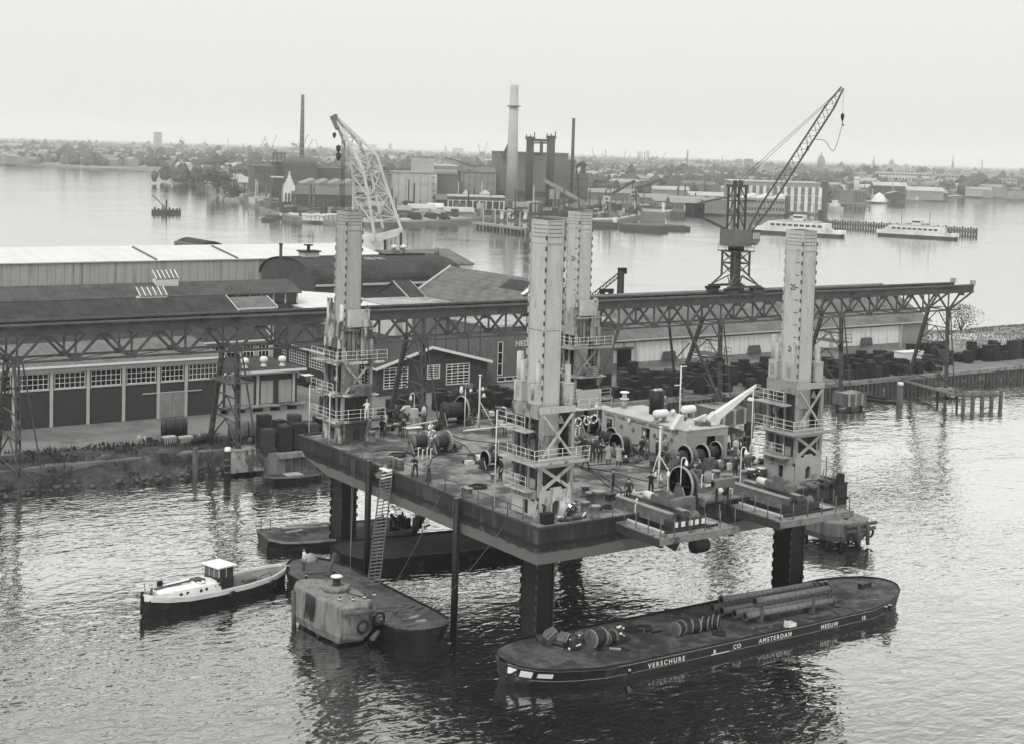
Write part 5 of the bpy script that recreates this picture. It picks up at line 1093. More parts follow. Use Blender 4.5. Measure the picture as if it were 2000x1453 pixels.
for px, py, r_, l in ((1258, 1228, .65, 'coil of wire on a stand on the barge'), (1232, 1230, .55, 'coil of wire lying beyond the gear on the barge'), (1405, 1238, .5, 'loose coil beside the end-on reels on the barge')): o = coil(bz(px, py), l, r_, 3)
# flanged pipes on bearers
pa, pb = HZ(1425, 1207, 1.14), HZ(1590, 1178, 1.14); dp = (pb-pa); dp.z = 0; dp.normalize(); nn = Vector((-dp.y, dp.x, 0)); pipe_m = mat('rusty_pipe', .15, .7, .35, 5, dark=.06, dscale=4, damt=.25)
def fpipe(off, lift, a, l, label):
    s0 = Vector((14.2, -6.0, 1.05))+nn*off+dp*a+Vector((0, 0, lift)); t = thing('flanged_pipe', label, 'pipe', s0, 0, 'flanged pipes stacked on the barge'); r = .245
    MB().tube(s0, s0+dp*l, r, n=14).build('barrel', pipe_m, t)
    for e in (0, l-.06): MB().tube(s0+dp*e, s0+dp*(e+.07), r*1.45, n=16).build('flange', mid, t)
    MB().tube(s0-dp*.004, s0, r*.85, n=14).build('bore', hollow, t)
fpipe(.2, .6, .4, 8.6, 'nearest flanged pipe, bottom of the stack on the barge'); fpipe(1.05, .6, .1, 9.0, 'second bottom flanged pipe of the stack'); fpipe(1.95, .6, -.4, 8.8, 'third bottom flanged pipe of the stack'); fpipe(2.85, .6, -.6, 9.0, 'rear bottom flanged pipe of the stack')
fpipe(.95, 1.32, 1.9, 7.4, 'front upper flanged pipe resting on the stack'); fpipe(2.3, 1.32, -.2, 9.0, 'rear upper flanged pipe resting on the stack, longest')
for k in (1.6, 6.6):
    s0 = Vector((14.2, -6.0, 1.05))+dp*k; t = thing('pipe_bearer', ('left' if k < 3 else 'right')+' timber bearer with upright stake holding the pipes', 'bearer', s0); MB().bar(s0-nn*.3+Vector((0, 0, .14)), s0+nn*3.4+Vector((0, 0, .14)), .22, .26).build('sleeper', tim, t); MB().box(s0.x-.08, s0.x+.08, s0.y-.33, s0.y-.17, 1.14, 2.4).build('stake', tim, t); MB().bar(s0-nn*1.0-dp*1.1+Vector((0, 0, .1)), s0-nn*1.0+dp*1.1+Vector((0, 0, .1)), .3, .14).build('loose_baulk', tim, t)
p = bz(1543, 1224); simple('white_crate', 'small open white box alone on the barge deck', 'box', p, [('side', MB().box(-.35, .35, -.3, -.26, 0, .35), white), ('side', MB().box(-.35, .35, .26, .3, 0, .35), white), ('end', MB().box(-.35, -.31, -.26, .26, 0, .5), white), ('end', MB().box(.31, .35, -.26, .26, 0, .35), white), ('bottom', MB().box(-.31, .31, -.26, .26, 0, .03), cream)])
for px, py, l in ((1604, 1146, 'left bollard at the far edge of the black barge'), (1613, 1144, 'right bollard at the far edge of the black barge'), (1730, 1194, 'left bollard at the stern of the black barge'), (1738, 1191, 'right bollard at the stern of the black barge')): bollard(bz(px, py), l, .38, .14, black, 'bollards of the black barge')
p = bz(1702, 1160); simple('hatch_cover', 'square steel hatch plate at the barge stern', 'hatch', p, [('plate', MB().box(-.9, .9, -.8, .8, 0, .1), mid), ('coaming', MB().box(-.2, .9, .85, 1.3, 0, .6), dark)])
cable([bz(a, b)+Vector((0, 0, .03)) for a, b in ((1590, 1165), (1620, 1158), (1650, 1165), (1640, 1175), (1610, 1172), (1630, 1185), (1665, 1187))], 'loose rope snaking over the barge stern', .03); cable([bz(a, b)+Vector((0, 0, .03)) for a, b in ((1000, 1262), (1015, 1275), (1030, 1272), (1035, 1285), (1060, 1300))], 'loose rope snaking over the barge bow', .03)
for px, py, a, l in ((1020, 1290, .1, 'pale plank on the barge bow'), (1040, 1300, -.12, 'longer plank in front of the pale one on the bow'), (1005, 1283, .6, 'short bent bar on the barge bow')): p = bz(px, py); simple('loose_plank', l, 'plank', p, [('board', MB().obox((0, 0), (math.cos(a), math.sin(a)), 2.0, .25, 0, .06), tim_pale if px == 1020 else tim)])
r_ = random.Random(18)
for k in range(30):
    a = r_.uniform(0, 3.1); o = MB().obox((0, 0), (math.cos(a), math.sin(a)), r_.uniform(.15, .9), r_.uniform(.06, .3), 0, r_.uniform(.03, .18)).build('scrap_piece', r_.choice((tim, tim_pale, mid, dark, black))); o.location = (r_.uniform(-3.5, 29), BY+r_.uniform(-3.2, 3.0), 1.04); tag(o, 'small scrap of wood or iron lying on the long black barge', 'scrap', 'scraps on the long black barge')
# ---- the barge with the ladder
st2 = [(-10.6, .6, .3, 1.12), (-10.1, 1.6, 1.1, 1.08), (-9.0, 2.3, 1.9, 1.04), (-7, 2.6, 2.5, 1.0), (0, 2.65, 2.62, .95), (7, 2.6, 2.5, 1.0), (8.8, 2.1, 1.8, 1.08), (9.9, 1.3, .9, 1.16), (10.4, .5, .2, 1.2)]
b2 = boat('work_barge', 'dark flat barge at the foot of the ladder with planks on deck', 'barge', (-6.0, 15.0, 0), math.radians(91), st2, (bhull, mat('barge_deck_rust', .075, .8, .4, .8, dark=.04, dscale=.6, damt=.3), bhull), -.5, .12)
r_ = random.Random(8)
for k in range(26):
    x, y = r_.uniform(-8.3, -4.2), r_.uniform(6.0, 10.5); a = r_.uniform(-.6, .6); l_ = r_.uniform(.4, 1.4); o = MB().obox((0, 0), (math.cos(a), math.sin(a)), l_, r_.uniform(.15, .35), 0, r_.uniform(.06, .2)).build('plank_offcut', r_.choice((tim, tim_pale, tim, mid))); o.location = (x, y, .98); tag(o, 'short timber offcut strewn on the deck below the ladder', 'offcut', 'timber offcuts on the ladder barge')
simple('mooring_post', 'leaning timber post on the barge with the man in white', 'post', HZ(642, 1122, 1.0), [('post', MB().bar((0, 0, 0), (.5, -.1, 1.7), .22), tim), ('foot', MB().box(-.2, .3, -.2, .2, 0, .1), tim)])
simple('spare_plank', 'dark baulk lying on the barge near the leaning post', 'plank', HZ(625, 1119, 1.0), [('board', MB().obox((0, 0), (.95, -.3), 2.4, .25, 0, .15), tim)]); bollard(HZ(562, 1113, 1.05), 'small bollard on the barge bow near the man in white', .35, .14, black, 'small bollards on the ladder barge'); bollard(HZ(598, 1131, 1.05), 'small bollard at the barge edge by the concrete dolphin', .3, .1, black, 'small bollards on the ladder barge')
simple('wicker_basket', 'pale upturned wicker basket behind the man on the barge', 'basket', HZ(606, 1097, 1.0), [('bowl', MB().lathe([(.62, 0), (.58, .3), (.4, .6), (.1, .74)], (0, 0, 0), 14), tim_pale), ('rim', MB().lathe([(.66, 0), (.66, .08)], (0, 0, 0), 14), tim)])
# ---- barges under the platform
b3 = boat('pontoon', 'dark pontoon with planks moored behind the left leg', 'pontoon', (1.2, 33.6, 0), math.radians(-8), [(-6.6, 1.9, 1.2, .95), (-5.4, 2.6, 2.3, .72), (-3, 2.8, 2.7, .62), (6, 2.8, 2.7, .62), (7, 2.5, 2.2, .7)], (bhull, bdeck, mat('gunwale_grey', .2, .7, .4, 2)), -.4, .1)
for k, (px, py, a, l_) in enumerate(((590, 1032, -.25, 3.5), (600, 1026, -.2, 4.0), (575, 1040, .1, 1.6), (615, 1030, -.3, 2.2))): p = HZ(px, py, .95); simple('scaffold_plank', ('longest', 'upper', 'short', 'far')[k]+' plank stacked on the pontoon behind the left leg', 'plank', p, [('board', MB().obox((0, 0), (math.cos(a), math.sin(a)), l_, .3, .1, .2), tim_pale), ('bearer', MB().box(-.1, .1, -.4, .4, 0, .1), tim)], 'planks on the pontoon')
t = thing('pontoon_rail', 'small iron rail frame at the pontoon corner', 'rail', HZ(515, 1030, 1.1)); railing(t, [tuple(HZ(510, 1032, 1.1)), tuple(HZ(528, 1035, 1.05))], 1.0, 2, .03, .8, dark)
b4 = boat('dark_barge', 'blackened barge in the shade under the platform', 'barge', (7.2, 24.8, 0), math.radians(-9), [(-9.8, 1.6, 1, 1.2), (-8.6, 3.0, 2.6, 1.0), (-6, 3.4, 3.2, .9), (9, 3.4, 3.2, .9), (10, 2.8, 2.2, 1.0)], (bhull, mat('dark_deck', .03, .8, .4, 1), bhull), -.4, .12)
clutter(790, 1030, 'heap of dark gear and timbers on the shaded barge', 12, 5, 3, 22, 1.3, .95, mats=(black, dark, dark, dark, tim))
# ---- motor launch on the left
axv = Vector((12.8, 3.2, 0)); rzl = math.atan2(axv.y, axv.x)
lst = [(-6.7, .25, .1, 1.55), (-6.3, .75, .35, 1.45), (-5.2, 1.25, .85, 1.25), (-3.5, 1.6, 1.35, 1.05), (-1, 1.72, 1.6, .92), (2, 1.7, 1.6, .88), (4.5, 1.45, 1.3, .95), (6, .9, .6, 1.08), (6.6, .35, .15, 1.15)]
lc = boat('motor_launch', 'small motor launch with white topsides and glazed wheelhouse at the left', 'launch', (-14.6, 22.4, 0), rzl, lst, (bhull, mat('launch_deck', .14, .75, .3, 1), white), -.4, .16)
def loc(name, mb, m, par=None): return mb.build(name, m, par or lc, local=True)
# white band along the sheer
for s in (-1, 1):
    mb = MB()
    for (x0, a0, b0, z0), (x1, a1, b1, z1) in zip(lst[:-1], lst[1:]):
        P = []
        for x, a_, b_, zz in ((x0, a0, b0, z0), (x1, a1, b1, z1)):
            for f in (.76, 1.06): P.append((x, s*((b_+(a_-b_)*f)+.03), zz*f))
        mb.add(P, [(0, 2, 3, 1)] if s < 0 else [(0, 1, 3, 2)])
    loc('white_band', mb, white)
mb = MB(); P = []; cst = [(-5.6, .55, 1.5), (-4.6, .95, 1.62), (-3, 1.2, 1.62), (-1.2, 1.28, 1.58), (-.6, 1.28, 1.55)]
for x, a_, zz in cst: P += [(x, -a_*1.12, .95), (x, -a_, zz), (x, 0, zz+.14), (x, a_, zz), (x, a_*1.12, .95)]
mb.add(P, [(i*5+j, i*5+j+1, (i+1)*5+j+1, (i+1)*5+j) for i in range(4) for j in range(4)]+[(0, 1, 2, 3, 4), (24, 23, 22, 21, 20)]); cb = loc('cabin_top', mb, white)
for x in (-4.1, -3.5, -2.4, -1.9, -1.1): loc('porthole', MB().lathe([(.13, -.03), (.13, 0)], (x, -(1.30 if x > -3 else 1.16), 1.32), 10, 1), black, cb)
loc('mast', MB().bar((-5.6, .1, 1.78), (-2.6, -.25, 1.9), .14), tim, cb); loc('hatch', MB().box(-2.2, -1.4, -.45, .45, 1.66, 1.85), mat('hatch_dark', .05, .6), cb); loc('skylight', MB().box(-3.4, -2.7, -.3, .3, 1.7, 1.84), cream, cb)
loc('stem_post', MB().bar((-6.75, 0, .2), (-6.7, 0, 1.85), .18), black); loc('samson_post', MB().bar((-5.9, 0, 1.4), (-5.9, 0, 1.95), .14), tim)
wb = MB(); wb.box(-.5, .9, -.95, .95, .85, 1.75); wh = loc('wheelhouse', wb, mat('wheelhouse_dark', .03, .6, .3, 2))
for x in (-.5, .84):
    for y in (-.95, .89): loc('window_post', MB().box(x, x+.06, y, y+.06, 1.75, 2.55), cream, wh)
for y in (-.3, .3): loc('window_post', MB().box(-.5, -.45, y-.02, y+.02, 1.75, 2.55), cream, wh)
loc('window_post', MB().box(.15, .2, -.95, -.9, 1.75, 2.55), cream, wh); loc('pane', MB().box(-.48, -.475, -.9, .9, 1.76, 2.54), mat('clear_pane', .05, .06, spec=.6), wh); loc('pane', MB().box(-.44, .84, -.93, -.925, 1.76, 2.54), mat('clear_pane', .05, .06), wh)
loc('wheelhouse_roof', MB().box(-.7, 1.05, -1.12, 1.12, 2.55, 2.64), white); loc('engine_hatch', MB().box(-1.35, -.55, -.9, .9, 1.0, 1.5), mat('hatch_dark', .05, .6)); loc('chart_board', MB().box(-1.3, -.8, -.85, -.2, 1.52, 1.56), white)
loc('cockpit_floor', MB().box(1.2, 5.2, -1.0, 1.0, .86, .90), mat('floor_boards', .10, .8, .3, 2)); loc('bench', MB().box(2.0, 3.2, -.9, -.5, .9, 1.1), tim)
loc('tiller_frame', MB().pipe([(3.0, -1.4, .95), (3.2, -1.4, 1.35), (4.2, -1.2, 1.4), (4.4, -1.2, 1.0)], .03), dark)
def tyre(parent, c, r, axis, local=True, m=black):
    n, k = 16, 7; P = []
    for i in range(n):
        a = 2*math.pi*i/n
        for j in range(k):
            b = 2*math.pi*j/k; q = r+.11*math.cos(b); h_ = .11*math.sin(b)
            P.append((c[0]+q*math.cos(a), c[1]+h_, c[2]+q*math.sin(a)) if axis == 1 else (c[0]+h_, c[1]+q*math.cos(a), c[2]+q*math.sin(a)))
    return MB().add(P, [(i*k+j, i*k+(j+1) % k, ((i+1) % n)*k+(j+1) % k, ((i+1) % n)*k+j) for i in range(n) for j in range(k)], True).build('tyre', m, parent, local=local)
tyre(lc, (.1, -1.92, .55), .26, 1); tyre(lc, (-.7, -1.3, 1.65), .22, 0); tyre(lc, (4.1, -1.75, .6), .24, 1)
loc('flag_staff', MB().tube((-6.1, .5, 1.4), (-6.2, .5, 2.3), .03, n=5), tim); loc('lifebuoy', MB().lathe([(.25, 0), (.33, .08), (.25, .14), (.18, .08), (.25, 0)], (-1.9, -.6, 1.66), 14), white)
loc('anchor_box', MB().box(-4.9, -4.5, .6, .8, 1.7, 2.1), black)
# ---- concrete mooring dolphins
dolph_m = mat('dolphin_concrete', .165, .85, .35, 2.2, (1, 1, .22), bump=.4, dark=.08, dscale=1.6, damt=.28)
def dolphin(label, poly, ztop, zbot, bol, tyres, timbers):
    cx = sum(q[0] for q in poly)/len(poly); cy = sum(q[1] for q in poly)/len(poly); t = thing('concrete_dolphin', label, 'dolphin', (cx, cy, 0), 0, 'concrete mooring dolphins')
    mb = MB(); n = len(poly); P = [];
    for f, zz in ((.86, zbot), (1.0, zbot+.6), (1.0, ztop-.12), (.975, ztop)):
        for x, y in poly: P.append((cx+(x-cx)*f, cy+(y-cy)*f, zz))
    mb.add(P, [(j*n+i, j*n+(i+1) % n, (j+1)*n+(i+1) % n, (j+1)*n+i) for j in range(3) for i in range(n)]+[tuple(range(n))[::-1], tuple(range(3*n, 4*n))]); mb.build('cap_block', dolph_m, t)
    for i in range(0, n, 1): x, y = poly[i]; MB().tube((cx+(x-cx)*.7, cy+(y-cy)*.7, -2), (cx+(x-cx)*.7, cy+(y-cy)*.7, zbot+.1), .28, n=10).build('pile', black, t)
    if bol:
        bx, by = bol; MB().lathe([(.95, ztop), (1.0, ztop+.08), (.98, ztop+.32), (.9, ztop+.36)], (bx, by, 0), 20).build('plinth', dolph_m, t)
        q = MB().lathe([(.34, ztop+.36), (.3, ztop+.45), (.26, ztop+.75), (.36, ztop+.9), (.4, ztop+.95)], (bx, by, 0), 16).build('bollard', dark, t); MB().lathe([(.42, ztop+.95), (.46, ztop+1.02), (.3, ztop+1.08)], (bx, by, 0), 16).build('bollard_cap', white, q)
        cable([(bx+.4, by-.2, ztop+.4), (bx+.3, by-1.2, ztop+.05), (bx+.6, by-2.2, ztop+.05), (bx+1.2, by-3.2, ztop+.05)], 'dark rope trailing from the bollard over the concrete dolphin', .05)
    for c, ax in tyres: tyre(t, c, .42, ax, local=False)
    for a, b in timbers: MB().tube(a, b, .2, .17, 8).build('fender_log', tim, t)
    return t
dolphin('large stained concrete mooring dolphin with white-capped bollard beside the launch', [(-11.9, 6.9), (-9.9, 6.6), (-9.0, 7.6), (-8.9, 10), (-9.1, 13.0), (-10.6, 14.5), (-11.7, 14.5), (-12.4, 13.4), (-12.3, 10)], 2.95, .2, (-10.2, 10.9), [((-10.4, 6.35, 1.5), 1), ((-8.85, 6.9, 1.7), 1)], [((-11.9, 6.65, 2.6), (-9.6, 6.35, 2.5)), ((-9.5, 6.5, 2.3), (-8.7, 7.6, 2.4)), ((-11.8, 6.6, .9), (-10.4, 6.3, .7)), ((-12.5, 13.2, 2.6), (-12.4, 13.2, -.6)), ((-9.7, 6.25, .6), (-8.8, 7.0, .7))])
fr_ = MB(); r_ = random.Random(9)
for k in range(40): y = 10.6+r_.uniform(-.7, .7); fr_.tube((-12.42, y, 2.95), (-12.46, y+r_.uniform(-.1, .1), r_.uniform(1.0, 2.2)), .03, n=4)
tag(fr_.build('rope_fringe', rope, None), 'fringe of old rope hanging on the side of the large concrete dolphin', 'rope', kind='stuff')
for k, (px, py) in enumerate(((664, 1172), (690, 1172), (712, 1168), (731, 1163))): p = HZ(px, py, 2.98); simple('lashing_post', 'short lashing post on the fendered edge of the large dolphin', 'post', p, [('post', MB().tube((0, 0, 0), (0, 0, .3), .07, n=6), black), ('rope_turn', MB().lathe([(.1, .05), (.14, .1), (.1, .15)], (0, 0, 0), 8), cream)], 'lashing posts on the large dolphin')
dolphin('concrete mooring dolphin with tyres behind the right leg', [(38.6, 13.8), (38.6, 9.6), (39.6, 8.2), (42.4, 8.0), (43.6, 9.0), (43.6, 12), (42, 14)], 2.3, .5, None, [((40.2, 7.9, .95), 1), ((43.3, 8.5, 1.0), 1)], [((39.5, 7.95, 2.1), (43.4, 7.85, 2.1)), ((39.6, 8.0, 1.6), (43.3, 7.9, 1.6)), ((41, 7.8, 2.3), (41, 7.7, .3)), ((42.2, 7.8, 2.3), (42.2, 7.7, .2))])
# ---- piles, rowing boat
def pile(px, py, h, r, label, m=tim, cap=None, lean=0, name='mooring_pile', group='timber mooring piles'):
    p = HZ(px, py, 0); t = thing(name, label, 'pile', p, 0, group); MB().tube((0, 0, -2), (lean, 0, h), r*1.1, r, 10).build('pile', m, t, local=True)
    if cap: MB().lathe([(r*1.0, h), (r*1.1, h+.05), (r*.9, h+.4), (.1, h+.45)], (lean, 0, 0), 10).build('cap', cap, t, local=True)
    return t
pile(381, 932, 3.2, .28, 'weathered pile at the foot of the grassy bank', tim); t = pile(444, 936, 3.0, .34, 'thick pile with white cap beside the gantry pier', black, white)
for h_ in (.8, 1.5, 2.1): MB().box(-.42, .42, -.45, .0, h_, h_+.08).build('band', mid, t, local=True)
pile(1757, 790, 2.9, .45, 'pale-topped conical pile standing alone in the dock at the right', tim, cream); pile(1464, 846, 4.2, .45, 'thick rope-wound pile right of the deck crane', black, cream)
t = bpy.data.objects['mooring_pile.003'] if 'mooring_pile.003' in bpy.data.objects else None
if t:
    for k in range(12): MB().lathe([(.5, 0), (.56, .08), (.5, .16)], (0, 0, 1.6+k*.2), 10).build('rope_turn', mid, t, local=True)
rb = boat('rowing_boat', 'small dark boat with a pale hatch moored at the quay by the left tower', 'boat', HZ(572, 938, 0), math.radians(-4), [(-3.2, .3, .1, .75), (-2.4, .9, .6, .62), (0, 1.15, 1.0, .55), (2.4, 1.0, .8, .58), (3.0, .7, .5, .62)], (bhull, dark, mid), -.3, .1)
MB().box(-.9, .9, -.7, .7, .6, .72).build('hatch', tim_pale, rb, local=True)
# ================================================================ CRANE RUNWAY ON THE QUAY
GF, GR, GB, GT0, GT1 = 63.5, 67.3, 12.95, 15.5, 16.6
ND = [-1.2+5.72*k for k in range(-6, 22)]; XL, XR = ND[0], 124.6
run = thing('crane_runway', 'long dark lattice crane runway on trestles along the quay', 'runway', (50, 65, 12.9))
for y, nm in ((GF, 'front'), (GR, 'rear')):
    g = MB(); g.box(XL, XR, y-.03, y+.03, GT0+.1, GT1-.1); g.box(XL, XR, y-.3, y+.3, GT1-.1, GT1); g.box(XL, XR, y-.28, y+.28, GT0, GT0+.1)
    gi = g.build('plate_girder', gantry_m, run)
    MB().box(XL, XR, y-.06, y+.06, GT1, GT1+.14).build('crane_rail', mid, gi)
    MB().box(XL, ND[-1]+2.8, y-.12, y+.12, GB-.12, GB+.1).build('bottom_chord', gantry_m, run)
    for k, x in enumerate(ND):
        MB().box(x-.09, x+.09, y-.09, y+.09, GB+.1, GT0).build('vertical', gantry_m, run)
        MB().box(x-.5, x+.5, y-.14, y+.14, GB-.16, GB+.42).build('gusset', gantry_m, run)
        for s in (-1, 1):
            xt = x+s*2.6
            if XL <= xt <= XR: MB().bar((x+s*.15, y, GB), (xt, y, GT0+.05), .2, .26).build('diagonal', gantry_m, run)
    for x in ND: MB().box(x+2.86-.6, x+2.86+.6, y-.13, y+.13, GT0-.4, GT0).build('gusset', gantry_m, run)
    MB().bar((ND[-1]+.2, y, GB), (XR-.4, y, GT0), .2, .26).build('diagonal', gantry_m, run); MB().box(XR-.5, XR, y-.35, y+.35, GT1+.14, GT1+.75).build('end_stop', mat('stop_pale', .3, .6, .2, 2), run)
for k, x in enumerate(ND):
    MB().bar((x, GF+.15, GB), (x, GR-.15, GB), .14, .14).build('cross_member', gantry_m, run); MB().bar((x, GF+.1, GT0-.1), (x, GR-.1, GT0-.1), .14, .14).build('cross_member', gantry_m, run)
    if k < len(ND)-1: MB().bar((x, GF+.1, GB+.03), (ND[k+1], GR-.1, GB+.03), .09, .09).build('wind_brace', gantry_m, run)
def battened(mb, a, b, w_=.42, d=.36):
    a, b = Vector(a), Vector(b); L_ = (b-a).length; n = int(L_/1.25)
    for s in (-1, 1): mb.bar(a+Vector((s*d/2, 0, 0)), b+Vector((s*d/2, 0, 0)), .12, w_)
    for k in range(n+1): q = a+(b-a)*((k+.0)/n); e = (b-a).normalized()*.22; mb.bar(q-e, q+e, d, w_*.92)
    return mb
def trestle(k, label, ff=(62.6, 1.6), rf=(70.4, 2.0), plat=0, knee=0, extra=True):
    x = -1.2+5.72*k; t = thing('runway_trestle', label, 'trestle', (x, 66, 2), 0, 'trestles under the crane runway')
    fa, fb, ra, rb_ = (x, GF, GB-.2), (x, ff[0], ff[1]), (x, GR, GB-.2), (x, rf[0], rf[1])
    battened(MB(), fa, fb).build('leg', gantry_m, t); battened(MB(), ra, rb_).build('leg', gantry_m, t)
    for dx in (.55,): 
        MB().bar((x+dx, GF, GB), (x+dx*4.2, ff[0]+.4, ff[1]+.4), .13).build('strut', gantry_m, t)
    L = lambda a, b, f: tuple(a[i]+(b[i]-a[i])*f for i in range(3))
    lv = [0, .22, .45, .68, .95]
    for i in range(4):
        a0, a1, b0, b1 = L(fa, fb, lv[i]), L(fa, fb, lv[i+1]), L(ra, rb_, lv[i]), L(ra, rb_, lv[i+1])
        MB().bar(a1, b1, .12).build('tie', gantry_m, t); m_ = tuple((a0[j]+b0[j])/2 for j in range(3))
        MB().bar(m_, a1, .12).build('brace', gantry_m, t); MB().bar(m_, b1, .12).build('brace', gantry_m, t)
    if plat:
        z = plat; MB().box(x-1.3, x+1.3, GF-1.0, GR+.6, z-.08, z).build('platform', gantry_m, t); railing(t, [(x-1.25, GF-.95, z), (x+1.25, GF-.95, z), (x+1.25, GR+.5, z)], 1.05, 2, .03, 1.2, gantry_m)
    if knee:
        for y0, f_ in ((GF, fb), (GR, rb_)): MB().bar((x+knee*5.72, y0, GB-.2), (f_[0], f_[1], f_[2]), .3, .34).build('knee_strut', gantry_m, t); MB().bar((x+knee*2.6, (y0+f_[1])/2, 7.2), (x, (y0+f_[1])/2, 9.5), .14).build('brace', gantry_m, t)
    return t
trestle(-3, 'dark trestle of the runway farthest left beyond the brick shed door'); trestle(1, 'dark trestle in front of the brick shed on a concrete pier at the left', plat=9.6); trestle(5, 'dark trestle behind the left part of the deck, before the gabled hall', rf=(71.2, 2)); trestle(9, 'trestle with a slanting knee mostly hidden behind the front corner leg', knee=1, rf=(72, 2)); trestle(13, 'tall trestle with long slanting knees left of the right-hand leg', ff=(63.1, 2.6), knee=-1, rf=(72, 2), plat=8.6); trestle(17, 'trestle with service platforms just right of the right-hand leg', ff=(63, 2.3), plat=9.3, rf=(71, 2)); trestle(21, 'last trestle at the right end of the runway', ff=(63.2, 1.3), rf=(70.5, 2))
def pier(x, y, label, m=concrete):
    t = thing('trestle_pier', label, 'pier', (x, y, 0), 0, 'piers under the trestles'); P = []
    for hx, hy, zz in ((1.9, 1.5, .35), (1.15, .8, 2.35), (1.2, .85, 2.4), (1.2, .85, 2.6)): P += [(x-hx, y-hy, zz), (x+hx, y-hy, zz), (x+hx, y+hy, zz), (x-hx, y+hy, zz)]
    MB().add(P, [(3, 2, 1, 0)]+[(j*4+i, j*4+(i+1) % 4, (j+1)*4+(i+1) % 4, (j+1)*4+i) for j in range(3) for i in range(4)]+[(12, 13, 14, 15)]).build('block', m, t)
    for a in (-1, 1):
        for b in (-1, 1): MB().tube((x+a*1.2, y+b*.9, -2), (x+a*1.2, y+b*.9, .4), .2, n=8).build('pile', black, t)
pier(4.9, 62.5, 'tapered pale concrete pier under the left trestle')
def fender_block(x0, x1, y0, y1, z0, z1, label):
    t = thing('fender_block', label, 'fender', ((x0+x1)/2, (y0+y1)/2, 0), 0, 'timber-clad fender blocks'); MB().box(x0+.1, x1-.1, y0+.1, y1-.1, z0, z1).build('core', concrete, t)
    n = 11
    for k in range(n): a = x0+(x1-x0)*k/n; MB().box(a+.02, a+(x1-x0)/n-.02, y0, y0+.1, z0-.1, z1-.05+.05*math.sin(k*2.1)).build('plank', tim if k % 4 else tim_pale, t)
    for k in range(12): a = y0+.12+(y1-y0-.12)*k/12; MB().box(x0, x0+.1, a+.02, a+(y1-y0)/12-.02, z0-.1, z1).build('plank', tim, t)
    for xx in (x0+.5, x1-.5):
        for yy in (y0+.5, y1-.5): MB().tube((xx, yy, -2), (xx, yy, z0), .25, n=8).build('pile', black, t)
fender_block(68.6, 73.6, 57.2, 63.2, .7, 2.5, 'plank-clad fender block under the slanting-kneed trestle'); fender_block(95, 98.6, 60.4, 63.6, .7, 2.3, 'plank-clad fender block under the trestle right of the right leg'); fender_block(117.4, 120.6, 61.6, 64.4, .4, 1.2, 'low fender block under the last trestle')
# catwalk at the right end
a, b = HZ(1762, 742, 1.6), HZ(1872, 772, 1.6); t = thing('catwalk', 'narrow railed catwalk from the quay out to the last trestle', 'catwalk', a); MB().bar(a, b, 1.2, .16).build('deck', mid, t); off = Vector((.45, -.35, .08)); railing(t, [tuple(a+off), tuple(b+off)], 1.0, 2, .03, 1.6, mid); railing(t, [tuple(a-off+Vector((0, 0, .16))), tuple(b-off+Vector((0, 0, .16)))], 1.0, 2, .03, 1.6, mid)
for f in (.3, .65, .98): q = a.lerp(b, f); MB().tube((q.x, q.y, -2), (q.x, q.y, 1.5), .18, n=8).build('pile', black, t)
a, b = HZ(1872, 772, 1.6), HZ(1945, 768, 1.6); t = thing('jetty', 'timber jetty on round piles at the right edge', 'jetty', a); MB().bar(a, b, 2.2, .3).build('deck', tim, t)
for k in range(5): q = a.lerp(b, k/4+.02); MB().tube((q.x, q.y-.8, -2), (q.x, q.y-.8, 2.2), .3, n=8).build('pile', tim, t)
for k, (p1, p2) in enumerate((((1640, 772), (1760, 788)), ((1690, 772), (1730, 778)))): a, b = HZ(*p1, .12), HZ(*p2, .12); simple('floating_boom', ('long', 'short')[k]+' dark timber boom floating across the dock at the right', 'boom', a, [('log', MB().tube((0, 0, 0), tuple(b-a), .22, n=8), black), ('shackle', MB().box(-.1, .1, -.1, .1, .2, .35), dark)])
# ---------------------------------------------------------------- luffing crane on the runway
cx, cy = 77.2, 65.4; d0 = (Vector((cx, cy, 25))-CAM).dot(FW); C = lambda px, py, dd=0: HD(px, py, d0+dd)
cr_m = mat('crane_steel', .06, .6, .35, 1.5); cab_m = mat('crane_cab', .12, .6, .2, 1.2)
cr = thing('luffing_crane', 'dark luffing jib crane standing on the runway with its jib raised to the right', 'crane', (cx, cy, GT1+.14))
zb = GT1+.14
for x in (-2.3, 2.3):
    for y in (GF, GR): b = MB().box(cx+x-.9, cx+x+.9, y-.3, y+.3, zb, zb+.75).build('bogie', cr_m, cr); MB().box(cx+x-1.1, cx+x+1.1, y-.35, y+.35, zb+.45, zb+.8).build('bogie_frame', black, b)
MB().box(cx-3.0, cx+3.0, GF-.2, GF+.2, zb+.75, zb+1.05).build('sill_beam', cr_m, cr); MB().box(cx-3.0, cx+3.0, GR-.2, GR+.2, zb+.75, zb+1.05).build('sill_beam', cr_m, cr)
tc_ = [(cx+sx*1.35, cy+sy*1.25) for sx, sy in ((-1, -1), (1, -1), (1, 1), (-1, 1))]; bc_ = [(cx+sx*2.6, (GF if sy < 0 else GR)) for sx, sy in ((-1, -1), (1, -1), (1, 1), (-1, 1))]
Z1, Z2, Z3 = zb+2.3, zb+4.0, zb+5.6
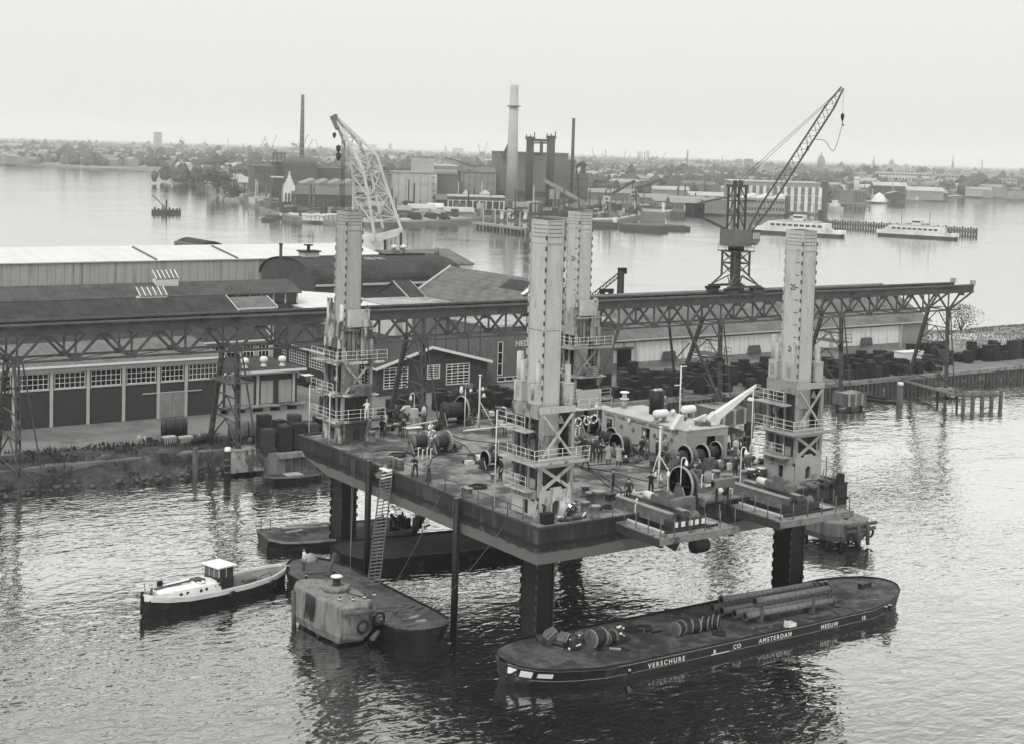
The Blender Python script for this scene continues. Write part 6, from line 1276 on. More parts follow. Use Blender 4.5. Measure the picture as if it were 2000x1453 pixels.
for i in range(4):
    j = (i+1) % 4; MB().bar((*bc_[i], zb+1), (*tc_[i], Z1), .2).build('leg', cr_m, cr); MB().bar((*tc_[i], Z1), (*tc_[i], Z3), .22).build('leg', cr_m, cr)
    MB().bar((*bc_[i], zb+1), (*[(tc_[i][q]+tc_[j][q])/2 for q in (0, 1)], Z1), .12).build('brace', cr_m, cr); MB().bar((*bc_[j], zb+1), (*[(tc_[i][q]+tc_[j][q])/2 for q in (0, 1)], Z1), .12).build('brace', cr_m, cr)
    for za, zz in ((Z1, Z2), (Z2, Z3)): MB().bar((*tc_[i], za), (*tc_[j], zz), .11).build('brace', cr_m, cr); MB().bar((*tc_[j], za), (*tc_[i], zz), .11).build('brace', cr_m, cr); MB().bar((*tc_[i], zz), (*tc_[j], zz), .16).build('tie', cr_m, cr)
MB().box(cx-.5, cx+.5, cy-.5, cy+.5, zb+.9, Z3+.5).build('pivot_column', cr_m, cr)
MB().box(cx-1.9, cx+1.9, cy-1.7, cy+1.7, Z3, Z3+.12).build('machinery_deck', cr_m, cr); railing(cr, [(cx-1.85, cy+1.6, Z3+.12), (cx-1.85, cy-1.6, Z3+.12), (cx+1.85, cy-1.6, Z3+.12), (cx+1.85, cy+1.6, Z3+.12)], 1.0, 2, .03, 1.4, cr_m)
MB().tube((cx, cy, Z3+.12), (cx, cy, Z3+.75), 1.1, n=16).build('slew_ring', black, cr)
ch = Z3+.75; hs = MB().box(cx-1.9, cx+1.6, cy-1.3, cy+1.3, ch, ch+2.25).build('machinery_house', cab_m, cr)
cabp = MB(); cabp.extr([(cx+1.62, cy-1.3, ch+.3), (cx+2.5, cy-1.3, ch+.1), (cx+3.1, cy-1.3, ch+.7), (cx+3.1, cy-1.3, ch+2.1), (cx+1.62, cy-1.3, ch+2.1)], (0, 1.9, 0)); cb_ = cabp.build('driver_cab', cab_m, cr)
for k in range(3): MB().box(cx+1.8+k*.42, cx+2.12+k*.42, cy-1.33, cy-1.305, ch+1.0, ch+1.85).build('window', mat('cab_glass', .4, .15), cb_)
MB().box(cx+1.6, cx+3.2, cy-1.4, cy+.7, ch+2.1, ch+2.2).build('cab_roof', cr_m, cb_)
mh = ch+2.25; mt = HD(1443, 362, d0).z
for sx in (-1.15, .75):
    for sy in (-.7, .7): MB().bar((cx+sx, cy+sy, mh), (cx+sx, cy+sy, mt-.3), .24).build('mast_post', cr_m, cr)
for k in range(3):
    z0 = mh+(mt-mh)*k/3; z1 = mh+(mt-mh)*(k+1)/3
    for sy in (-.7, .7): MB().bar((cx-1.15, cy+sy, z0), (cx-.2, cy+sy, z1-.3), .11).build('brace', cr_m, cr); MB().bar((cx+.75, cy+sy, z0), (cx-.2, cy+sy, z1-.3), .11).build('brace', cr_m, cr); MB().bar((cx-1.15, cy+sy, z1-.15), (cx+.75, cy+sy, z1-.15), .14).build('tie', cr_m, cr)
MB().box(cx-1.4, cx+1.0, cy-.9, cy+.9, mt-.3, mt+.05).build('mast_head', cr_m, cr)
for sx in (-.9, .1): MB().lathe([(.1, -.1), (.38, -.1), (.38, .1), (.1, .1)], (cx+sx, cy-.3, mt+.3), 12, 1).build('sheave', cr_m, cr)
MB().bar((cx+.6, cy-1.0, mh+(mt-mh)*.66), (cx+2.3, cy-1.0, mh+(mt-mh)*.66), .12).build('outrigger', cr_m, cr)
jr = C(1464, 452); jt = C(1645, 172); jd = (jt-jr).normalized(); js = jd.cross(FW).normalized()
chs = [(jr+js*a*.25+FW*b*.35, jr+jd*4+js*a*.62+FW*b*.55, jt-jd*3+js*a*.55+FW*b*.5, jt+js*a*.2+FW*b*.2) for a, b in ((-1, -1), (1, -1), (1, 1), (-1, 1))]
for q in chs:
    mb = MB(); [mb.bar(u, v, .13) for u, v in zip(q[:-1], q[1:])]; mb.build('jib_chord', cr_m, cr)
def chord_pt(q, f):
    L_ = [(v-u).length for u, v in zip(q[:-1], q[1:])]; s = f*sum(L_)
    for (u, v), l_ in zip(zip(q[:-1], q[1:]), L_):
        if s <= l_: return u.lerp(v, s/l_)
        s -= l_
    return q[-1]
N = 22
for k in range(N):
    f0, f1 = k/N, (k+1)/N
    for i in range(4):
        a, b = (chs[i], chs[(i+1) % 4]) if k % 2 else (chs[(i+1) % 4], chs[i]); MB().bar(chord_pt(a, f0), chord_pt(b, f1), .05).build('jib_lacing', cr_m, cr)
cwp = C(1357, 412); MB().box(cwp.x-.95, cwp.x+.95, cwp.y-.9, cwp.y+.9, cwp.z-1.0, cwp.z+1.0).build('counterweight', cr_m, cr)
for a in (-.5, .5): MB().bar(C(1425, 452)+FW*a, cwp+FW*a+Vector((.3, .2, -.5)), .22, .3).build('tail_arm', cr_m, cr); MB().bar(C(1431, 384)+FW*a, cwp+FW*a+Vector((0, 0, .9)), .12).build('tie_rod', cr_m, cr)
ropes = MB(); ropes.tube(C(1438, 358), jt, .03, n=4); ropes.tube(C(1447, 358), jt-jd*.6, .03, n=4); ropes.build('luffing_rope', rope, cr)
hk = jt+Vector((.5, .2, -1.5)); w1 = MB(); w1.tube(jt+Vector((.5, .2, 0)), hk-Vector((0, 0, 2.4)), .025, n=4); w1.build('hoist_rope', rope, cr)
hb2 = hk-Vector((0, 0, 2.4)); MB().lathe([(.05, .5), (.22, .35), (.25, 0), (.12, -.5), (.03, -.6)], hb2, 10).build('hook_block', black, cr); MB().pipe([hb2+Vector((0, 0, -.5)), hb2+Vector((0, 0, -1.0)), hb2+Vector((.2, 0, -1.2)), hb2+Vector((.3, 0, -1.0))], .06).build('hook', black, cr)
cable([hb2+Vector((0, 0, -1.1)), hb2+Vector((-1.6, -.2, -4.6)), C(1610, 275), C(1588, 273)], 'slack tag chain hanging from the crane hook to the jib', .04, rope, 'tag_chain', 'chain')
sb_ = C(1577, 290); simple('jib_weight', 'small bell-shaped weight hanging under the crane jib', 'weight', sb_, [('rope', MB().tube((0, 0, 0), (0, 0, 1.6), .025, n=4), rope), ('bell', MB().lathe([(.22, -.35), (.2, -.2), (.08, .2), (.03, .3)], (0, 0, 0), 8), black)])
# ---------------------------------------------------------------- derrick on a floating pontoon behind the quay
p = HY(1211, 590, 130); t = thing('derrick', 'dark derrick with thick post and slanting boom behind the quay', 'derrick', (p.x, 130, 0)); zt = HY(1213, 530, 130).z
MB().tube((p.x, 130, 0), (p.x, 130, zt), .75, .62, 12).build('post', black, t); MB().lathe([(1.4, 0), (1.3, 1.8), (.8, 3)], (p.x, 130, HY(1211, 588, 130).z-2.4), 12).build('foot', black, t); MB().box(p.x-.4, p.x+1.0, 129.5, 130.5, zt-.5, zt+.6).build('head', black, t)
bt, bb = HY(1208, 538, 130), HY(1158, 578, 130); mb = MB(); dd = (bt-bb).normalized(); nn_ = Vector((dd.z, 0, -dd.x)).normalized()
for s in (-.35, .35): mb.bar(bb+nn_*s, bt+nn_*s, .16)
for k in range(14): mb.bar(bb.lerp(bt, k/14)+nn_*(.35 if k % 2 else -.35), bb.lerp(bt, (k+1)/14)+nn_*(-.35 if k % 2 else .35), .1)
mb.build('boom', black, t)
f0, f1 = HY(1176, 592, 130), HY(1193, 571, 130); mb = MB(); mb.box(f0.x-.3, f0.x+.3, 129.6, 130.4, 0, f1.z); mb.box(f1.x-.3, f1.x+.3, 129.6, 130.4, 0, f1.z); mb.box(f0.x-.4, f1.x+.4, 129.6, 130.4, f1.z, f1.z+.6); mb.build('frame', black, t)
MB().box(p.x-9, p.x+5, 126, 134, -.5, 1.2).build('pontoon', black, t)
# ---------------------------------------------------------------- white sheerlegs crane afloat beyond the sheds
fc = thing('floating_crane', 'white lattice sheerlegs of a floating crane behind the left leg', 'floating crane', HZ(745, 500, 0)); wh_ = mat('crane_white', .42, .6, .2, .3); DD = 430
CH = [[(652, 226, 430), (667, 266, 436), (688, 333, 438), (691, 357, 438), (690, 405, 438), (688, 455, 438)], [(653, 226, 430), (675, 268, 428), (709, 331, 425), (720, 387, 425), (731, 460, 425)], [(653, 225, 430), (705, 273, 428), (737, 305, 427), (744, 329, 427), (763, 387, 427), (785, 452, 427)], [(652, 225, 430), (695, 272, 437), (715, 305, 440), (722, 330, 440), (735, 387, 440), (748, 447, 440)]]
CHP = [[HD(*q) for q in c] for c in CH]
for c in CHP:
    mb = MB(); [mb.bar(u, v, .62) for u, v in zip(c[:-1], c[1:])]; mb.build('chord', wh_, fc)
lv = [.12, .25, .4, .55, .72, .9]
for a, b in ((0, 1), (1, 2), (2, 3), (3, 0)):
    for i, f in enumerate(lv):
        MB().bar(chord_pt(CHP[a], f), chord_pt(CHP[b], f), .28).build('strut', wh_, fc)
        if i < len(lv)-1: MB().bar(chord_pt(CHP[a], f), chord_pt(CHP[b], lv[i+1]), .24).build('brace', wh_, fc); MB().bar(chord_pt(CHP[b], f), chord_pt(CHP[a], lv[i+1]), .2).build('brace', wh_, fc)
MB().bar(HD(651, 226, 430), HD(663, 252, 430), 1.6, 2.0).build('head', mid, fc)
MB().bar(HD(734, 466, 424), HD(787, 452, 426), 1.4, 2.0).build('base_beam', wh_, fc); MB().bar(HD(690, 455, 437), HD(735, 467, 424), 1.2, 1.6).build('base_beam', wh_, fc)
for px, y0, y1 in ((783, 455, 497), (752, 466, 492)): MB().tube(HD(px, y0, 425), HD(px, y1, 425), .4, n=8).build('strut_post', black, fc)
for px in (668, 672): MB().tube(HD(px, 275, 432), HD(px, 410, 432), .14, n=5).build('hoist_rope', rope, fc)
for px, py, s in ((653, 264, .8), (661, 290, 1.1), (661, 305, 1.2)): MB().lathe([(.1, .9*s), (.7*s, .5*s), (.6*s, -.5*s), (.15, -1.2*s)], HD(px, py, 431), 8).build('hook_block', black, fc)
q = HD(740, 480, 430); MB().box(q.x-14, q.x+12, q.y-8, q.y+8, -.5, 2.2).build('pontoon', mid, fc); q = HD(720, 474, 428); MB().box(q.x-4, q.x+3, q.y-2, q.y+2, 2.2, q.z+2).build('deckhouse', white, fc)
# ================================================================ SHEDS AND HALLS ON THE QUAY
GZ = 2.0
roof_dark = mat('roof_dark', .034, .9, .45, .6, dark=.06, dscale=.15, damt=.2); roof_grey = mat('roof_grey', .115, .9, .3, .5, dark=.06, dscale=.2, damt=.2); lines(roof_grey, 0, .9, .35, .1); roof_white = mat('roof_white', .5, .7, .08, .2, dark=.45, dscale=.15, damt=.15); corr_light = mat('corrugated_light', .66, .7, .18, .5, (1, 1, .1), dark=.36, dscale=.5, damt=.3); lines(corr_light, 0, 1.1, .25, .1)
lines(roof_white, 0, 3.1, .16, .05); lines(roof_dark, 0, 1.9, .4, .06)
plaster = mat('plaster', .40, .85, .12, .5); wood_dark = mat('dark_boarding', .05, .85, .3, 1); roof_slate = mat('roof_slate', .036, .9, .4, .5, dark=.02, dscale=.2, damt=.3); lines(roof_slate, 0, 1.2, .3, .08)
def gable(name, label, x0, x1, y0, y1, ze, zr, ridge, mw, mr, over=.4, trim=None, rpos=.5, z0=GZ, cat='shed', group=None):
    t = thing(name, label, cat, ((x0+x1)/2, (y0+y1)/2, z0), 0, group); w_ = MB()
    if ridge == 'x':
        yr = y0+(y1-y0)*rpos; poly = [(x0, y0, z0), (x0, y1, z0), (x0, y1, ze), (x0, yr, zr), (x0, y0, ze)]; w_.extr(poly[::-1], (x1-x0, 0, 0)); w_.build('wall', mw, t)
        for ya, za, yb, zb_ in ((y0-over, ze-over*(zr-ze)/(yr-y0), yr, zr), (yr, zr, y1+over, ze-over*(zr-ze)/(y1-yr))): MB().extr([(x0-over, ya, za+.02), (x0-over, yb, zb_+.02), (x0-over, yb, zb_+.2), (x0-over, ya, za+.2)], (x1-x0+2*over, 0, 0)).build('roof', mr, t)
        if trim: 
            for xx in (x0-over-.06, x1+over): MB().extr([(xx, y0-over, ze-over*(zr-ze)/(yr-y0)), (xx, yr, zr), (xx, yr, zr+.3), (xx, y0-over, ze-over*(zr-ze)/(yr-y0)+.3)], (.06, 0, 0)).build('verge_board', trim, t)
            MB().box(x0-over, x1+over, y0-over-.1, y0-over-.002, ze-over*(zr-ze)/(yr-y0), ze-over*(zr-ze)/(yr-y0)+.2).build('gutter', trim, t)
    else:
        xr = x0+(x1-x0)*rpos; poly = [(x0, y0, z0), (x1, y0, z0), (x1, y0, ze), (xr, y0, zr), (x0, y0, ze)]; w_.extr(poly, (0, y1-y0, 0)); w_.build('wall', mw, t)
        for xa, za, xb, zb_ in ((x0-over, ze-over*(zr-ze)/(xr-x0), xr, zr), (xr, zr, x1+over, ze-over*(zr-ze)/(x1-xr))): MB().extr([(xa, y0-over, za+.02), (xb, y0-over, zb_+.02), (xb, y0-over, zb_+.2), (xa, y0-over, za+.2)], (0, y1-y0+2*over, 0)).build('roof', mr, t)
        if trim:
            for xa, za, xb, zb_ in ((x0-over, ze-over*(zr-ze)/(xr-x0), xr, zr), (xr, zr, x1+over, ze-over*(zr-ze)/(x1-xr))): MB().extr([(xa, y0-over-.06, za-.08), (xb, y0-over-.06, zb_-.08), (xb, y0-over-.06, zb_+.24), (xa, y0-over-.06, za+.24)], (0, .058, 0)).build('verge_board', trim, t)
    return t
# brick shed with white piers
Yb = 86.0; t = thing('brick_shed', 'dark brick shed with white piers and long upper windows at the far left', 'shed', (-10, 91, GZ)); e0, e1 = -43.0, 12.1
PIER = [HY(309, 760, Yb).x, HY(363, 755, Yb).x, HY(428, 750, Yb).x]; bay = 4.2; piers = [PIER[0]-bay*k for k in range(11, 0, -1)]+PIER
zt_ = 8.85; zw0, zw1 = HY(390, 740, Yb).z, HY(390, 711, Yb).z
holes = []; 
for a, b in zip(piers[:-1], piers[1:]): holes.append((a+.35, b-.3, zw0, zw1))
dx0, dx1, dz1 = HY(312, 790, Yb).x, HY(361, 790, Yb).x, HY(335, 766, Yb).z
w_ = MB(); wall_holes(w_, 1, Yb, e0, e1, GZ, zt_, holes+[(dx0, dx1, GZ+.02, dz1)], .3, 1); w_.box(e1-.2, e1, Yb+.01, 96, GZ, zt_); w_.box(e0, e1, 95.8, 96, GZ, 9.8); w_.build('wall', brick_m, t)
MB().box(e0, e1-.3, Yb+.6, Yb+.7, GZ, zt_).build('dark_backing', hollow, t)
for x in piers: MB().box(x-.18, x+.18, Yb-.12, Yb-.01, GZ, zt_-.25).build('pier', plaster, t)
MB().box(e0, e1+.2, Yb-.16, Yb+.01, zw1+.06, zt_-.01).build('frieze', plaster, t); MB().extr([(e0, Yb-.5, zt_), (e0, 96.3, 10.1), (e0, 96.3, 10.25), (e0, Yb-.5, zt_+.15)], (e1-e0+.4, 0, 0)).build('roof', roof_grey, t); MB().box(e0, e1+.42, Yb-.6, Yb-.502, zt_-.06, zt_+.16).build('gutter', white, t)
for h in holes: window_at(t, 1, Yb, h[0], h[1], h[2], h[3], max(4, round((h[1]-h[0])/.55)), 3, 1, .1, white, .055); 
for h in holes: MB().box(h[0]-.1, h[1]+.1, Yb-.1, Yb-.012, h[2]-.14, h[2]).build('sill', plaster, t)
for s in (0, 1):
    xa, xb = (dx0, (dx0+dx1)/2-.02) if s == 0 else ((dx0+dx1)/2+.02, dx1); d_ = MB().box(xa, xb, Yb-.1, Yb-.04, GZ+.05, dz1).build('sliding_door', mat('door_pale', .22, .7, .2, 1), t); MB().box(xa+.3, xb-.3, Yb-.115, Yb-.102, GZ+.1, GZ+2.2).build('wicket', mat('door_pale2', .2, .7, .2, 1), d_)
MB().box(dx0-2.2, dx1+2.1, Yb-.16, Yb-.1, dz1+.02, dz1+.14).build('door_track', plaster, t)
# warehouse with three pairs of loading doors
X0_, X1_ = 12.35, HY(580, 760, Yb).x; zt2 = 6.75; t = thing('loading_warehouse', 'low brick warehouse with pale loading doors and roof ventilators at the left', 'warehouse', (17.5, 91, GZ)); zpl = HY(520, 788, Yb).z
dd_ = []
for a, b in ((440, 459), (470, 496), (509, 534), (544, 570)): dd_.append((HY(a, 765, Yb).x, HY(b, 765, Yb).x))
zd1 = HY(520, 743, Yb).z; w_ = MB(); wall_holes(w_, 1, Yb, X0_, X1_, zpl, zt2, [(a, b, zpl+.02, zd1) for a, b in dd_], .2, 1); w_.box(X1_-.15, X1_, Yb+.01, 97, GZ, zt2); w_.build('wall', brick_m, t)
MB().box(X0_, X1_-.2, Yb+.3, Yb+.4, GZ, zt2).build('dark_backing', hollow, t)
for a, b in dd_:
    m_ = (a+b)/2
    for xa, xb in ((a, m_-.02), (m_+.02, b)): MB().box(xa, xb, Yb-.02+.1, Yb+.14, zpl+.03, zd1-.02).build('loading_door', mat('door_light', .34, .7, .15, 1.2), t)
for px in (432, 503, 573): x = HY(px, 760, Yb).x; MB().box(x-.17, x+.17, Yb-.1, Yb-.01, zpl, zt2-.2).build('pier', plaster, t)
MB().box(X0_, X1_+.1, Yb-.12, Yb+.0, zt2-.38, zt2).build('frieze', plaster, t); MB().box(X0_, X1_+.9, Yb-.7, 97.5, zt2, zt2+.22).build('roof', roof_dark, t); MB().box(X0_, X1_+.95, Yb-.76, Yb-.702, zt2-.05, zt2+.25).build('gutter', white, t)
MB().box(X0_-.5, X1_+.7, Yb-1.3, Yb-.13, zpl-.2, zpl).build('loading_platform', concrete, t)
for x in [X0_+.5+k*2.3 for k in range(5)]: MB().box(x, x+.9, Yb-1.0, Yb-.2, GZ, zpl-.2).build('platform_pier', plaster, t)
MB().box(X0_, X1_, Yb-.1, Yb-.02, GZ, zpl-.2).build('undercroft', hollow, t)  # black sheet painted for the shade under the loading platform
def roofvent(p, label, s=1.0):
    return simple('roof_ventilator', label, 'ventilator', p, [('base', MB().lathe([(.42*s, 0), (.4*s, .12*s), (.28*s, .2*s), (.28*s, .6*s)], (0, 0, 0), 12), cream), ('cowl', MB().lathe([(.45*s, .6*s), (.5*s, .7*s), (.5*s, 1.05*s), (.35*s, 1.2*s), (.05, 1.28*s)], (0, 0, 0), 12), white)], 'round ventilators on the warehouse roof')
for px, py, l in ((478, 719, 'left round white ventilator on the low warehouse roof'), (515, 716, 'middle round white ventilator on the low warehouse roof'), (551, 715, 'right round white ventilator on the low warehouse roof')): roofvent(HZ(px, py, zt2+.22), l)
# gabled hall with grid windows
t = thing('gabled_hall', 'dark boarded hall with broad gable, white verge and grid windows', 'hall', (44, 110, GZ)); x0, x1, y0, y1, ze, zr, xr = 35.3, 52.6, 88.6, 131, 5.75, 8.1, 43.4
gw = []
for a, b, c, d in ((749, 797, 718, 760), (834, 859, 705, 741), (871, 917, 712, 752)): gw.append((HY(a, 740, y0).x, HY(b, 740, y0).x, HY(a, d, y0).z, HY(a, c, y0).z))
zc = max(h[3] for h in gw)+.02; w_ = MB(); zc = min(zc, ze-.02); gw = [(a, b, max(c, GZ+.6), min(d, ze-.06)) for a, b, c, d in gw]
wall_holes(w_, 1, y0, x0, x1, GZ, ze, gw, .2, 1); w_.extr([(x0, y0, ze), (x1, y0, ze), (xr, y0, zr)], (0, .2, 0)); 
sw = [(90.2+k*6.6, 90.2+k*6.6+5.6, GZ+1.1, GZ+3.3) for k in range(6)]; wall_holes(w_, 0, x0, y0, y1, GZ, ze, sw, .2, 1); w_.box(x1-.2, x1, y0+.21, y1, GZ, ze); w_.build('wall', wood_dark, t)
MB().box(x0+.4, x1-.3, y0+.4, y0+.5, GZ, ze).build('dark_backing', hollow, t); MB().box(x0+.4, x0+.5, y0+.5, y1, GZ, ze).build('dark_backing', hollow, t)
for h in gw: window_at(t, 1, y0, *h, max(2, round((h[1]-h[0])/.95)), 7, 1, .05, white, .09)
for h in sw: window_at(t, 0, x0, *h, 7, 5, 1, .05, white, .08)
for xa, za, xb, zb_ in ((x0-.5, ze-.14, xr, zr), (xr, zr, x1+.5, ze-.14)): MB().extr([(xa, y0-.5, za+.02), (xb, y0-.5, zb_+.02), (xb, y0-.5, zb_+.2), (xa, y0-.5, za+.2)], (0, y1-y0+1, 0)).build('roof', roof_slate, t); MB().extr([(xa, y0-.6, za-.16), (xb, y0-.6, zb_-.16), (xb, y0-.6, zb_+.24), (xa, y0-.6, za+.24)], (0, .09, 0)).build('verge_board', white, t)
MB().box(x0-.6, x0-.5, y0-.5, y1, ze-.2, ze+.05).build('gutter', white, t); MB().box(38.9, 39.9, y0-.06, y0-.005, GZ, GZ+2.0).build('door', cream, t) if False else None
# big brick hall with letters
t = thing('brick_hall', 'tall pale-brick hall with raised letters, behind the front corner leg', 'hall', (65, 110, GZ)); X0_, X1_, Y0_, Y1_, Z_ = 53.9, 76.6, 91, 130, 10.1
wx0, wx1 = HY(972, 700, Y0_).x, HY(982.5, 700, Y0_).x; w_ = MB(); wall_holes(w_, 1, Y0_, X0_, X1_, GZ, Z_, [(wx0, wx1, HY(975, 733, Y0_).z, HY(975, 668, Y0_).z), (wx0, wx0+4.2, HY(975, 746, Y0_).z, HY(975, 734, Y0_).z-.15)], .2, 1); w_.box(X0_, X0_+.2, Y0_+.01, Y1_, GZ, Z_); w_.box(X1_-.2, X1_, Y0_+.01, Y1_, GZ, Z_); w_.build('wall', brick2, t)
MB().box(X0_+.3, X1_-.3, Y0_+.4, Y0_+.5, GZ, Z_-.3).build('dark_backing', hollow, t); window_at(t, 1, Y0_, wx0, wx1, HY(975, 733, Y0_).z, HY(975, 668, Y0_).z, 1, 3, 1, .08, white, .08); window_at(t, 1, Y0_, wx0, wx0+4.2, HY(975, 746, Y0_).z, HY(975, 734, Y0_).z-.15, 3, 1, 1, .08, white, .1)
MB().box(X0_-.15, X1_+.15, Y0_-.15, Y1_, Z_, Z_+.2).build('roof', mat('roof_bitumen', .3, .9, .25, .4, dark=.12, dscale=.2, damt=.3), t); MB().box(X0_-.2, X1_+.2, Y0_-.25, Y0_-.152, Z_-.1, Z_+.25).build('coping', plaster, t)
for k in range(12): y = Y0_+1.5+k*3.1; MB().box(X0_-.06, X0_-.002, y, y+.14, GZ, Z_-.1).build('wall_joint', roof_dark, t)
q = HY(1006, 676, Y0_); text_mesh('lettering', 'NED', 1.15, cream, t, (q.x, Y0_-.05, q.z-.1), (1, 0, 0), (0, 0, 1), .04)
roofvent(HZ(912, 618, Z_+.2), 'white box ventilator on the brick hall roof', 1.6)
# long pale shed along the back of the quay
t = gable('long_shed', 'long pale corrugated shed with grey roof behind the crate stacks', 77.2, 151.5, 95, 119, 6.5, 12.0, 'x', corr_light, roof_grey, .5, plaster)
MB().box(77.2, 144.6, 94.9, 94.98, 5.95, 6.45).build('eave_band', mat('eave_grey', .13, .8, .2, .6), t); MB().box(77.2, 151.4, 94.9, 94.97, GZ, 2.9).build('plinth', mat('plinth', .20, .85, .3, .5), t); MB().box(144.7, 151.5, 94.92, 94.985, 2.9, 6.45).build('end_bay', mat('end_bay', .22, .8, .15, .6), t)
for px, py in ((1305, 712), (1471, 702), (1690, 690)): q = HY(px, py, 94.9); MB().extr([(q.x-1.5, 94.6, 2.95), (q.x+1.5, 94.6, 2.95), (q.x+1.15, 94.6, 4.2), (q.x-1.15, 94.6, 4.2)], (0, .28, 0)).build('hatch', mat('hatch_grey', .09, .8, .2, 1), t)
for px in (1243, 1758): q = HY(px, 690, 94.8); MB().box(q.x-.14, q.x+.14, 94.7, 94.88, GZ, 6.6).build('downpipe', plaster, t)
q0, q1 = HY(1205, 715, 94.9).x, HY(1232, 715, 94.9).x; MB().box(q0, q1, 94.84, 94.89, GZ, 5.0).build('open_door', hollow, t); MB().box(q0-4.5, q1+.3, 94.5, 94.84, 5.0, 5.3).build('door_canopy', gantry_m, t)  # the doorway is a black sheet painted for the unlit inside
MB().box(98.5, 99.4, 97.0, 98.2, 7.6, 7.95).build('roof_hatch', white, t)
# sheds further back on the left
t = gable('plaster_workshop', 'pale plastered workshop with windows behind the brick shed', -30, 24.5, 99.5, 109, 8.9, 11.0, 'x', plaster, roof_dark, .5, white)
for k in range(9): x = 5.5+k*2.2; window_at(t, 1, 99.44, x, x+1.6, 6.4, 8.2, 3, 2, 1, .0, white, .07)
t = gable('dark_roof_store', 'store with plain dark roof and white verge at the left', -45, 25.0, 111, 121, 11.0, 12.9, 'x', brick2, roof_dark, .4, white)
t = gable('small_annex', 'small annex with grey gable roof beside the dark roofed store', 26.0, 33.4, 117, 124, 11.0, 12.1, 'x', plaster, roof_grey, .4, white)
for k in range(3): window_at(t, 1, 116.95, 27.0+k*2.1, 28.6+k*2.1, 9.3, 10.6, 3, 2, 1, 0, white, .07)
t = gable('long_workshop', 'long workshop with grey felt roof and a strip of windows', -60, 42.9, 129, 138, 11.8, 13.3, 'x', wood_dark, lines(mat('roof_felt', .06, .9, .3, .5, dark=.04, dscale=.2, damt=.3), 0, 1.0, .3, .08), .5, None)
for k in range(34): x = -25+k*2; MB().box(x, x+1.6, 128.9, 128.98, 10.2, 11.8).build('window', glass, t); MB().box(x+1.66, x+1.9, 128.86, 128.97, 10.1, 11.9).build('mullion', plaster, t)
MB().box(42.9+.52, 42.9+.6, 128.5, 137.5, 12.0, 12.3).build('verge', white, t) if False else None
def skylight(px, py, Y, w_, d_, label, zz):
    p = HZ(px, py, zz); t = thing('roof_skylight', label, 'skylight', p, 0, 'glazed skylights on the workshop roof'); MB().box(-w_/2, w_/2, -d_/2, d_/2, -.3, .8).build('curb', cream, t, local=True)
    MB().extr([(-w_/2, -d_/2, .8), (w_/2, -d_/2, .8), (w_/2, d_/2, 1.9), (-w_/2, d_/2, 1.9)], (0, .05, .12)).build('glazing', mat('skylight_glass', .10, .3), t, local=True)
    for k in range(6): x = -w_/2+w_*k/5; MB().bar((x, -d_/2, 1.0), (x, d_/2, 2.1), .12, .08).build('glazing_bar', white, t, local=True)
skylight(323, 556, 0, 3.4, 1.8, 'larger glazed skylight on the long workshop roof', 13.2); skylight(296, 590, 0, 4, 1.8, 'glazed skylight at the eave of the long workshop', 11.5)
t = gable('pale_hall', 'very long hall with white roof and pale streaked wall along the river', -80, 92, 190, 214, 11.9, 13.6, 'x', lines(mat('corrugated_grey', .33, .75, .3, .6, (1, 1, .06), dark=.2, dscale=.6, damt=.35), 0, 1.6, .3, .12), roof_white, .3, None, .62)
for px0, py0, px1, py1 in ((327, 482, 355, 504), (495, 481, 524, 503)): 
    a, b = HZ(px0, py0+2, 14.9), HZ(px1, py1, 12.0); MB().bar((a.x, 203, 13.7), (a.x, 190, 12.2), .35, .3).build('roof_joint', mid, t)
P = []; q = HZ(415, 480, 15.2)
t2 = thing('monitor_roof', 'dark arched roof hump rising behind the pale hall', 'roof', (q.x+6, 216, 12)); c0 = HY(388, 482, 216); c1 = HY(441, 482, 216); hh = HY(415, 472, 216).z-c0.z
for i in range(13): u = i/12; P.append((c0.x+(c1.x-c0.x)*u, 216, c0.z+hh*math.sin(math.pi*u)))
MB().extr([(c0.x, 216, GZ)]+P+[(c1.x, 216, GZ)], (0, 14, 0)).build('shell', roof_slate, t2); MB().box(c0.x-.4, c0.x+.3, 215.8, 229, c0.z-.3, c0.z+.3).build('eave', mid, t2)
# barrel-roofed hall
t = thing('barrel_hall', 'dark barrel-roofed hall with vents and a stub chimney', 'hall', (74, 163, GZ)); yc, ry, zs, rh = 163, 11.2, 10.6, 3.7; P = [(57, yc-ry, GZ), (57, yc+ry, GZ)]; A = []
for i in range(17): a = math.pi*i/16; A.append((57, yc+ry*math.cos(a), zs+rh*math.sin(a)))
MB().extr(([(57, yc-ry, GZ), (57, yc+ry, GZ)]+A)[::-1], (30.5, 0, 0)).build('wall', mat('barrel_wall', .06, .85, .3, .5), t)
mb = MB(); O = [(56.6, yc+(ry+.25)*math.cos(math.pi*i/16), zs+.05+(rh+.2)*math.sin(math.pi*i/16)) for i in range(17)]; P = O+[(87.9, y, z_) for _, y, z_ in O]; mb.add(P, [(i, i+1, i+18, i+17) for i in range(16)]); mb.build('roof', roof_slate, t)
MB().box(57.2, 87.4, yc-ry-.35, yc-ry-.05, zs-.5, zs-.1).build('gutter', plaster, t)
for x, w_ in ((68, 1.6), (76.5, 5.5), (82.5, 2.5)): MB().box(x, x+w_, yc-1.5, yc+1.5, zs+rh, zs+rh+.55).build('ridge_vent', black, t)
for x, h_, r_ in ((79, 1.9, .55), (81, 1.9, .55)): MB().lathe([(r_*.6, 0), (r_*.6, .9), (r_*1.2, 1.0), (r_*1.1, 1.4), (.1, 1.7)], (x, yc, zs+rh+.5), 10).build('vent_cowl', cream, t)
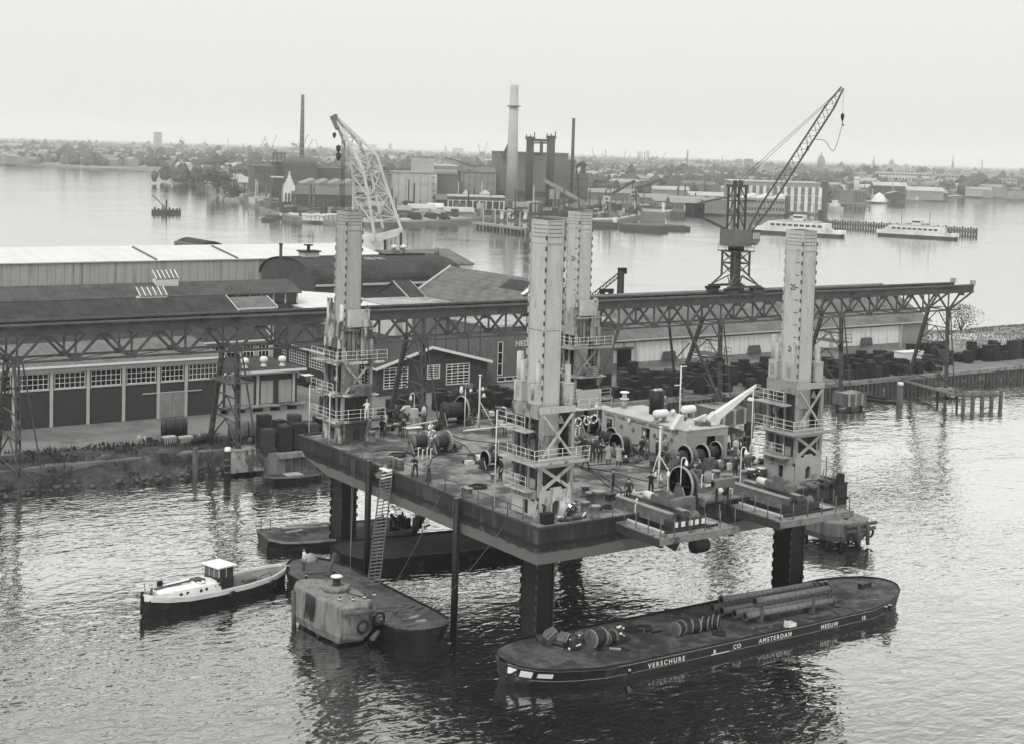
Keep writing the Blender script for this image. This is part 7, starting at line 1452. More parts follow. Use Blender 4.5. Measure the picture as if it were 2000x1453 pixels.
q = HY(853, 500, yc); MB().tube((q.x, yc, zs+rh), (q.x, yc, HY(853, 484, yc).z), .5, n=10).build('chimney', mat('chimney_banded', .16, .7, .5, 1), t)
q = HY(602, 512, yc); MB().box(q.x-1.4, q.x+1.6, yc-1.2, yc+1.2, zs+rh-.3, zs+rh+1.1).build('lantern', plaster, t); MB().box(q.x-1.7, q.x+1.9, yc-1.5, yc+1.5, zs+rh+1.1, zs+rh+1.35).build('lantern_roof', black, t); MB().lathe([(.3, 0), (.3, .8), (.9, .9), (.9, 1.1)], (q.x, yc, zs+rh+1.35), 10).build('vent_cowl', dark, t)
for k in range(9): 
    x = 66.5+k*.85+(.3 if k % 3 else 0); a = math.pi*.62; MB().bar((x, yc-(ry+.3)*math.cos(math.pi-a+.05), zs+.1+(rh+.25)*math.sin(a-.05)), (x+.5, yc-(ry+.3)*math.cos(math.pi-a-.12)*1.0, zs+.1+(rh+.25)*math.sin(a+.12)), .12, .04).build('white_streak', white, t)
for px, zz in ((548, 478),): p = HY(px, 520, 150); MB_ = thing('stove_pipe', 'thin dark stove pipe at the end of the barrel hall', 'chimney', (p.x, 150, GZ)); MB().tube((p.x, 150, GZ), (p.x, 150, HY(px, zz, 150).z), .28, n=8).build('pipe', dark, MB_); MB().tube((p.x, 150, HY(px, zz, 150).z), (p.x, 150, HY(px, zz, 150).z+.2), .38, n=8).build('cap', dark, MB_)
# white flat-roofed building
t = gable('white_roof_hall', 'hall with a brilliant white low roof behind the left leg', 42.2, 57.4, 112, 142, 9.6, 10.3, 'y', corr_light, roof_white, .2, None)
# hall with roof ridge running back, and its annex
P1, P2 = HZ(808, 577, 10.2), HZ(1032, 603, 10.2); RG = HY(882, 523, P1.y); xw = RG.x-P1.x
t = gable('corrugated_hall', 'big hall with ribbed grey roof and repair ladders on it', P1.x, P1.x+2*xw, 99.5, P1.y, 10.2, RG.z, 'y', wood_dark, roof_grey, .3, plaster)
for k in range(10): y = 100.5+k*1.6; MB().box(P1.x-.06, P1.x-.004, y, y+1.2, 7.2, 9.6).build('window', glass, t)
sl = (RG.z-10.2)/xw
MB().bar((P1.x-.3, P1.y+.32, 10.4), (P1.x+xw, P1.y+.32, RG.z+.3), .12, .3).build('verge_board', white, t); MB().bar((P1.x-.42, 99.3, 10.25), (P1.x-.42, P1.y, 10.25), .14, .2).build('gutter', plaster, t)
def roofpatch(px0, px1, f0, f1, m, nm):
    MB().add([(P1.x+xw*f0, px0, 10.2+sl*xw*f0+.26), (P1.x+xw*f1, px0, 10.2+sl*xw*f1+.26), (P1.x+xw*f1, px1, 10.2+sl*xw*f1+.26), (P1.x+xw*f0, px1, 10.2+sl*xw*f0+.26)], [(0, 1, 2, 3)]).build(nm, m, t)
roofpatch(103.8, 106.4, .52, .97, white, 'rooflight'); roofpatch(107, 113.5, .6, .9, roof_slate, 'rooflight'); roofpatch(99.8, 103, .5, .9, roof_dark, 'rooflight')
rl = MB(); 
for s in (0, .5): rl.bar((P1.x+xw*.45, 104.4+s, 10.2+sl*xw*.45+.4), (P1.x+xw*.95, 104.6+s, 10.2+sl*xw*.95+.4), .1)
for k in range(9): f = .47+k*.055; rl.bar((P1.x+xw*f, 104.4, 10.2+sl*xw*f+.42), (P1.x+xw*f, 105.1, 10.2+sl*xw*f+.42), .07)
rlo = rl.build('roof_ladder', dark, None); tag(rlo, 'dark ladder laid up the slope of the ribbed hall roof', 'ladder')
pp = Vector((P1.x+xw*.8, 104.9, 10.2+sl*xw*.8+.45)); person(pp, FC-1.5, 'roofer in dark clothes crouching on the ribbed hall roof', .02, .02, 'crouch', .02, group='roofers')
G0 = HZ(738, 573, 10.0); t = gable('timber_annex', 'timber-framed annex with white-edged gable beside the ribbed hall', G0.x, P1.x-.4, P1.y-4.6 if P1.y-4.6 < G0.y-2 else G0.y-8, G0.y, 10, 12.4, 'x', wood_dark, roof_slate, .2, plaster)
t = gable('grey_hall', 'grey-roofed hall by the river right of the left leg', 93, 110, 184, 206, 10.4, 12.8, 'x', corr_light, roof_grey, .3, None)
q = HY(774, 492, 184); simple('oil_drum', 'black upright tank on the roof line of the grey hall', 'tank', (q.x, 184, 11), [('shell', MB().lathe([(.9, 0), (.9, 2.2), (.6, 2.6)], (0, 0, 0), 12), black), ('base', MB().box(-1, 1, -1, 1, -.3, 0), dark)])
# ---------------------------------------------------------------- crate stacks on the quay
PROT = {}
def stack_mesh(n, w_, d_, m, seed):
    k = (n, round(w_, 1), m.name, seed)
    if k in PROT: return PROT[k]
    mb = MB(); r_ = random.Random(seed); lh = .23
    for i in range(n):
        j = r_.uniform(-.03, .03); mb.box(-w_/2+j, w_/2+j, -d_/2+j, d_/2+j, i*lh, i*lh+.17); mb.box(-w_/2+.1, w_/2-.1, -d_/2+.06, d_/2-.06, i*lh+.17, i*lh+lh)
    PROT[k] = mb.mesh('crate_stack', m); return PROT[k]
def stacks(pts, label, group, seed):
    r_ = random.Random(seed)
    for x, y, n in pts:
        me = stack_mesh(n, 1.35, 1.15, crate_m2 if r_.random() < .22 else crate_m, r_.randint(0, 2)); o = bpy.data.objects.new('crate_stack', me); COL.objects.link(o); o.location = (x, y, GZ); o.rotation_euler.z = r_.uniform(-.06, .06); tag(o, label, 'crates', group)
r_ = random.Random(31)
def gridp(x0, x1, y0, y1, dx, dy, nlo, nhi, dens=.85):
    return [(x+r_.uniform(-.12, .12), y+r_.uniform(-.12, .12), r_.randint(nlo, nhi)) for x in np.arange(x0, x1, dx) for y in np.arange(y0, y1, dy) if r_.random() < dens]
L1_ = [(7.6, 62.2, 11), (9.4, 61.7, 12), (11.0, 61.7, 13), (12.6, 61.8, 12), (8.2, 64.4, 16), (10, 64.2, 8), (11.8, 64.4, 15), (13.4, 64, 9), (15, 62.5, 10), (16.6, 62.6, 12), (9, 67, 5), (11, 67, 6), (13, 67, 7), (15, 66.5, 8)]
stacks(L1_, 'dark stack of flat crates on the quay beside the left trestle', 'crate stacks by the left trestle', 1)
stacks(gridp(12, 20, 69, 74, 1.7, 1.6, 2, 6, .8), 'low dark crate stack in front of the loading warehouse', 'crate stacks before the warehouse', 2)
stacks(gridp(24, 50, 72, 83, 1.9, 2.2, 3, 11, .55), 'dark crate stack on the quay in front of the gabled hall', 'crate stacks before the gabled hall', 3)
stacks(gridp(56, 76, 72, 86, 1.7, 2.4, 5, 13, .62), 'dark crate stack on the quay behind the deckhouse funnel', 'crate stacks behind the deckhouse', 4)
stacks(gridp(77, 102, 71.5, 84, 1.6, 2.1, 5, 12, .66), 'dark crate stack in the packed rows left of the right tower', 'crate stacks left of the right tower', 5)
stacks(gridp(104, 128, 72, 84, 1.55, 2.1, 3, 11, .66), 'dark crate stack in the rows right of the right leg', 'crate stacks right of the right leg', 6)
stacks(gridp(130, 156, 76, 82, 1.6, 2, 4, 14, .75), 'dark crate stack in the rows at the far right of the quay', 'crate stacks at the far right', 7)
# boilers and bits on the left bank
def boiler(p, r, l, label, rz, m=dark):
    t = thing('boiler_tank', label, 'tank', p, rz, 'old boiler tanks on the left bank'); MB().lathe([(r*.3, 0), (r*.96, .02), (r, .1), (r, l-.1), (r*.96, l-.02), (r*.3, l)], (-l/2, 0, r), 20, 0).build('shell', m, t, local=True)
    for k in range(3): MB().lathe([(r*1.0, 0), (r*1.03, .02), (r*1.03, .12), (r, .14)], (-l/2+l*(k+.5)/3, 0, r), 20, 0).build('band', black, t, local=True)
    MB().lathe([(.05, -.02), (.4, -.02), (.4, 0)], (-l/2, 0, r), 12, 0).build('manhole', black, t, local=True)
boiler(HZ(340, 851, 2.1), 1.05, 2.9, 'big rusty boiler tank lying before the brick shed door', -.35); boiler(HZ(482, 860, 2.1), 1.1, 4.0, 'boiler tank lying between the trestle and the crate stacks', -.3, mid); boiler(HZ(395, 868, 2.1), .5, 2.6, 'small dark tank lying in the weeds', .5, black)
for px, py, l in ((330, 868, 'left pale slatted bin on the bank'), (362, 868, 'right pale slatted bin on the bank')):
    t = thing('slatted_bin', l, 'bin', HZ(px, py, 2.1), .1, 'slatted bins on the bank'); MB().box(-.7, .7, -.4, .4, .75, .95).build('top', plaster, t, local=True); MB().box(-.6, .6, -.3, .3, 0, .75).build('box', mid, t, local=True)
    for k in range(6): MB().box(-.7+k*.25, -.57+k*.25, -.42, -.38, 0, .75).build('slat', plaster, t, local=True)
clutter(505, 862, 'scrap heap of iron under the left trestle', 15, 3, 2, 16, .9, 2.0, 'scrap_heap', (dark, black, mid)); clutter(300, 865, 'scrap heap at the far left of the bank', 16, 3, 2, 14, .9, 2.1, 'scrap_heap', (dark, tim, plaster))
def bush(p, r, h, label, n=420, seed=1, m=None, name='bush'):
    q_ = random.Random(seed); t = thing(name, label, 'bush', p); lf = MB()
    for k in range(n):
        a, b, c = q_.gauss(0, .4), q_.gauss(0, .4), q_.random()**.8; x, y, z = a*r, b*r, h*c*(1-.25*(a*a+b*b)); s = q_.uniform(.1, .22)*max(1, r*.5); u = Vector((q_.uniform(-1, 1), q_.uniform(-1, 1), q_.uniform(-1, 1))).normalized(); v = u.cross(Vector((.3, .5, .8))).normalized()
        lf.add([(x, y, z), (x+u.x*s, y+u.y*s, z+u.z*s), (x+u.x*s*.5+v.x*s*.6, y+u.y*s*.5+v.y*s*.6, z+u.z*s*.5+v.z*s*.6)], [(0, 1, 2)])
    lf.build('foliage', m or leaf, t, local=True); st_ = MB()
    for k in range(5): a = k*1.3; st_.tube((0, 0, -.2), (r*.4*math.cos(a), r*.4*math.sin(a), h*.7), .05*max(1, r*.5), .02, 5)
    st_.build('stem', bark, t, local=True)
bush(HZ(415, 872, 2.0), 1.2, 1.7, 'leafy bush left of the left trestle foot', 500, 1); bush(HZ(448, 885, 2.0), 1.1, 1.3, 'low bush between the trestle feet', 420, 2); bush(HZ(325, 905, 1.4), 1.6, 1.0, 'low weeds bush on the bank slope', 500, 3)
bush(Vector((168, 101, 3.4)), 4.2, 5.0, 'wind-blown bush on the sandy bank at the right', 900, 4, mat('bush_right', .07, .8, .4, .4)); bush(Vector((158, 96, 2.8)), 1.6, 2.2, 'small bush at the end of the long shed', 300, 5)
simple('site_van', 'small white hut on wheels among the crates at the right', 'hut', HZ(1774, 715, 2), [('body', MB().box(-2.4, 2.4, -1, 1, .6, 2.3), white), ('roof', MB().box(-2.5, 2.5, -1.1, 1.1, 2.3, 2.4), cream), ('wheel', MB().lathe([(.35, 0), (.35, .2)], (-1.5, -1.05, .4), 10, 1), black), ('wheel', MB().lathe([(.35, 0), (.35, .2)], (1.5, -1.05, .4), 10, 1), black)])
simple('parked_car', 'dark car with pale roof parked beside the gabled hall', 'car', HZ(598, 752, 2.0), [('body', MB().extr([(-.8, -2, .35), (-.8, 2, .35), (-.8, 2.05, .8), (-.8, 1.1, .9), (-.8, -1.4, .9), (-.8, -2.05, .78)], (1.6, 0, 0)), black), ('cabin', MB().extr([(-.7, -1.3, .9), (-.7, .95, .9), (-.7, .5, 1.42), (-.7, -1.0, 1.42)], (1.4, 0, 0)), glass), ('roof', MB().box(-.68, .68, -1.0, .5, 1.42, 1.47), white)]+[('wheel', MB().lathe([(.32, 0), (.32, .2)], (x, y, .32), 12, 0), black) for x in (-.85, .65) for y in (-1.3, 1.3)])
# ================================================================ THE FAR SHORE
def gnd(px, py, z=1.6): return HZ(px, py, z)
def far_thing(name, label, cat, px, py, rz=0.0, group=None):
    g = gnd(px, py); d = g-CAM; ph = math.atan2(d.x, d.y); t = thing(name, label, cat, g, -ph+rz, group); t['sc'] = d.dot(FW)/FOC; return t
fm = {k: mat('far_'+k, v, .85, .25, .06, dark=v*.55, dscale=.05, damt=.25) for k, v in dict(brick=.075, dark=.05, grey=.14, mid=.22, pale=.36, white=.55, roof=.10, roofl=.32).items()}
def fbuild(name, label, x0, x1, yb, yt, dep, wall, roof, kind='flat', win=None, rz=.10, cat='building', wm=None, pitch=.3, group=None, zoff=0):
    """building seen between picture columns x0..x1, foot at row yb, eaves at row yt, dep metres deep"""
    t = far_thing(name, label, cat, (x0+x1)/2, yb, rz, group); s = t['sc']; w_ = (x1-x0)*s; h = (yb-yt)*s; del t['sc']
    B = lambda mb, nm, m: mb.build(nm, m, t, local=True)
    if kind == 'flat':
        B(MB().box(-w_/2, w_/2, 0, dep, -.5, h), 'wall', wall); B(MB().box(-w_/2-.4, w_/2+.4, -.4, dep+.4, h, h+.6), 'roof', roof)
    elif kind == 'gx':
        zr = h+dep*.5*pitch; B(MB().extr([(-w_/2, 0, -.5), (-w_/2, 0, h), (-w_/2, dep/2, zr), (-w_/2, dep, h), (-w_/2, dep, -.5)], (w_, 0, 0)), 'wall', wall)
        for a, za, b, zb_ in ((-.6, h-.1, dep/2, zr), (dep/2, zr, dep+.6, h-.1)): B(MB().extr([(-w_/2-.5, a, za+.05), (-w_/2-.5, b, zb_+.05), (-w_/2-.5, b, zb_+.5), (-w_/2-.5, a, za+.5)], (w_+1, 0, 0)), 'roof', roof)
    elif kind == 'gy':
        zr = h+w_*.5*pitch; B(MB().extr([(-w_/2, 0, -.5), (w_/2, 0, -.5), (w_/2, 0, h), (0, 0, zr), (-w_/2, 0, h)], (0, dep, 0)), 'wall', wall)
        for a, za, b, zb_ in ((-w_/2-.5, h-.1, 0, zr), (0, zr, w_/2+.5, h-.1)): B(MB().extr([(a, -.5, za+.05), (b, -.5, zb_+.05), (b, -.5, zb_+.5), (a, -.5, za+.5)], (0, dep+1, 0)), 'roof', roof)
    elif kind == 'arch':
        P = [(-w_/2, w_*0+dep/2-dep/2*math.cos(math.pi*i/10), h+dep*.16*math.sin(math.pi*i/10)) for i in range(11)]; B(MB().extr([(-w_/2, 0, -.5)]+P+[(-w_/2, dep, -.5)], (w_, 0, 0)), 'wall', wall)
    elif kind == 'saw':
        B(MB().box(-w_/2, w_/2, 0, dep, -.5, h), 'wall', wall); n = max(3, int(w_/7))
        for i in range(n): a = -w_/2+w_*i/n; b = a+w_/n; B(MB().extr([(a, 0, h), (b, 0, h), (b, 0, h+2.6)], (0, dep, 0)), 'roof', roof)
    if win:
        nx, nz, fw, fh = win; cw, chh = w_/nx, h/nz
        for i in range(nx):
            for j in range(nz):
                xx = -w_/2+cw*(i+.5); zz = chh*(j+.5); B(MB().box(xx-cw*fw/2, xx+cw*fw/2, -.25, -.01, zz-chh*fh/2, zz+chh*fh/2), 'window', wm or fm['dark'])
    return t, s, w_, h
def stack(name, label, px, yb, yt, wpx0, wpx1, m, cat='chimney', bands=0, ring=None, n=16):
    t = far_thing(name, label, cat, px, yb); s = t['sc']; del t['sc']; h = (yb-yt)*s
    MB().lathe([(wpx0*s/2, -.5), (wpx0*s/2*.5+wpx1*s/2*.5, h*.5), (wpx1*s/2, h)], (0, 0, 0), n).build('shaft', m, t, local=True)
    for k in range(bands): f = (k+1)/(bands+1); r = (wpx0+(wpx1-wpx0)*f)*s/2; MB().lathe([(r*1.0, 0), (r*1.05, .1), (r*1.05, .7), (r, .8)], (0, 0, h*f), n).build('band', fm['mid'], t, local=True)
    if ring: f = ring; r = (wpx0+(wpx1-wpx0)*f)*s/2; MB().lathe([(r, 0), (r*1.55, .1), (r*1.55, .7), (r, .8)], (0, 0, h*f), n).build('gallery', fm['grey'], t, local=True)
    MB().lathe([(wpx1*s/2*.8, h), (wpx1*s/2*.8, h+.05)], (0, 0, 0), n).build('mouth', hollow, t, local=True)
    return t
f = fm
# left factory
stack('brick_chimney', 'tall slender banded brick chimney of the left factory', 588.5, 345, 186, 10.5, 6.2, mat('chimney_brick', .055, .85, .3, .2), bands=11)
fbuild('factory_block', 'dark factory block with sloping parapet at the left of the far shore', 496, 536, 378, 326, 40, f['brick'], f['roof'], 'flat', (5, 3, .35, .4), cat='factory')
fbuild('hoist_tower', 'dark tower with open frame top in the left factory', 532, 556, 375, 318, 14, f['dark'], f['roof'], 'flat', (2, 3, .4, .3), cat='tower')
t = far_thing('open_frame', 'open steel frame on top of the dark factory tower', 'frame', 544, 374); s = t['sc']; del t['sc']
for a in (-11, -4, 4, 11): 
    for b in (0, 12): MB().box(a*s-.4, a*s+.4, b, b+.8, 57*s, 75*s).build('post', f['dark'], t, local=True)
MB().box(-12*s, 12*s, -.5, 13, 73*s, 75*s).build('top_ring', f['dark'], t, local=True)
fbuild('boiler_house', 'dark long block with rounded roof below the brick chimney', 557, 619, 378, 319, 22, f['brick'], f['roof'], 'arch', (6, 3, .4, .3), cat='factory')
fbuild('factory_wing', 'lower dark wing right of the rounded-roof block', 618, 672, 378, 330, 24, f['brick'], f['roof'], 'flat', (5, 2, .4, .35), cat='factory')
fbuild('gate_house', 'narrow building with pale roof strip before the dark tower', 533, 553, 399, 348, 12, f['dark'], f['pale'], 'flat', (2, 3, .4, .3))
fbuild('long_factory_shed', 'long dark-roofed factory shed behind the quay at left centre', 572, 690, 412, 382, 26, f['brick'], f['roof'], 'gx', (12, 1, .3, .3), cat='shed'); fbuild('middle_sheds', 'grey sheds behind the long dark-roofed shed', 590, 690, 398, 360, 30, f['grey'], f['mid'], 'saw', None, cat='shed')
t = far_thing('stepped_gable', 'white stepped Dutch gable front facing the water', 'gable', 564, 410); s = t['sc']; del t['sc']
for i, (hw, y) in enumerate(((11, 48), (8.5, 54), (6, 60), (3.5, 66), (1.5, 74))): MB().box(-hw*s, hw*s, -.3-i*.02, 1.5, (0 if i == 0 else (48 if i == 1 else 42+6*i))*s, y*s).build('step', f['white'], t, local=True)
for a in (-6, 0, 6): MB().box((a-1.5)*s, (a+1.5)*s, -.5, -.31, 14*s, 32*s).build('window', f['dark'], t, local=True)
fbuild('gable_house', 'house behind the white stepped gable', 556, 574, 408, 372, 18, f['mid'], f['roof'], 'gx', None)
t = far_thing('white_silo', 'white upright tank on the left factory quay', 'tank', 543, 397); s = t['sc']; del t['sc']; MB().lathe([(5*s, 0), (5*s, 17*s), (2*s, 19*s)], (0, 0, 0), 12).build('shell', f['white'], t, local=True); MB().lathe([(5.2*s, 0), (5.2*s, .6)], (0, 0, 8*s), 12).build('band', f['grey'], t, local=True)
r_ = random.Random(77)
for k in range(9): px = 592+k*8.2; fbuild('pale_crate', 'white container on the left factory quay', px, px+7, 430-abs(k-4)*.3, 423-r_.uniform(0, 3), 4, f['white'], f['white'], 'flat', group='white containers on the far quay', cat='container')
for k, (a, b, yb, yt) in enumerate(((352, 415, 352, 341), (360, 490, 346, 334), (405, 525, 341, 327), (350, 405, 336, 326), (440, 500, 358, 349), (455, 515, 368, 358))): fbuild('low_shed', ('low pale shed at the water beyond the river bend', 'longest pale shed of the left bank group', 'pale shed with broad roof behind the group', 'small pale shed farthest left in the group', 'grey shed beside the waterside tree', 'grey shed nearest the dark factory')[k], a, b, yb, yt, 18, f['mid'], f['roofl'], 'gx', None, cat='shed', group='pale sheds on the left bank')
# centre: concrete works and power station
fbuild('concrete_works', 'pale concrete works block left of the power station', 770, 842, 408, 339, 34, f['pale'], f['mid'], 'flat', (5, 1, .03, .9), cat='factory', wm=f['mid']); fbuild('works_tower', 'taller pale block rising behind the concrete works', 808, 846, 405, 308, 22, f['pale'], f['mid'], 'flat', (3, 5, .1, .1), cat='tower', wm=f['grey']); fbuild('works_corner', 'bright end wall of the concrete works', 840, 852, 407, 340, 30, f['white'], f['mid'], 'flat', (1, 5, .3, .12))
fbuild('dark_works', 'dark windowless block beside the concrete works', 853, 895, 402, 342, 28, mat('far_slate', .12, .85, .15, .1), f['grey'], 'flat'); fbuild('striped_works', 'block with horizontal bands behind the dark works', 845, 893, 400, 325, 20, f['pale'], f['white'], 'flat', (1, 9, .96, .35), wm=f['mid'])
fbuild('panel_works', 'grey panelled block between the dark works and the power station', 898, 968, 402, 338, 26, f['mid'], f['grey'], 'flat', (6, 4, .1, .8), wm=f['grey'])
t = far_thing('conveyor_gallery', 'long sloping conveyor gallery running up to the left', 'conveyor', 920, 400); s = t['sc']; del t['sc']
MB().extr([(-50*s, 4, 80*s), (-50*s, 4, 90*s), (8*s, 4, 73*s), (46*s, 4, 72*s), (46*s, 4, 63*s), (8*s, 4, 64*s)][::-1], (0, 5, 0)).build('gallery', f['mid'], t, local=True); MB().extr([(-52*s, 3.6, 90*s), (-52*s, 3.6, 91.2*s), (8*s, 3.6, 74.2*s), (8*s, 3.6, 73*s)][::-1], (0, 6, 0)).build('gallery_roof', f['dark'], t, local=True)
for a in (-30, -5, 15, 38): MB().box(a*s-.6, a*s+.6, 5, 7, 0, 66*s).build('leg', f['dark'], t, local=True)
ps, s, w_, h = fbuild('power_station', 'massive grey power station block behind the tall pale chimney', 967, 1107, 402, 300, 52, mat('station_wall', .12, .85, .3, .05, dark=.2, dscale=.04, damt=.2), f['grey'], 'flat', None, .08, 'power station')
for k in range(16): x = -w_/2+w_*(k+.5)/16; MB().box(x-1.4, x+1.4, -.3, -.02, h*.17, h*.27).build('window', f['dark'], ps, local=True)
for k in range(3): x = -w_/2+w_*(.18+.28*k); MB().box(x-2, x+2, -.3, -.02, h*.86, h*.9).build('window', f['pale'], ps, local=True)
fbuild('station_annex', 'lower annex at the right of the power station', 1120, 1147, 396, 342, 34, f['grey'], f['grey'], 'flat', (4, 3, .4, .25)); fbuild('station_link', 'narrow link with square sign panel beside the power station', 1107, 1122, 398, 313, 20, f['grey'], f['pale'], 'flat', (1, 5, .5, .12), wm=f['pale'])
stack('pale_chimney', 'very tall pale tapered chimney in front of the power station', 998, 408, 168, 24, 16, mat('chimney_concrete', .33, .8, .15, .1), ring=.825)
for px, yb, yt, a, l in ((1032, 407, 268, 15, 'dark round stack with platform left of two before the power station'), (1072.5, 405, 266, 16, 'dark round stack with platform right of two before the power station')):
    t = stack('absorber_stack', l, px, yb, yt, a, a, f['dark'], 'stack'); g = gnd(px, yb); s = (g-CAM).dot(FW)/FOC; hh = (yb-yt)*s; MB().box(-10*s, 10*s, -9*s, 9*s, hh-1.6, hh-.6).build('platform', f['dark'], t, local=True)
    for q in (-8, 0, 8): MB().box(q*s-.3, q*s+.3, -8*s, -8*s+.6, hh-.6, hh+(9 if q == 8 else 4)*s).build('pole', f['dark'], t, local=True)
t = far_thing('flue_pipe', 'square looped flue pipe between the two dark stacks', 'pipe', 1052, 406); s = t['sc']; del t['sc']; MB().pipe([(-14*s, 0, 131*s), (14*s, 0, 131*s)], .9).build('pipe', f['dark'], t, local=True); MB().pipe([(2*s, 0, 131*s), (2*s, 0, 104*s), (-13*s, 0, 104*s)], .9).build('pipe', f['dark'], t, local=True); MB().pipe([(-14*s, 1, 126*s), (14*s, 1, 126*s)], .5).build('walkway', f['dark'], t, local=True)
t = far_thing('inclined_duct', 'dark inclined duct rising to the pale chimney', 'duct', 985, 402); s = t['sc']; del t['sc']; MB().extr([(-6*s, 6, 100*s), (8*s, 6, 100*s), (12*s, 6, 136*s), (7*s, 6, 130*s)], (0, 5, 0)).build('duct', f['dark'], t, local=True); MB().box(-8*s, 10*s, 5, 12, 99*s, 101*s).build('base', f['grey'], t, local=True)
stack('thin_chimney', 'thin dark chimney at the right of the power station', 1115.5, 398, 232, 6.6, 6, f['dark']); t = far_thing('coal_elbow', 'dark bent coal duct beside the station annex', 'duct', 1130, 395); s = t['sc']; del t['sc']; MB().pipe([(-8*s, 0, 68*s), (4*s, 0, 76*s), (10*s, 0, 76*s), (6*s, 0, 60*s)], 1.4).build('duct', f['dark'], t, local=True); MB().box(2*s, 12*s, -1, 3, 52*s, 60*s).build('foot', f['dark'], t, local=True)
bw_, s, w_, h = fbuild('brick_office', 'dark brick office with tall white windows on the waterfront', 876, 985, 420, 386, 20, f['brick'], f['pale'], 'flat', None, .06)
for k in range(8): x = -w_/2+w_*(k+.6)/8.4; fr_ = MB().box(x-2.6, x+2.6, -.35, -.02, h*.3, h*.82).build('window', f['white'], bw_, local=True); MB().box(x-2.0, x-.3, -.5, -.36, h*.34, h*.78).build('pane', f['dark'], fr_, local=True); MB().box(x+.3, x+2.0, -.5, -.36, h*.34, h*.78).build('pane', f['dark'], fr_, local=True)
for px, yb, l in ((911, 410, 'brick turret with domed roof left on the office'), (949, 412, 'broad brick turret with domed roof right on the office')):
    w1 = 8 if px < 930 else 14; t, s, w_, h = fbuild('turret', l, px-w1, px+w1, yb, 384, 12, f['brick'], f['dark'], 'flat', (3, 2, .4, .3), cat='turret'); MB().lathe([(w1*s*.95, h+.6), (w1*s*.8, h+5*s), (w1*s*.25, h+10*s), (.2, h+12*s)], (0, 6, 0), 10).build('dome', f['pale'], t, local=True)
fbuild('brick_wing', 'low brick wing with paired gables left of the office', 852, 880, 415, 392, 16, f['brick'], f['roof'], 'gx', (4, 1, .3, .4))
for k, (a, b, yb, yt, w1, r1) in enumerate(((760, 802, 424, 412, 'grey', 'mid'), (800, 850, 422, 409, 'mid', 'pale'), (838, 866, 417, 407, 'mid', 'white'), (868, 925, 425, 415, 'mid', 'roofl'), (715, 765, 418, 404, 'grey', 'mid'), (700, 780, 400, 378, 'grey', 'mid'), (738, 772, 404, 342, 'mid', 'grey'))): fbuild('waterside_shed', ('low grey shed behind the floating crane', 'pale-roofed shed right of the floating crane', 'small kiosk with white hipped roof', 'long low wall and shed before the brick office', 'grey shed inside the floating crane legs', 'broad grey shed behind the floating crane', 'tall grey loft left of the concrete works')[k], a, b, yb, yt, 12, f[w1], f[r1], 'gx' if k < 6 else 'flat', None, cat='shed', group='waterside sheds')
# coal yard gear
t = far_thing('conveyor_boom', 'slender conveyor boom slanting down in front of the power station', 'conveyor', 1100, 412); s = t['sc']; del t['sc']; MB().bar((-38*s, 0, 58*s), (42*s, 0, 16*s), 1.2, 2.0).build('boom', f['mid'], t, local=True); MB().bar((-20*s, 0, 0), (-18*s, 0, 48*s), 1.2).build('tower', f['grey'], t, local=True); MB().box(-28*s, -8*s, -2, 8, 22*s, 40*s).build('hopper', f['mid'], t, local=True); MB().bar((-28*s, 0, 0), (-26*s, 0, 22*s), 1).build('leg', f['dark'], t, local=True); MB().bar((-8*s, 0, 0), (-10*s, 0, 22*s), 1).build('leg', f['dark'], t, local=True)
t = far_thing('portal_frame', 'dark portal frame on the coal yard', 'frame', 1046, 425); s = t['sc']; del t['sc']
for a in (-10, 10): MB().box(a*s-.9, a*s+.9, 0, 2, 0, 26*s).build('leg', f['dark'], t, local=True)
MB().box(-11*s, 11*s, 0, 2, 26*s, 28*s).build('beam', f['dark'], t, local=True)
t = far_thing('yard_derrick', 'thin dark derrick pole with stay by the coal heaps', 'derrick', 1131, 418); s = t['sc']; del t['sc']; MB().bar((2*s, 0, 0), (-8*s, 0, 92*s), .7).build('pole', f['dark'], t, local=True); MB().bar((0, 0, 0), (-4*s, 0, 75*s), .8).build('mast', f['dark'], t, local=True)
for px, py, rx, h_, m_, l in ((1105, 416, 17, 17, 'mid', 'conical pale heap before the power station'), (1165, 418, 15, 11, 'mid', 'low pale heap right of the power station'), (1215, 410, 16, 13, 'dark', 'dark coal heap between the two grab cranes'), (1268, 405, 20, 10, 'dark', 'long dark coal heap right of the grab cranes'), (1717, 394, 15, 17, 'white', 'bright white sand heap on the right of the far shore'), (1190, 414, 12, 7, 'pale', 'small pale sand heap by the first grab crane')):
    g = gnd(px, py); s = (g-CAM).dot(FW)/FOC; o = mound('m', (0, 0), rx*s*1.15, rx*s, h_*s, f[m_], 22, int(px), .08, 0, 0).build('material_heap', f[m_]); o.location = g; tag(o, l, 'heap', 'material heaps on the far shore')
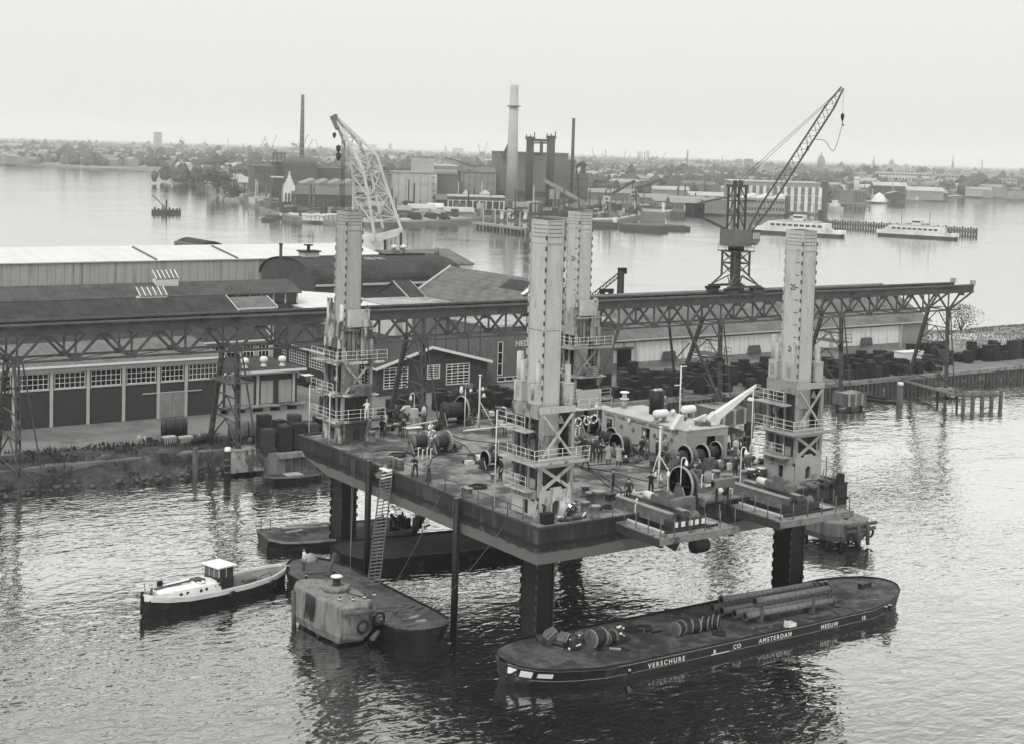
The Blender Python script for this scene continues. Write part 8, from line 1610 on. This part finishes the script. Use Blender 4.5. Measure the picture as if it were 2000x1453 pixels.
def grab_crane(px, py, jx, jy, label):
    t = far_thing('grab_crane', label, 'crane', px, py, 0, 'grab cranes on the coal quay'); s = t['sc']; del t['sc']
    for a in (-8, 8):
        for b in (0, 7): MB().bar((a*s, b, 0), (a*s*.55, 2+b*.4, 24*s), .9).build('leg', f['mid'], t, local=True)
    MB().box(-8*s, 8*s, 0, 7, 22*s, 25*s).build('portal', f['mid'], t, local=True); hs_ = MB().box(-7*s, 7*s, -1, 7, 30*s, 40*s).build('cabin', f['pale'], t, local=True); MB().box(-3*s, 2*s, -1.2, -1.02, 33*s, 37*s).build('window', f['dark'], hs_, local=True); MB().box(-2*s, 2*s, 2, 4, 25*s, 30*s).build('pivot', f['dark'], t, local=True)
    jxx, jzz = (jx-px)*s, (py-jy)*s; MB().bar((3*s, 2, 40*s), (jxx, 2, jzz), .9, 1.4).build('jib', f['dark'], t, local=True)
    for q in (.2, .4, .6, .8): MB().bar((3*s+(jxx-3*s)*q, 2, 40*s+(jzz-40*s)*q), (-2*s+(jxx+2*s)*(q+.1), 2, 52*s+(jzz-52*s)*(q+.1)), .35).build('lacing', f['dark'], t, local=True)
    MB().bar((-2*s, 2, 52*s), (jxx, 2, jzz), .4).build('stay', f['dark'], t, local=True); MB().bar((-2*s, 2, 40*s), (-2*s, 2, 52*s), .7).build('gantry_post', f['dark'], t, local=True); MB().bar((jxx, 2, jzz), (jxx, 2, jzz-14*s), .2).build('rope', f['dark'], t, local=True)
grab_crane(1184, 424, 1238, 352, 'grab crane with slanting jib, left of two on the coal quay'); grab_crane(1236, 411, 1290, 350, 'grab crane with slanting jib, right of two on the coal quay')
# right-hand works
gf, s, w_, h = fbuild('glazed_factory', 'long factory with tall glazed bays and white columns at right', 1424, 1600, 412, 357, 40, f['mid'], f['pale'], 'flat', None, .12, 'factory')
for k in range(13): x = -w_/2+w_*(k+.5)/13; g_ = MB().box(x-w_/13*.41, x+w_/13*.41, -.3, -.02, h*.06, h*.84).build('window', f['grey'], gf, local=True); [MB().box(x-w_/13*.41, x+w_/13*.41, -.4, -.31, h*q, h*q+.6).build('transom', f['pale'], g_, local=True) for q in (.3, .55)]
for k in range(14): x = -w_/2+w_*k/13; MB().box(x-1, x+1, -.9, -.02, 0, h*.86).build('column', f['white'], gf, local=True)
fbuild('stair_tower', 'dark brick stair tower at the end of the glazed factory', 1600, 1616, 408, 357, 26, f['brick'], f['roof'], 'flat', (1, 6, .3, .3), cat='tower'); fbuild('sawtooth_shed', 'low shed with scalloped white roof before the glazed factory', 1448, 1532, 416, 388, 22, f['mid'], f['white'], 'saw', (14, 2, .6, .4), cat='shed'); fbuild('ribbed_shed', 'dark ribbed block right of the scalloped shed', 1520, 1538, 413, 385, 16, f['dark'], f['grey'], 'flat'); fbuild('brick_store', 'low brick store on the quay before the glazed factory', 1538, 1575, 412, 396, 14, f['brick'], f['grey'], 'flat', (5, 1, .3, .4))
fbuild('big_door_shed', 'shed with a large dark front and white verge on the water', 1376, 1420, 416, 394, 24, f['grey'], f['mid'], 'gy', None, pitch=.25, cat='shed'); fbuild('shallow_shed', 'broad low shed left of the dark-fronted shed', 1310, 1378, 412, 398, 24, f['grey'], f['mid'], 'gx', (8, 1, .3, .4), cat='shed')
for k, (a, b, yb, yt, wl_, rf_, kd) in enumerate(((1250, 1305, 398, 388, 'grey', 'mid', 'gx'), (1275, 1345, 385, 372, 'mid', 'roofl', 'gx'), (1345, 1420, 396, 384, 'mid', 'pale', 'gx'), (1275, 1300, 402, 394, 'dark', 'mid', 'gx'), (1315, 1335, 404, 397, 'dark', 'mid', 'gx'), (1150, 1245, 392, 378, 'grey', 'mid', 'gx'), (1150, 1240, 362, 343, 'mid', 'white', 'flat'), (1380, 1400, 375, 366, 'mid', 'white', 'gx'))): fbuild('yard_shed', ('grey yard shed right of the second grab crane', 'pale-roofed yard shed in front of the round tree', 'long pale roof left of the glazed factory', 'small dark lean-to by the coal quay', 'small dark lean-to right of the coal quay', 'low grey range behind the grab cranes', 'long grey store with a white roof edge behind the coal yard', 'white-roofed cottage behind the dark-fronted shed')[k], a, b, yb, yt, 16, f[wl_], f[rf_], kd, None, cat='shed', group='yard sheds behind the coal quay')
for k, (a, b, yb, yt, wl_, rf_, kd, wn) in enumerate(((1638, 1668, 399, 374, 'grey', 'grey', 'flat', None), (1668, 1690, 398, 373, 'mid', 'mid', 'flat', (8, 1, .5, .85)), (1706, 1770, 382, 364, 'dark', 'pale', 'gx', None), (1735, 1768, 392, 380, 'dark', 'mid', 'gy', (5, 1, .4, .4)), (1765, 1832, 378, 363, 'dark', 'grey', 'gx', None), (1772, 1842, 390, 374, 'mid', 'pale', 'gx', None), (1712, 1818, 362, 338, 'white', 'pale', 'flat', (18, 3, .7, .45)), (1735, 1785, 366, 345, 'white', 'white', 'flat', (8, 2, .6, .4)), (1830, 1890, 366, 342, 'pale', 'pale', 'flat', (9, 3, .6, .4)), (1615, 1650, 385, 371, 'grey', 'roofl', 'gx', None), (1680, 1712, 378, 368, 'grey', 'roofl', 'gx', None), (1850, 1930, 380, 366, 'mid', 'pale', 'gx', None), (1805, 1850, 386, 378, 'dark', 'mid', 'gx', None), (1930, 1985, 372, 350, 'pale', 'mid', 'flat', (8, 3, .6, .4)))): fbuild('river_building', ('dark flat warehouse beside the coaster', 'ribbed pale front right of the flat warehouse', 'dark-fronted barn with pale roof at right', 'twin-gabled dark boathouse near the white sand heap', 'long dark range at far right', 'pale-roofed range along the water at far right', 'long white office block with window bands at right', 'smaller white office in front of the long one', 'pale office block at the far right', 'low grey shed behind the coaster', 'low grey shed between the silo and barn', 'pale-roofed range beyond the photograph edge', 'dark low shed on the far right bank', 'tall pale office beyond the right edge')[k], a, b, yb, yt, 20, f[wl_], f[rf_], kd, wn, .14, group='buildings on the right far bank')
t = far_thing('white_silo', 'white round silo among the right-hand sheds', 'silo', 1671.5, 392); s = t['sc']; del t['sc']; MB().lathe([(5.5*s, 0), (5.5*s, 44*s), (5*s, 46*s)], (0, 0, 0), 14).build('shell', f['white'], t, local=True); MB().lathe([(5.7*s, 0), (5.7*s, .8)], (0, 0, 40*s), 14).build('band', f['mid'], t, local=True)
stack('works_chimney', 'pale hazy chimney behind the yard sheds', 1341, 352, 294, 4, 3, f['mid']); stack('works_chimney', 'short dark chimney left of the glazed factory', 1390, 380, 335, 3, 2.4, f['grey']); stack('works_chimney', 'thin hazy chimney at the far right', 1917, 345, 312, 2.6, 2, f['mid'])
# hazy skyline pieces
for k, (a, b, yb, yt, l) in enumerate(((302, 316, 292, 259, 'hazy tall apartment slab at the far left'), (1456, 1470, 340, 312, 'hazy square tower left of the jib'), (1496, 1513, 348, 322, 'hazy block behind the glazed factory'), (1620, 1645, 345, 325, 'hazy block with twin chimneys behind the coaster'), (1550, 1620, 342, 330, 'hazy long block below the dome'), (1245, 1255, 310, 297, 'hazy flat block on the skyline above the coal yard'), (1262, 1268, 312, 295, 'hazy slim tower on the skyline'), (1440, 1448, 335, 312, 'hazy pair tower left of the square one'), (885, 905, 300, 290, 'hazy block left of the power station'), (720, 735, 295, 283, 'hazy block behind the floating crane'))): fbuild('skyline_block', l, a, b, yb, yt, 30, f['mid'], f['grey'], 'flat', None, .1, group='hazy skyline blocks')
def dome(px, yb, w1, yt, l):
    t = far_thing('domed_church', l, 'church', px, yb, 0, 'hazy domes and spires'); s = t['sc']; del t['sc']; h = (yb-yt)*s; MB().box(-w1*s, w1*s, 0, w1*s, 0, h*.35).build('nave', f['mid'], t, local=True); MB().lathe([(w1*.6*s, h*.35), (w1*.6*s, h*.5), (w1*.45*s, h*.7), (w1*.12*s, h*.82), (w1*.1*s, h*.9), (.3, h)], (0, w1*s*.5, 0), 12).build('dome', f['grey'], t, local=True)
dome(1603, 335, 13, 297, 'hazy great dome on the skyline right of the jib'); dome(1741, 330, 9, 308, 'hazy smaller dome on the right skyline'); dome(762, 296, 5, 276, 'hazy small dome behind the floating crane')
for px, yb, yt, l in ((1706, 330, 302, 'hazy thin spire left of the smaller dome'), (1860, 340, 300, 'hazy thin spire on the far right skyline'), (870, 300, 281, 'hazy small spire left of the power station')): t = far_thing('church_spire', l, 'spire', px, yb, 0, 'hazy domes and spires'); s = t['sc']; del t['sc']; h = (yb-yt)*s; MB().box(-2.5*s, 2.5*s, 0, 5*s, 0, h*.45).build('tower', f['grey'], t, local=True); MB().lathe([(2.2*s, h*.45), (1.2*s, h*.6), (.2, h)], (0, 2.5*s, 0), 8).build('spire', f['grey'], t, local=True)
for k in range(26):
    px = r_.choice((r_.uniform(330, 640), r_.uniform(690, 960), r_.uniform(1150, 1450))); g = gpt(px, r_.uniform(2300, 3400)); s = (g-CAM).dot(FW)/FOC; t = thing('harbour_crane', 'faint harbour crane far away in the haze', 'crane', g, r_.uniform(-.6, .6), 'faint harbour cranes in the haze'); h = r_.uniform(22, 40)*s; MB().bar((0, 0, 0), (0, 0, h*.6), 1.6).build('mast', f['mid'], t, local=True); MB().bar((-3, 0, h*.5), (r_.choice((-1, 1))*h*r_.uniform(.15, .4), 0, h*1.15), .9).build('jib', f['mid'], t, local=True)
# vessels on the river
def ferry(px, py, wpx, label, flip=1):
    t = far_thing('river_ferry', label, 'ferry', px, py, -.35, 'white double-ended ferries'); s = t['sc']; del t['sc']; t.location.z = 0; L_ = wpx*s/math.cos(.3); q = L_/41
    P = [(-L_/2, .3), (-L_/2+1.2*q, -3*q), (L_/2-1.2*q, -3*q), (L_/2, .3), (L_/2-1.2*q, 4*q), (-L_/2+1.2*q, 4*q)]
    MB().prism([(x*.97, y*.92) for x, y in P], -.5, 1.1*q).build('hull', f['dark'], t, local=True); MB().prism(P, 1.1*q, 2.6*q).build('bulwark', f['white'], t, local=True)
    sd_ = MB().box(-13*q, 13*q, -3.1*q, 4.1*q, 2.6*q, 5.2*q).build('superstructure', f['white'], t, local=True)
    for k in range(9): MB().box(-11.5*q+k*2.6*q, -9.7*q+k*2.6*q, -3.25*q, -3.12*q, 3.5*q, 4.4*q).build('window', f['dark'], sd_, local=True)
    MB().box(-9*q, 9*q, -2.6*q, 3.6*q, 5.2*q, 5.9*q).build('sun_deck', f['pale'], t, local=True); br_ = MB().box(-2.2*q, 2.2*q, -1.5*q, 2.5*q, 5.9*q, 8.3*q).build('bridge', f['white'], t, local=True); MB().box(-2.0*q, 2.0*q, -1.65*q, -1.52*q, 7*q, 7.8*q).build('window', f['dark'], br_, local=True); MB().box(-5*q, 5*q, -1*q, 2*q, 5.9*q, 6.6*q).build('casing', f['mid'], t, local=True)
    for x in (-8, 6): MB().bar((x*q, 0, 5.9*q), (x*q, 0, 12.5*q), .25).build('mast', f['grey'], t, local=True)
    for sx in (-1, 1): MB().extr([(sx*13.2*q, -3*q, 2.6*q), (sx*17*q, -3*q, 2.6*q), (sx*13.2*q, -3*q, 5*q)], (0, .3*q, 0)).build('wing', f['white'], t, local=True)
    MB().box(14*q*flip-2*q, 14*q*flip+2*q, -1.5*q, 1.5*q, 1.2*q, 3.4*q).build('lorry', f['dark'], t, local=True)
ferry(1791, 457, 160, 'white ferry at the right crossing the river'); ferry(1560, 452, 182, 'white ferry left of the other, partly behind the right leg', 1)
def hulk(px, py, wpx, hpx, label, m='dark', rz=-.35, parts=True, name='moored_barge', cat='barge', group='barges moored on the far side'):
    t = far_thing(name, label, cat, px, py, rz, group); s = t['sc']; del t['sc']; t.location.z = 0; L_ = wpx*s; h = hpx*s
    MB().prism([(-L_/2, 0), (-L_/2+L_*.08, -L_*.05), (L_/2-L_*.06, -L_*.05), (L_/2, 0), (L_/2-L_*.06, L_*.05), (-L_/2+L_*.08, L_*.05)], -.4, h*.75).build('hull', f[m], t, local=True); MB().box(-L_*.4, L_*.38, -L_*.045, L_*.045, h*.75, h).build('hatch', f['grey'] if m == 'dark' else f['pale'], t, local=True)
    if parts: MB().box(L_*.36, L_*.46, -L_*.03, L_*.03, h*.75, h*1.6).build('cabin', f['white'], t, local=True)
    return t
hulk(1257, 443, 102, 12, 'long black barge on the river right of the half-hidden leg', parts=False); hulk(1305, 441, 92, 9, 'second black barge lying just behind the long one', parts=False); hulk(1275, 425, 52, 22, 'grey cargo ship at the coal quay', 'grey'); hulk(1325, 419, 34, 14, 'small dark vessel right of the grey cargo ship'); hulk(1170, 436, 80, 12, 'dark lighter under the first grab crane'); hulk(535, 420, 34, 7, 'dark lighter moored near the left quay point'); hulk(524, 425, 28, 7, 'dark lighter outermost at the left quay point', parts=False); hulk(455, 388, 36, 5, 'pale lighter at the left bank', 'mid'); hulk(325, 349, 12, 8, 'small pale boat at the river bend', 'pale'); hulk(1495, 411, 40, 4, 'low lighter before the glazed factory'); hulk(1775, 391, 40, 6, 'grey lighter at the far right bank', 'grey')
t = far_thing('coaster', 'white coaster moored at the right far quay', 'ship', 1626, 408, -.3); s = t['sc']; del t['sc']; t.location.z = 0; L_ = 44*s
MB().prism([(-L_/2, 0), (-L_*.4, -4), (L_*.35, -4), (L_/2, 0), (L_*.35, 4), (-L_*.4, 4)], -.4, 9*s).build('hull', f['pale'], t, local=True); MB().box(-L_*.1, L_*.3, -3, 3, 9*s, 15*s).build('deckhouse', f['white'], t, local=True); MB().box(0, L_*.2, -2.4, 2.4, 15*s, 21*s).build('bridge', f['white'], t, local=True); MB().bar((L_*.05, 0, 21*s), (L_*.05, 0, 30*s), .5).build('mast', f['grey'], t, local=True)
t = far_thing('steam_dredger', 'small black steam dredger with funnel and derrick at far left', 'dredger', 325, 411, 0); s = t['sc']; del t['sc']; t.location.z = 0
MB().prism([(-28*s, -3), (27*s, -3), (28*s, 0), (27*s, 3), (-28*s, 3)], -.4, 7*s).build('hull', f['dark'], t, local=True); MB().tube((0, 0, 7*s), (0, 0, 27*s), 1.6*s, n=8).build('funnel', black, t, local=True); MB().bar((-4*s, 0, 14*s), (-27*s, 0, 35*s), .6).build('derrick', f['grey'], t, local=True); MB().box(-9*s, -3*s, -2, 2, 7*s, 15*s).build('winch_house', f['grey'], t, local=True)
for k in range(7): MB().box((-24+k*7)*s, (-20+k*7)*s, -1.5, 1.5, 7*s, (9+r_.uniform(0, 3))*s).build('deck_gear', f['dark'], t, local=True)
MB().bar((25*s, 0, 7*s), (25*s, 0, 12*s), .6).build('post', f['dark'], t, local=True)
# jetties and the palisade in the river
a, b = HZ(930, 436, 2), HZ(1025, 448, 2); t = thing('pile_jetty', 'timber jetty on piles reaching into the river before the brick office', 'jetty', (a.x, a.y, 0)); MB().bar(a, b, 4, .9).build('deck', f['mid'], t)
for k in range(15): q = a.lerp(b, k/14); MB().tube((q.x, q.y-1.6, -1), (q.x, q.y-1.6, 2.4), .5, n=6).build('pile', f['dark'], t)
for k in range(4): q = a.lerp(b, .15+k*.25); MB().bar((q.x, q.y, 2), (q.x, q.y, 9), .3).build('flag_pole', f['pale'], t)
a, b = HZ(1600, 436, 1.5), HZ(1905, 453, 1.5); t = thing('river_palisade', 'long pile palisade running across the river behind the ferries', 'palisade', (a.x, a.y, 0)); MB().bar(a, b, 1.2, 1.6).build('waling', f['grey'], t)
for k in range(60): q = a.lerp(b, k/59); MB().tube((q.x, q.y-.7, -1), (q.x, q.y-.7, 3.2+.5*(k % 3 == 0)), .5, n=6).build('pile', f['dark'], t)
MB().bar(HZ(1601, 433, 2), HZ(1601, 433, 2)+Vector((0, 0, 6)), 1.4).build('beacon', f['dark'], t)
a, b = HZ(1652, 404, 1.5), HZ(1698, 405, 1.5); t = thing('short_jetty', 'short timber jetty right of the white coaster', 'jetty', (a.x, a.y, 0)); MB().bar(a, b, 3, .8).build('deck', f['grey'], t)
for k in range(6): q = a.lerp(b, k/5); MB().tube((q.x, q.y, -1), (q.x, q.y, 2.2), .5, n=6).build('pile', f['dark'], t)
# trees one can tell apart on the far bank
def fartree(px, py, wpx, hpx, label, seed, n=260, m=leaf_far):
    t = far_thing('bank_tree', label, 'tree', px, py, 0, 'trees on the far bank'); s = t['sc']; del t['sc']; q_ = random.Random(seed); R, H = wpx*s/2, hpx*s; lf = MB(); cl = [(q_.uniform(-.7, .7)*R, q_.uniform(-.6, .6)*R, H*q_.uniform(.3, .85), R*q_.uniform(.25, .5)) for k in range(11)]
    for k in range(n):
        x0_, y0_, z0_, rr_ = q_.choice(cl); v = Vector((q_.gauss(0, 1), q_.gauss(0, 1), q_.gauss(0, 1))).normalized()*rr_*q_.uniform(.6, 1.05); c = Vector((x0_, y0_, z0_))+v; u = Vector((q_.uniform(-1, 1), q_.uniform(-1, 1), q_.uniform(-1, 1))).normalized()*R*.13; w2 = u.cross(v).normalized()*R*.12
        lf.add([c-u, c+w2, c+u, c-w2], [(0, 1, 2, 3)])
    lf.build('crown', m, t, local=True); MB().tube((0, 0, -.5), (0, 0, H*.5), R*.08, R*.04, 6).build('trunk', bark, t, local=True)
for k, (px, py, w1, h1, l) in enumerate(((425, 377, 62, 42, 'largest bushy tree at the left river bend'), (398, 366, 34, 30, 'tree left of the largest one at the river bend'), (455, 384, 36, 22, 'low tree right of the largest one at the river bend'), (1322, 372, 34, 28, 'round dark tree behind the yard sheds'), (1378, 368, 34, 30, 'tree right of the round dark one'), (1405, 376, 30, 22, 'low tree left of the glazed factory'), (365, 345, 22, 20, 'small tree at the left bank'), (1488, 356, 40, 16, 'hazy tree behind the glazed factory'), (1585, 356, 30, 20, 'hazy tree behind the stair tower'), (1650, 360, 46, 24, 'hazy trees mass left of the white silo'), (1700, 352, 40, 26, 'hazy tree above the dark barn'), (1850, 378, 50, 18, 'hazy trees on the far right bank'), (1005, 428, 40, 18, 'bushes at the foot of the pale chimney'), (870, 430, 30, 10, 'low bushes before the brick office'), (400, 298, 12, 22, 'hazy poplar on the left skyline'), (357, 296, 14, 24, 'hazy poplar clump farthest left'), (520, 300, 14, 22, 'hazy poplar clump left of the chimney'), (576, 302, 18, 24, 'hazy trees behind the brick chimney'))): fartree(px, py, w1, h1, l, k+3)
# parked vehicles and huts below the chimney
for k in range(10): px = 962+k*7.5; fbuild('parked_lorry', 'pale lorry parked below the pale chimney', px, px+5.5, 424+r_.uniform(-6, 3), 417+r_.uniform(-6, 1), 3, f['white'] if k % 3 else f['grey'], f['pale'], 'flat', None, r_.uniform(-.4, .4), 'lorry', group='lorries below the pale chimney')

# small clutter of the far quays, too fine to count
for nm_, mm, sd in (('far_quay_clutter', f['grey'], 5), ('far_quay_goods', f['pale'], 6), ('far_quay_scrap', f['dark'], 7)):
    q_ = random.Random(sd); mb = MB()
    for k in range(300 if sd != 6 else 170):
        i = q_.randint(5, len(shore)-4); a, b = shore[i], shore[i+1]; c = a.lerp(b, q_.random()); v = Vector((c.x-CAM.x, c.y-CAM.y, 0)).normalized(); c = c+v*(18+120*q_.random()**1.6); an = q_.uniform(0, 3.1); h_ = q_.uniform(1.2, 5)*(1.8 if q_.random() < .1 else 1); mb.obox((c.x, c.y), (math.cos(an), math.sin(an)), q_.uniform(2, 8), q_.uniform(2, 4), 1.4, 1.6+h_*.8)
        if q_.random() < .12: mb.box(c.x-.25, c.x+.25, c.y-.25, c.y+.25, 1.5, 1.6+h_+q_.uniform(4, 12))
    tag(mb.build(nm_, mm), {'far_quay_clutter': 'grey huts and goods strewn along the far quays', 'far_quay_goods': 'white huts and goods strewn along the far quays', 'far_quay_scrap': 'dark scrap and sheds strewn along the far quays'}[nm_], 'clutter', kind='stuff')
# ================================================================ THE AIR: thin even haze over the harbour
hz = bpy.data.materials.new('haze_air'); hz.use_nodes = True; n_ = hz.node_tree.nodes; n_.clear()
pv_ = n_.new('ShaderNodeVolumePrincipled'); pv_.inputs['Color'].default_value = (1.0, 1.0, 0.98, 1); pv_.inputs['Density'].default_value = 0.00014; pv_.inputs['Anisotropy'].default_value = 0.2
mo_ = n_.new('ShaderNodeOutputMaterial'); hz.node_tree.links.new(pv_.outputs[0], mo_.inputs['Volume'])
hzo = MB().box(-9200, 12200, -2200, 14200, -4, 135).build('haze', hz); tag(hzo, 'thin grey haze hanging over the whole harbour', 'haze', kind='stuff')
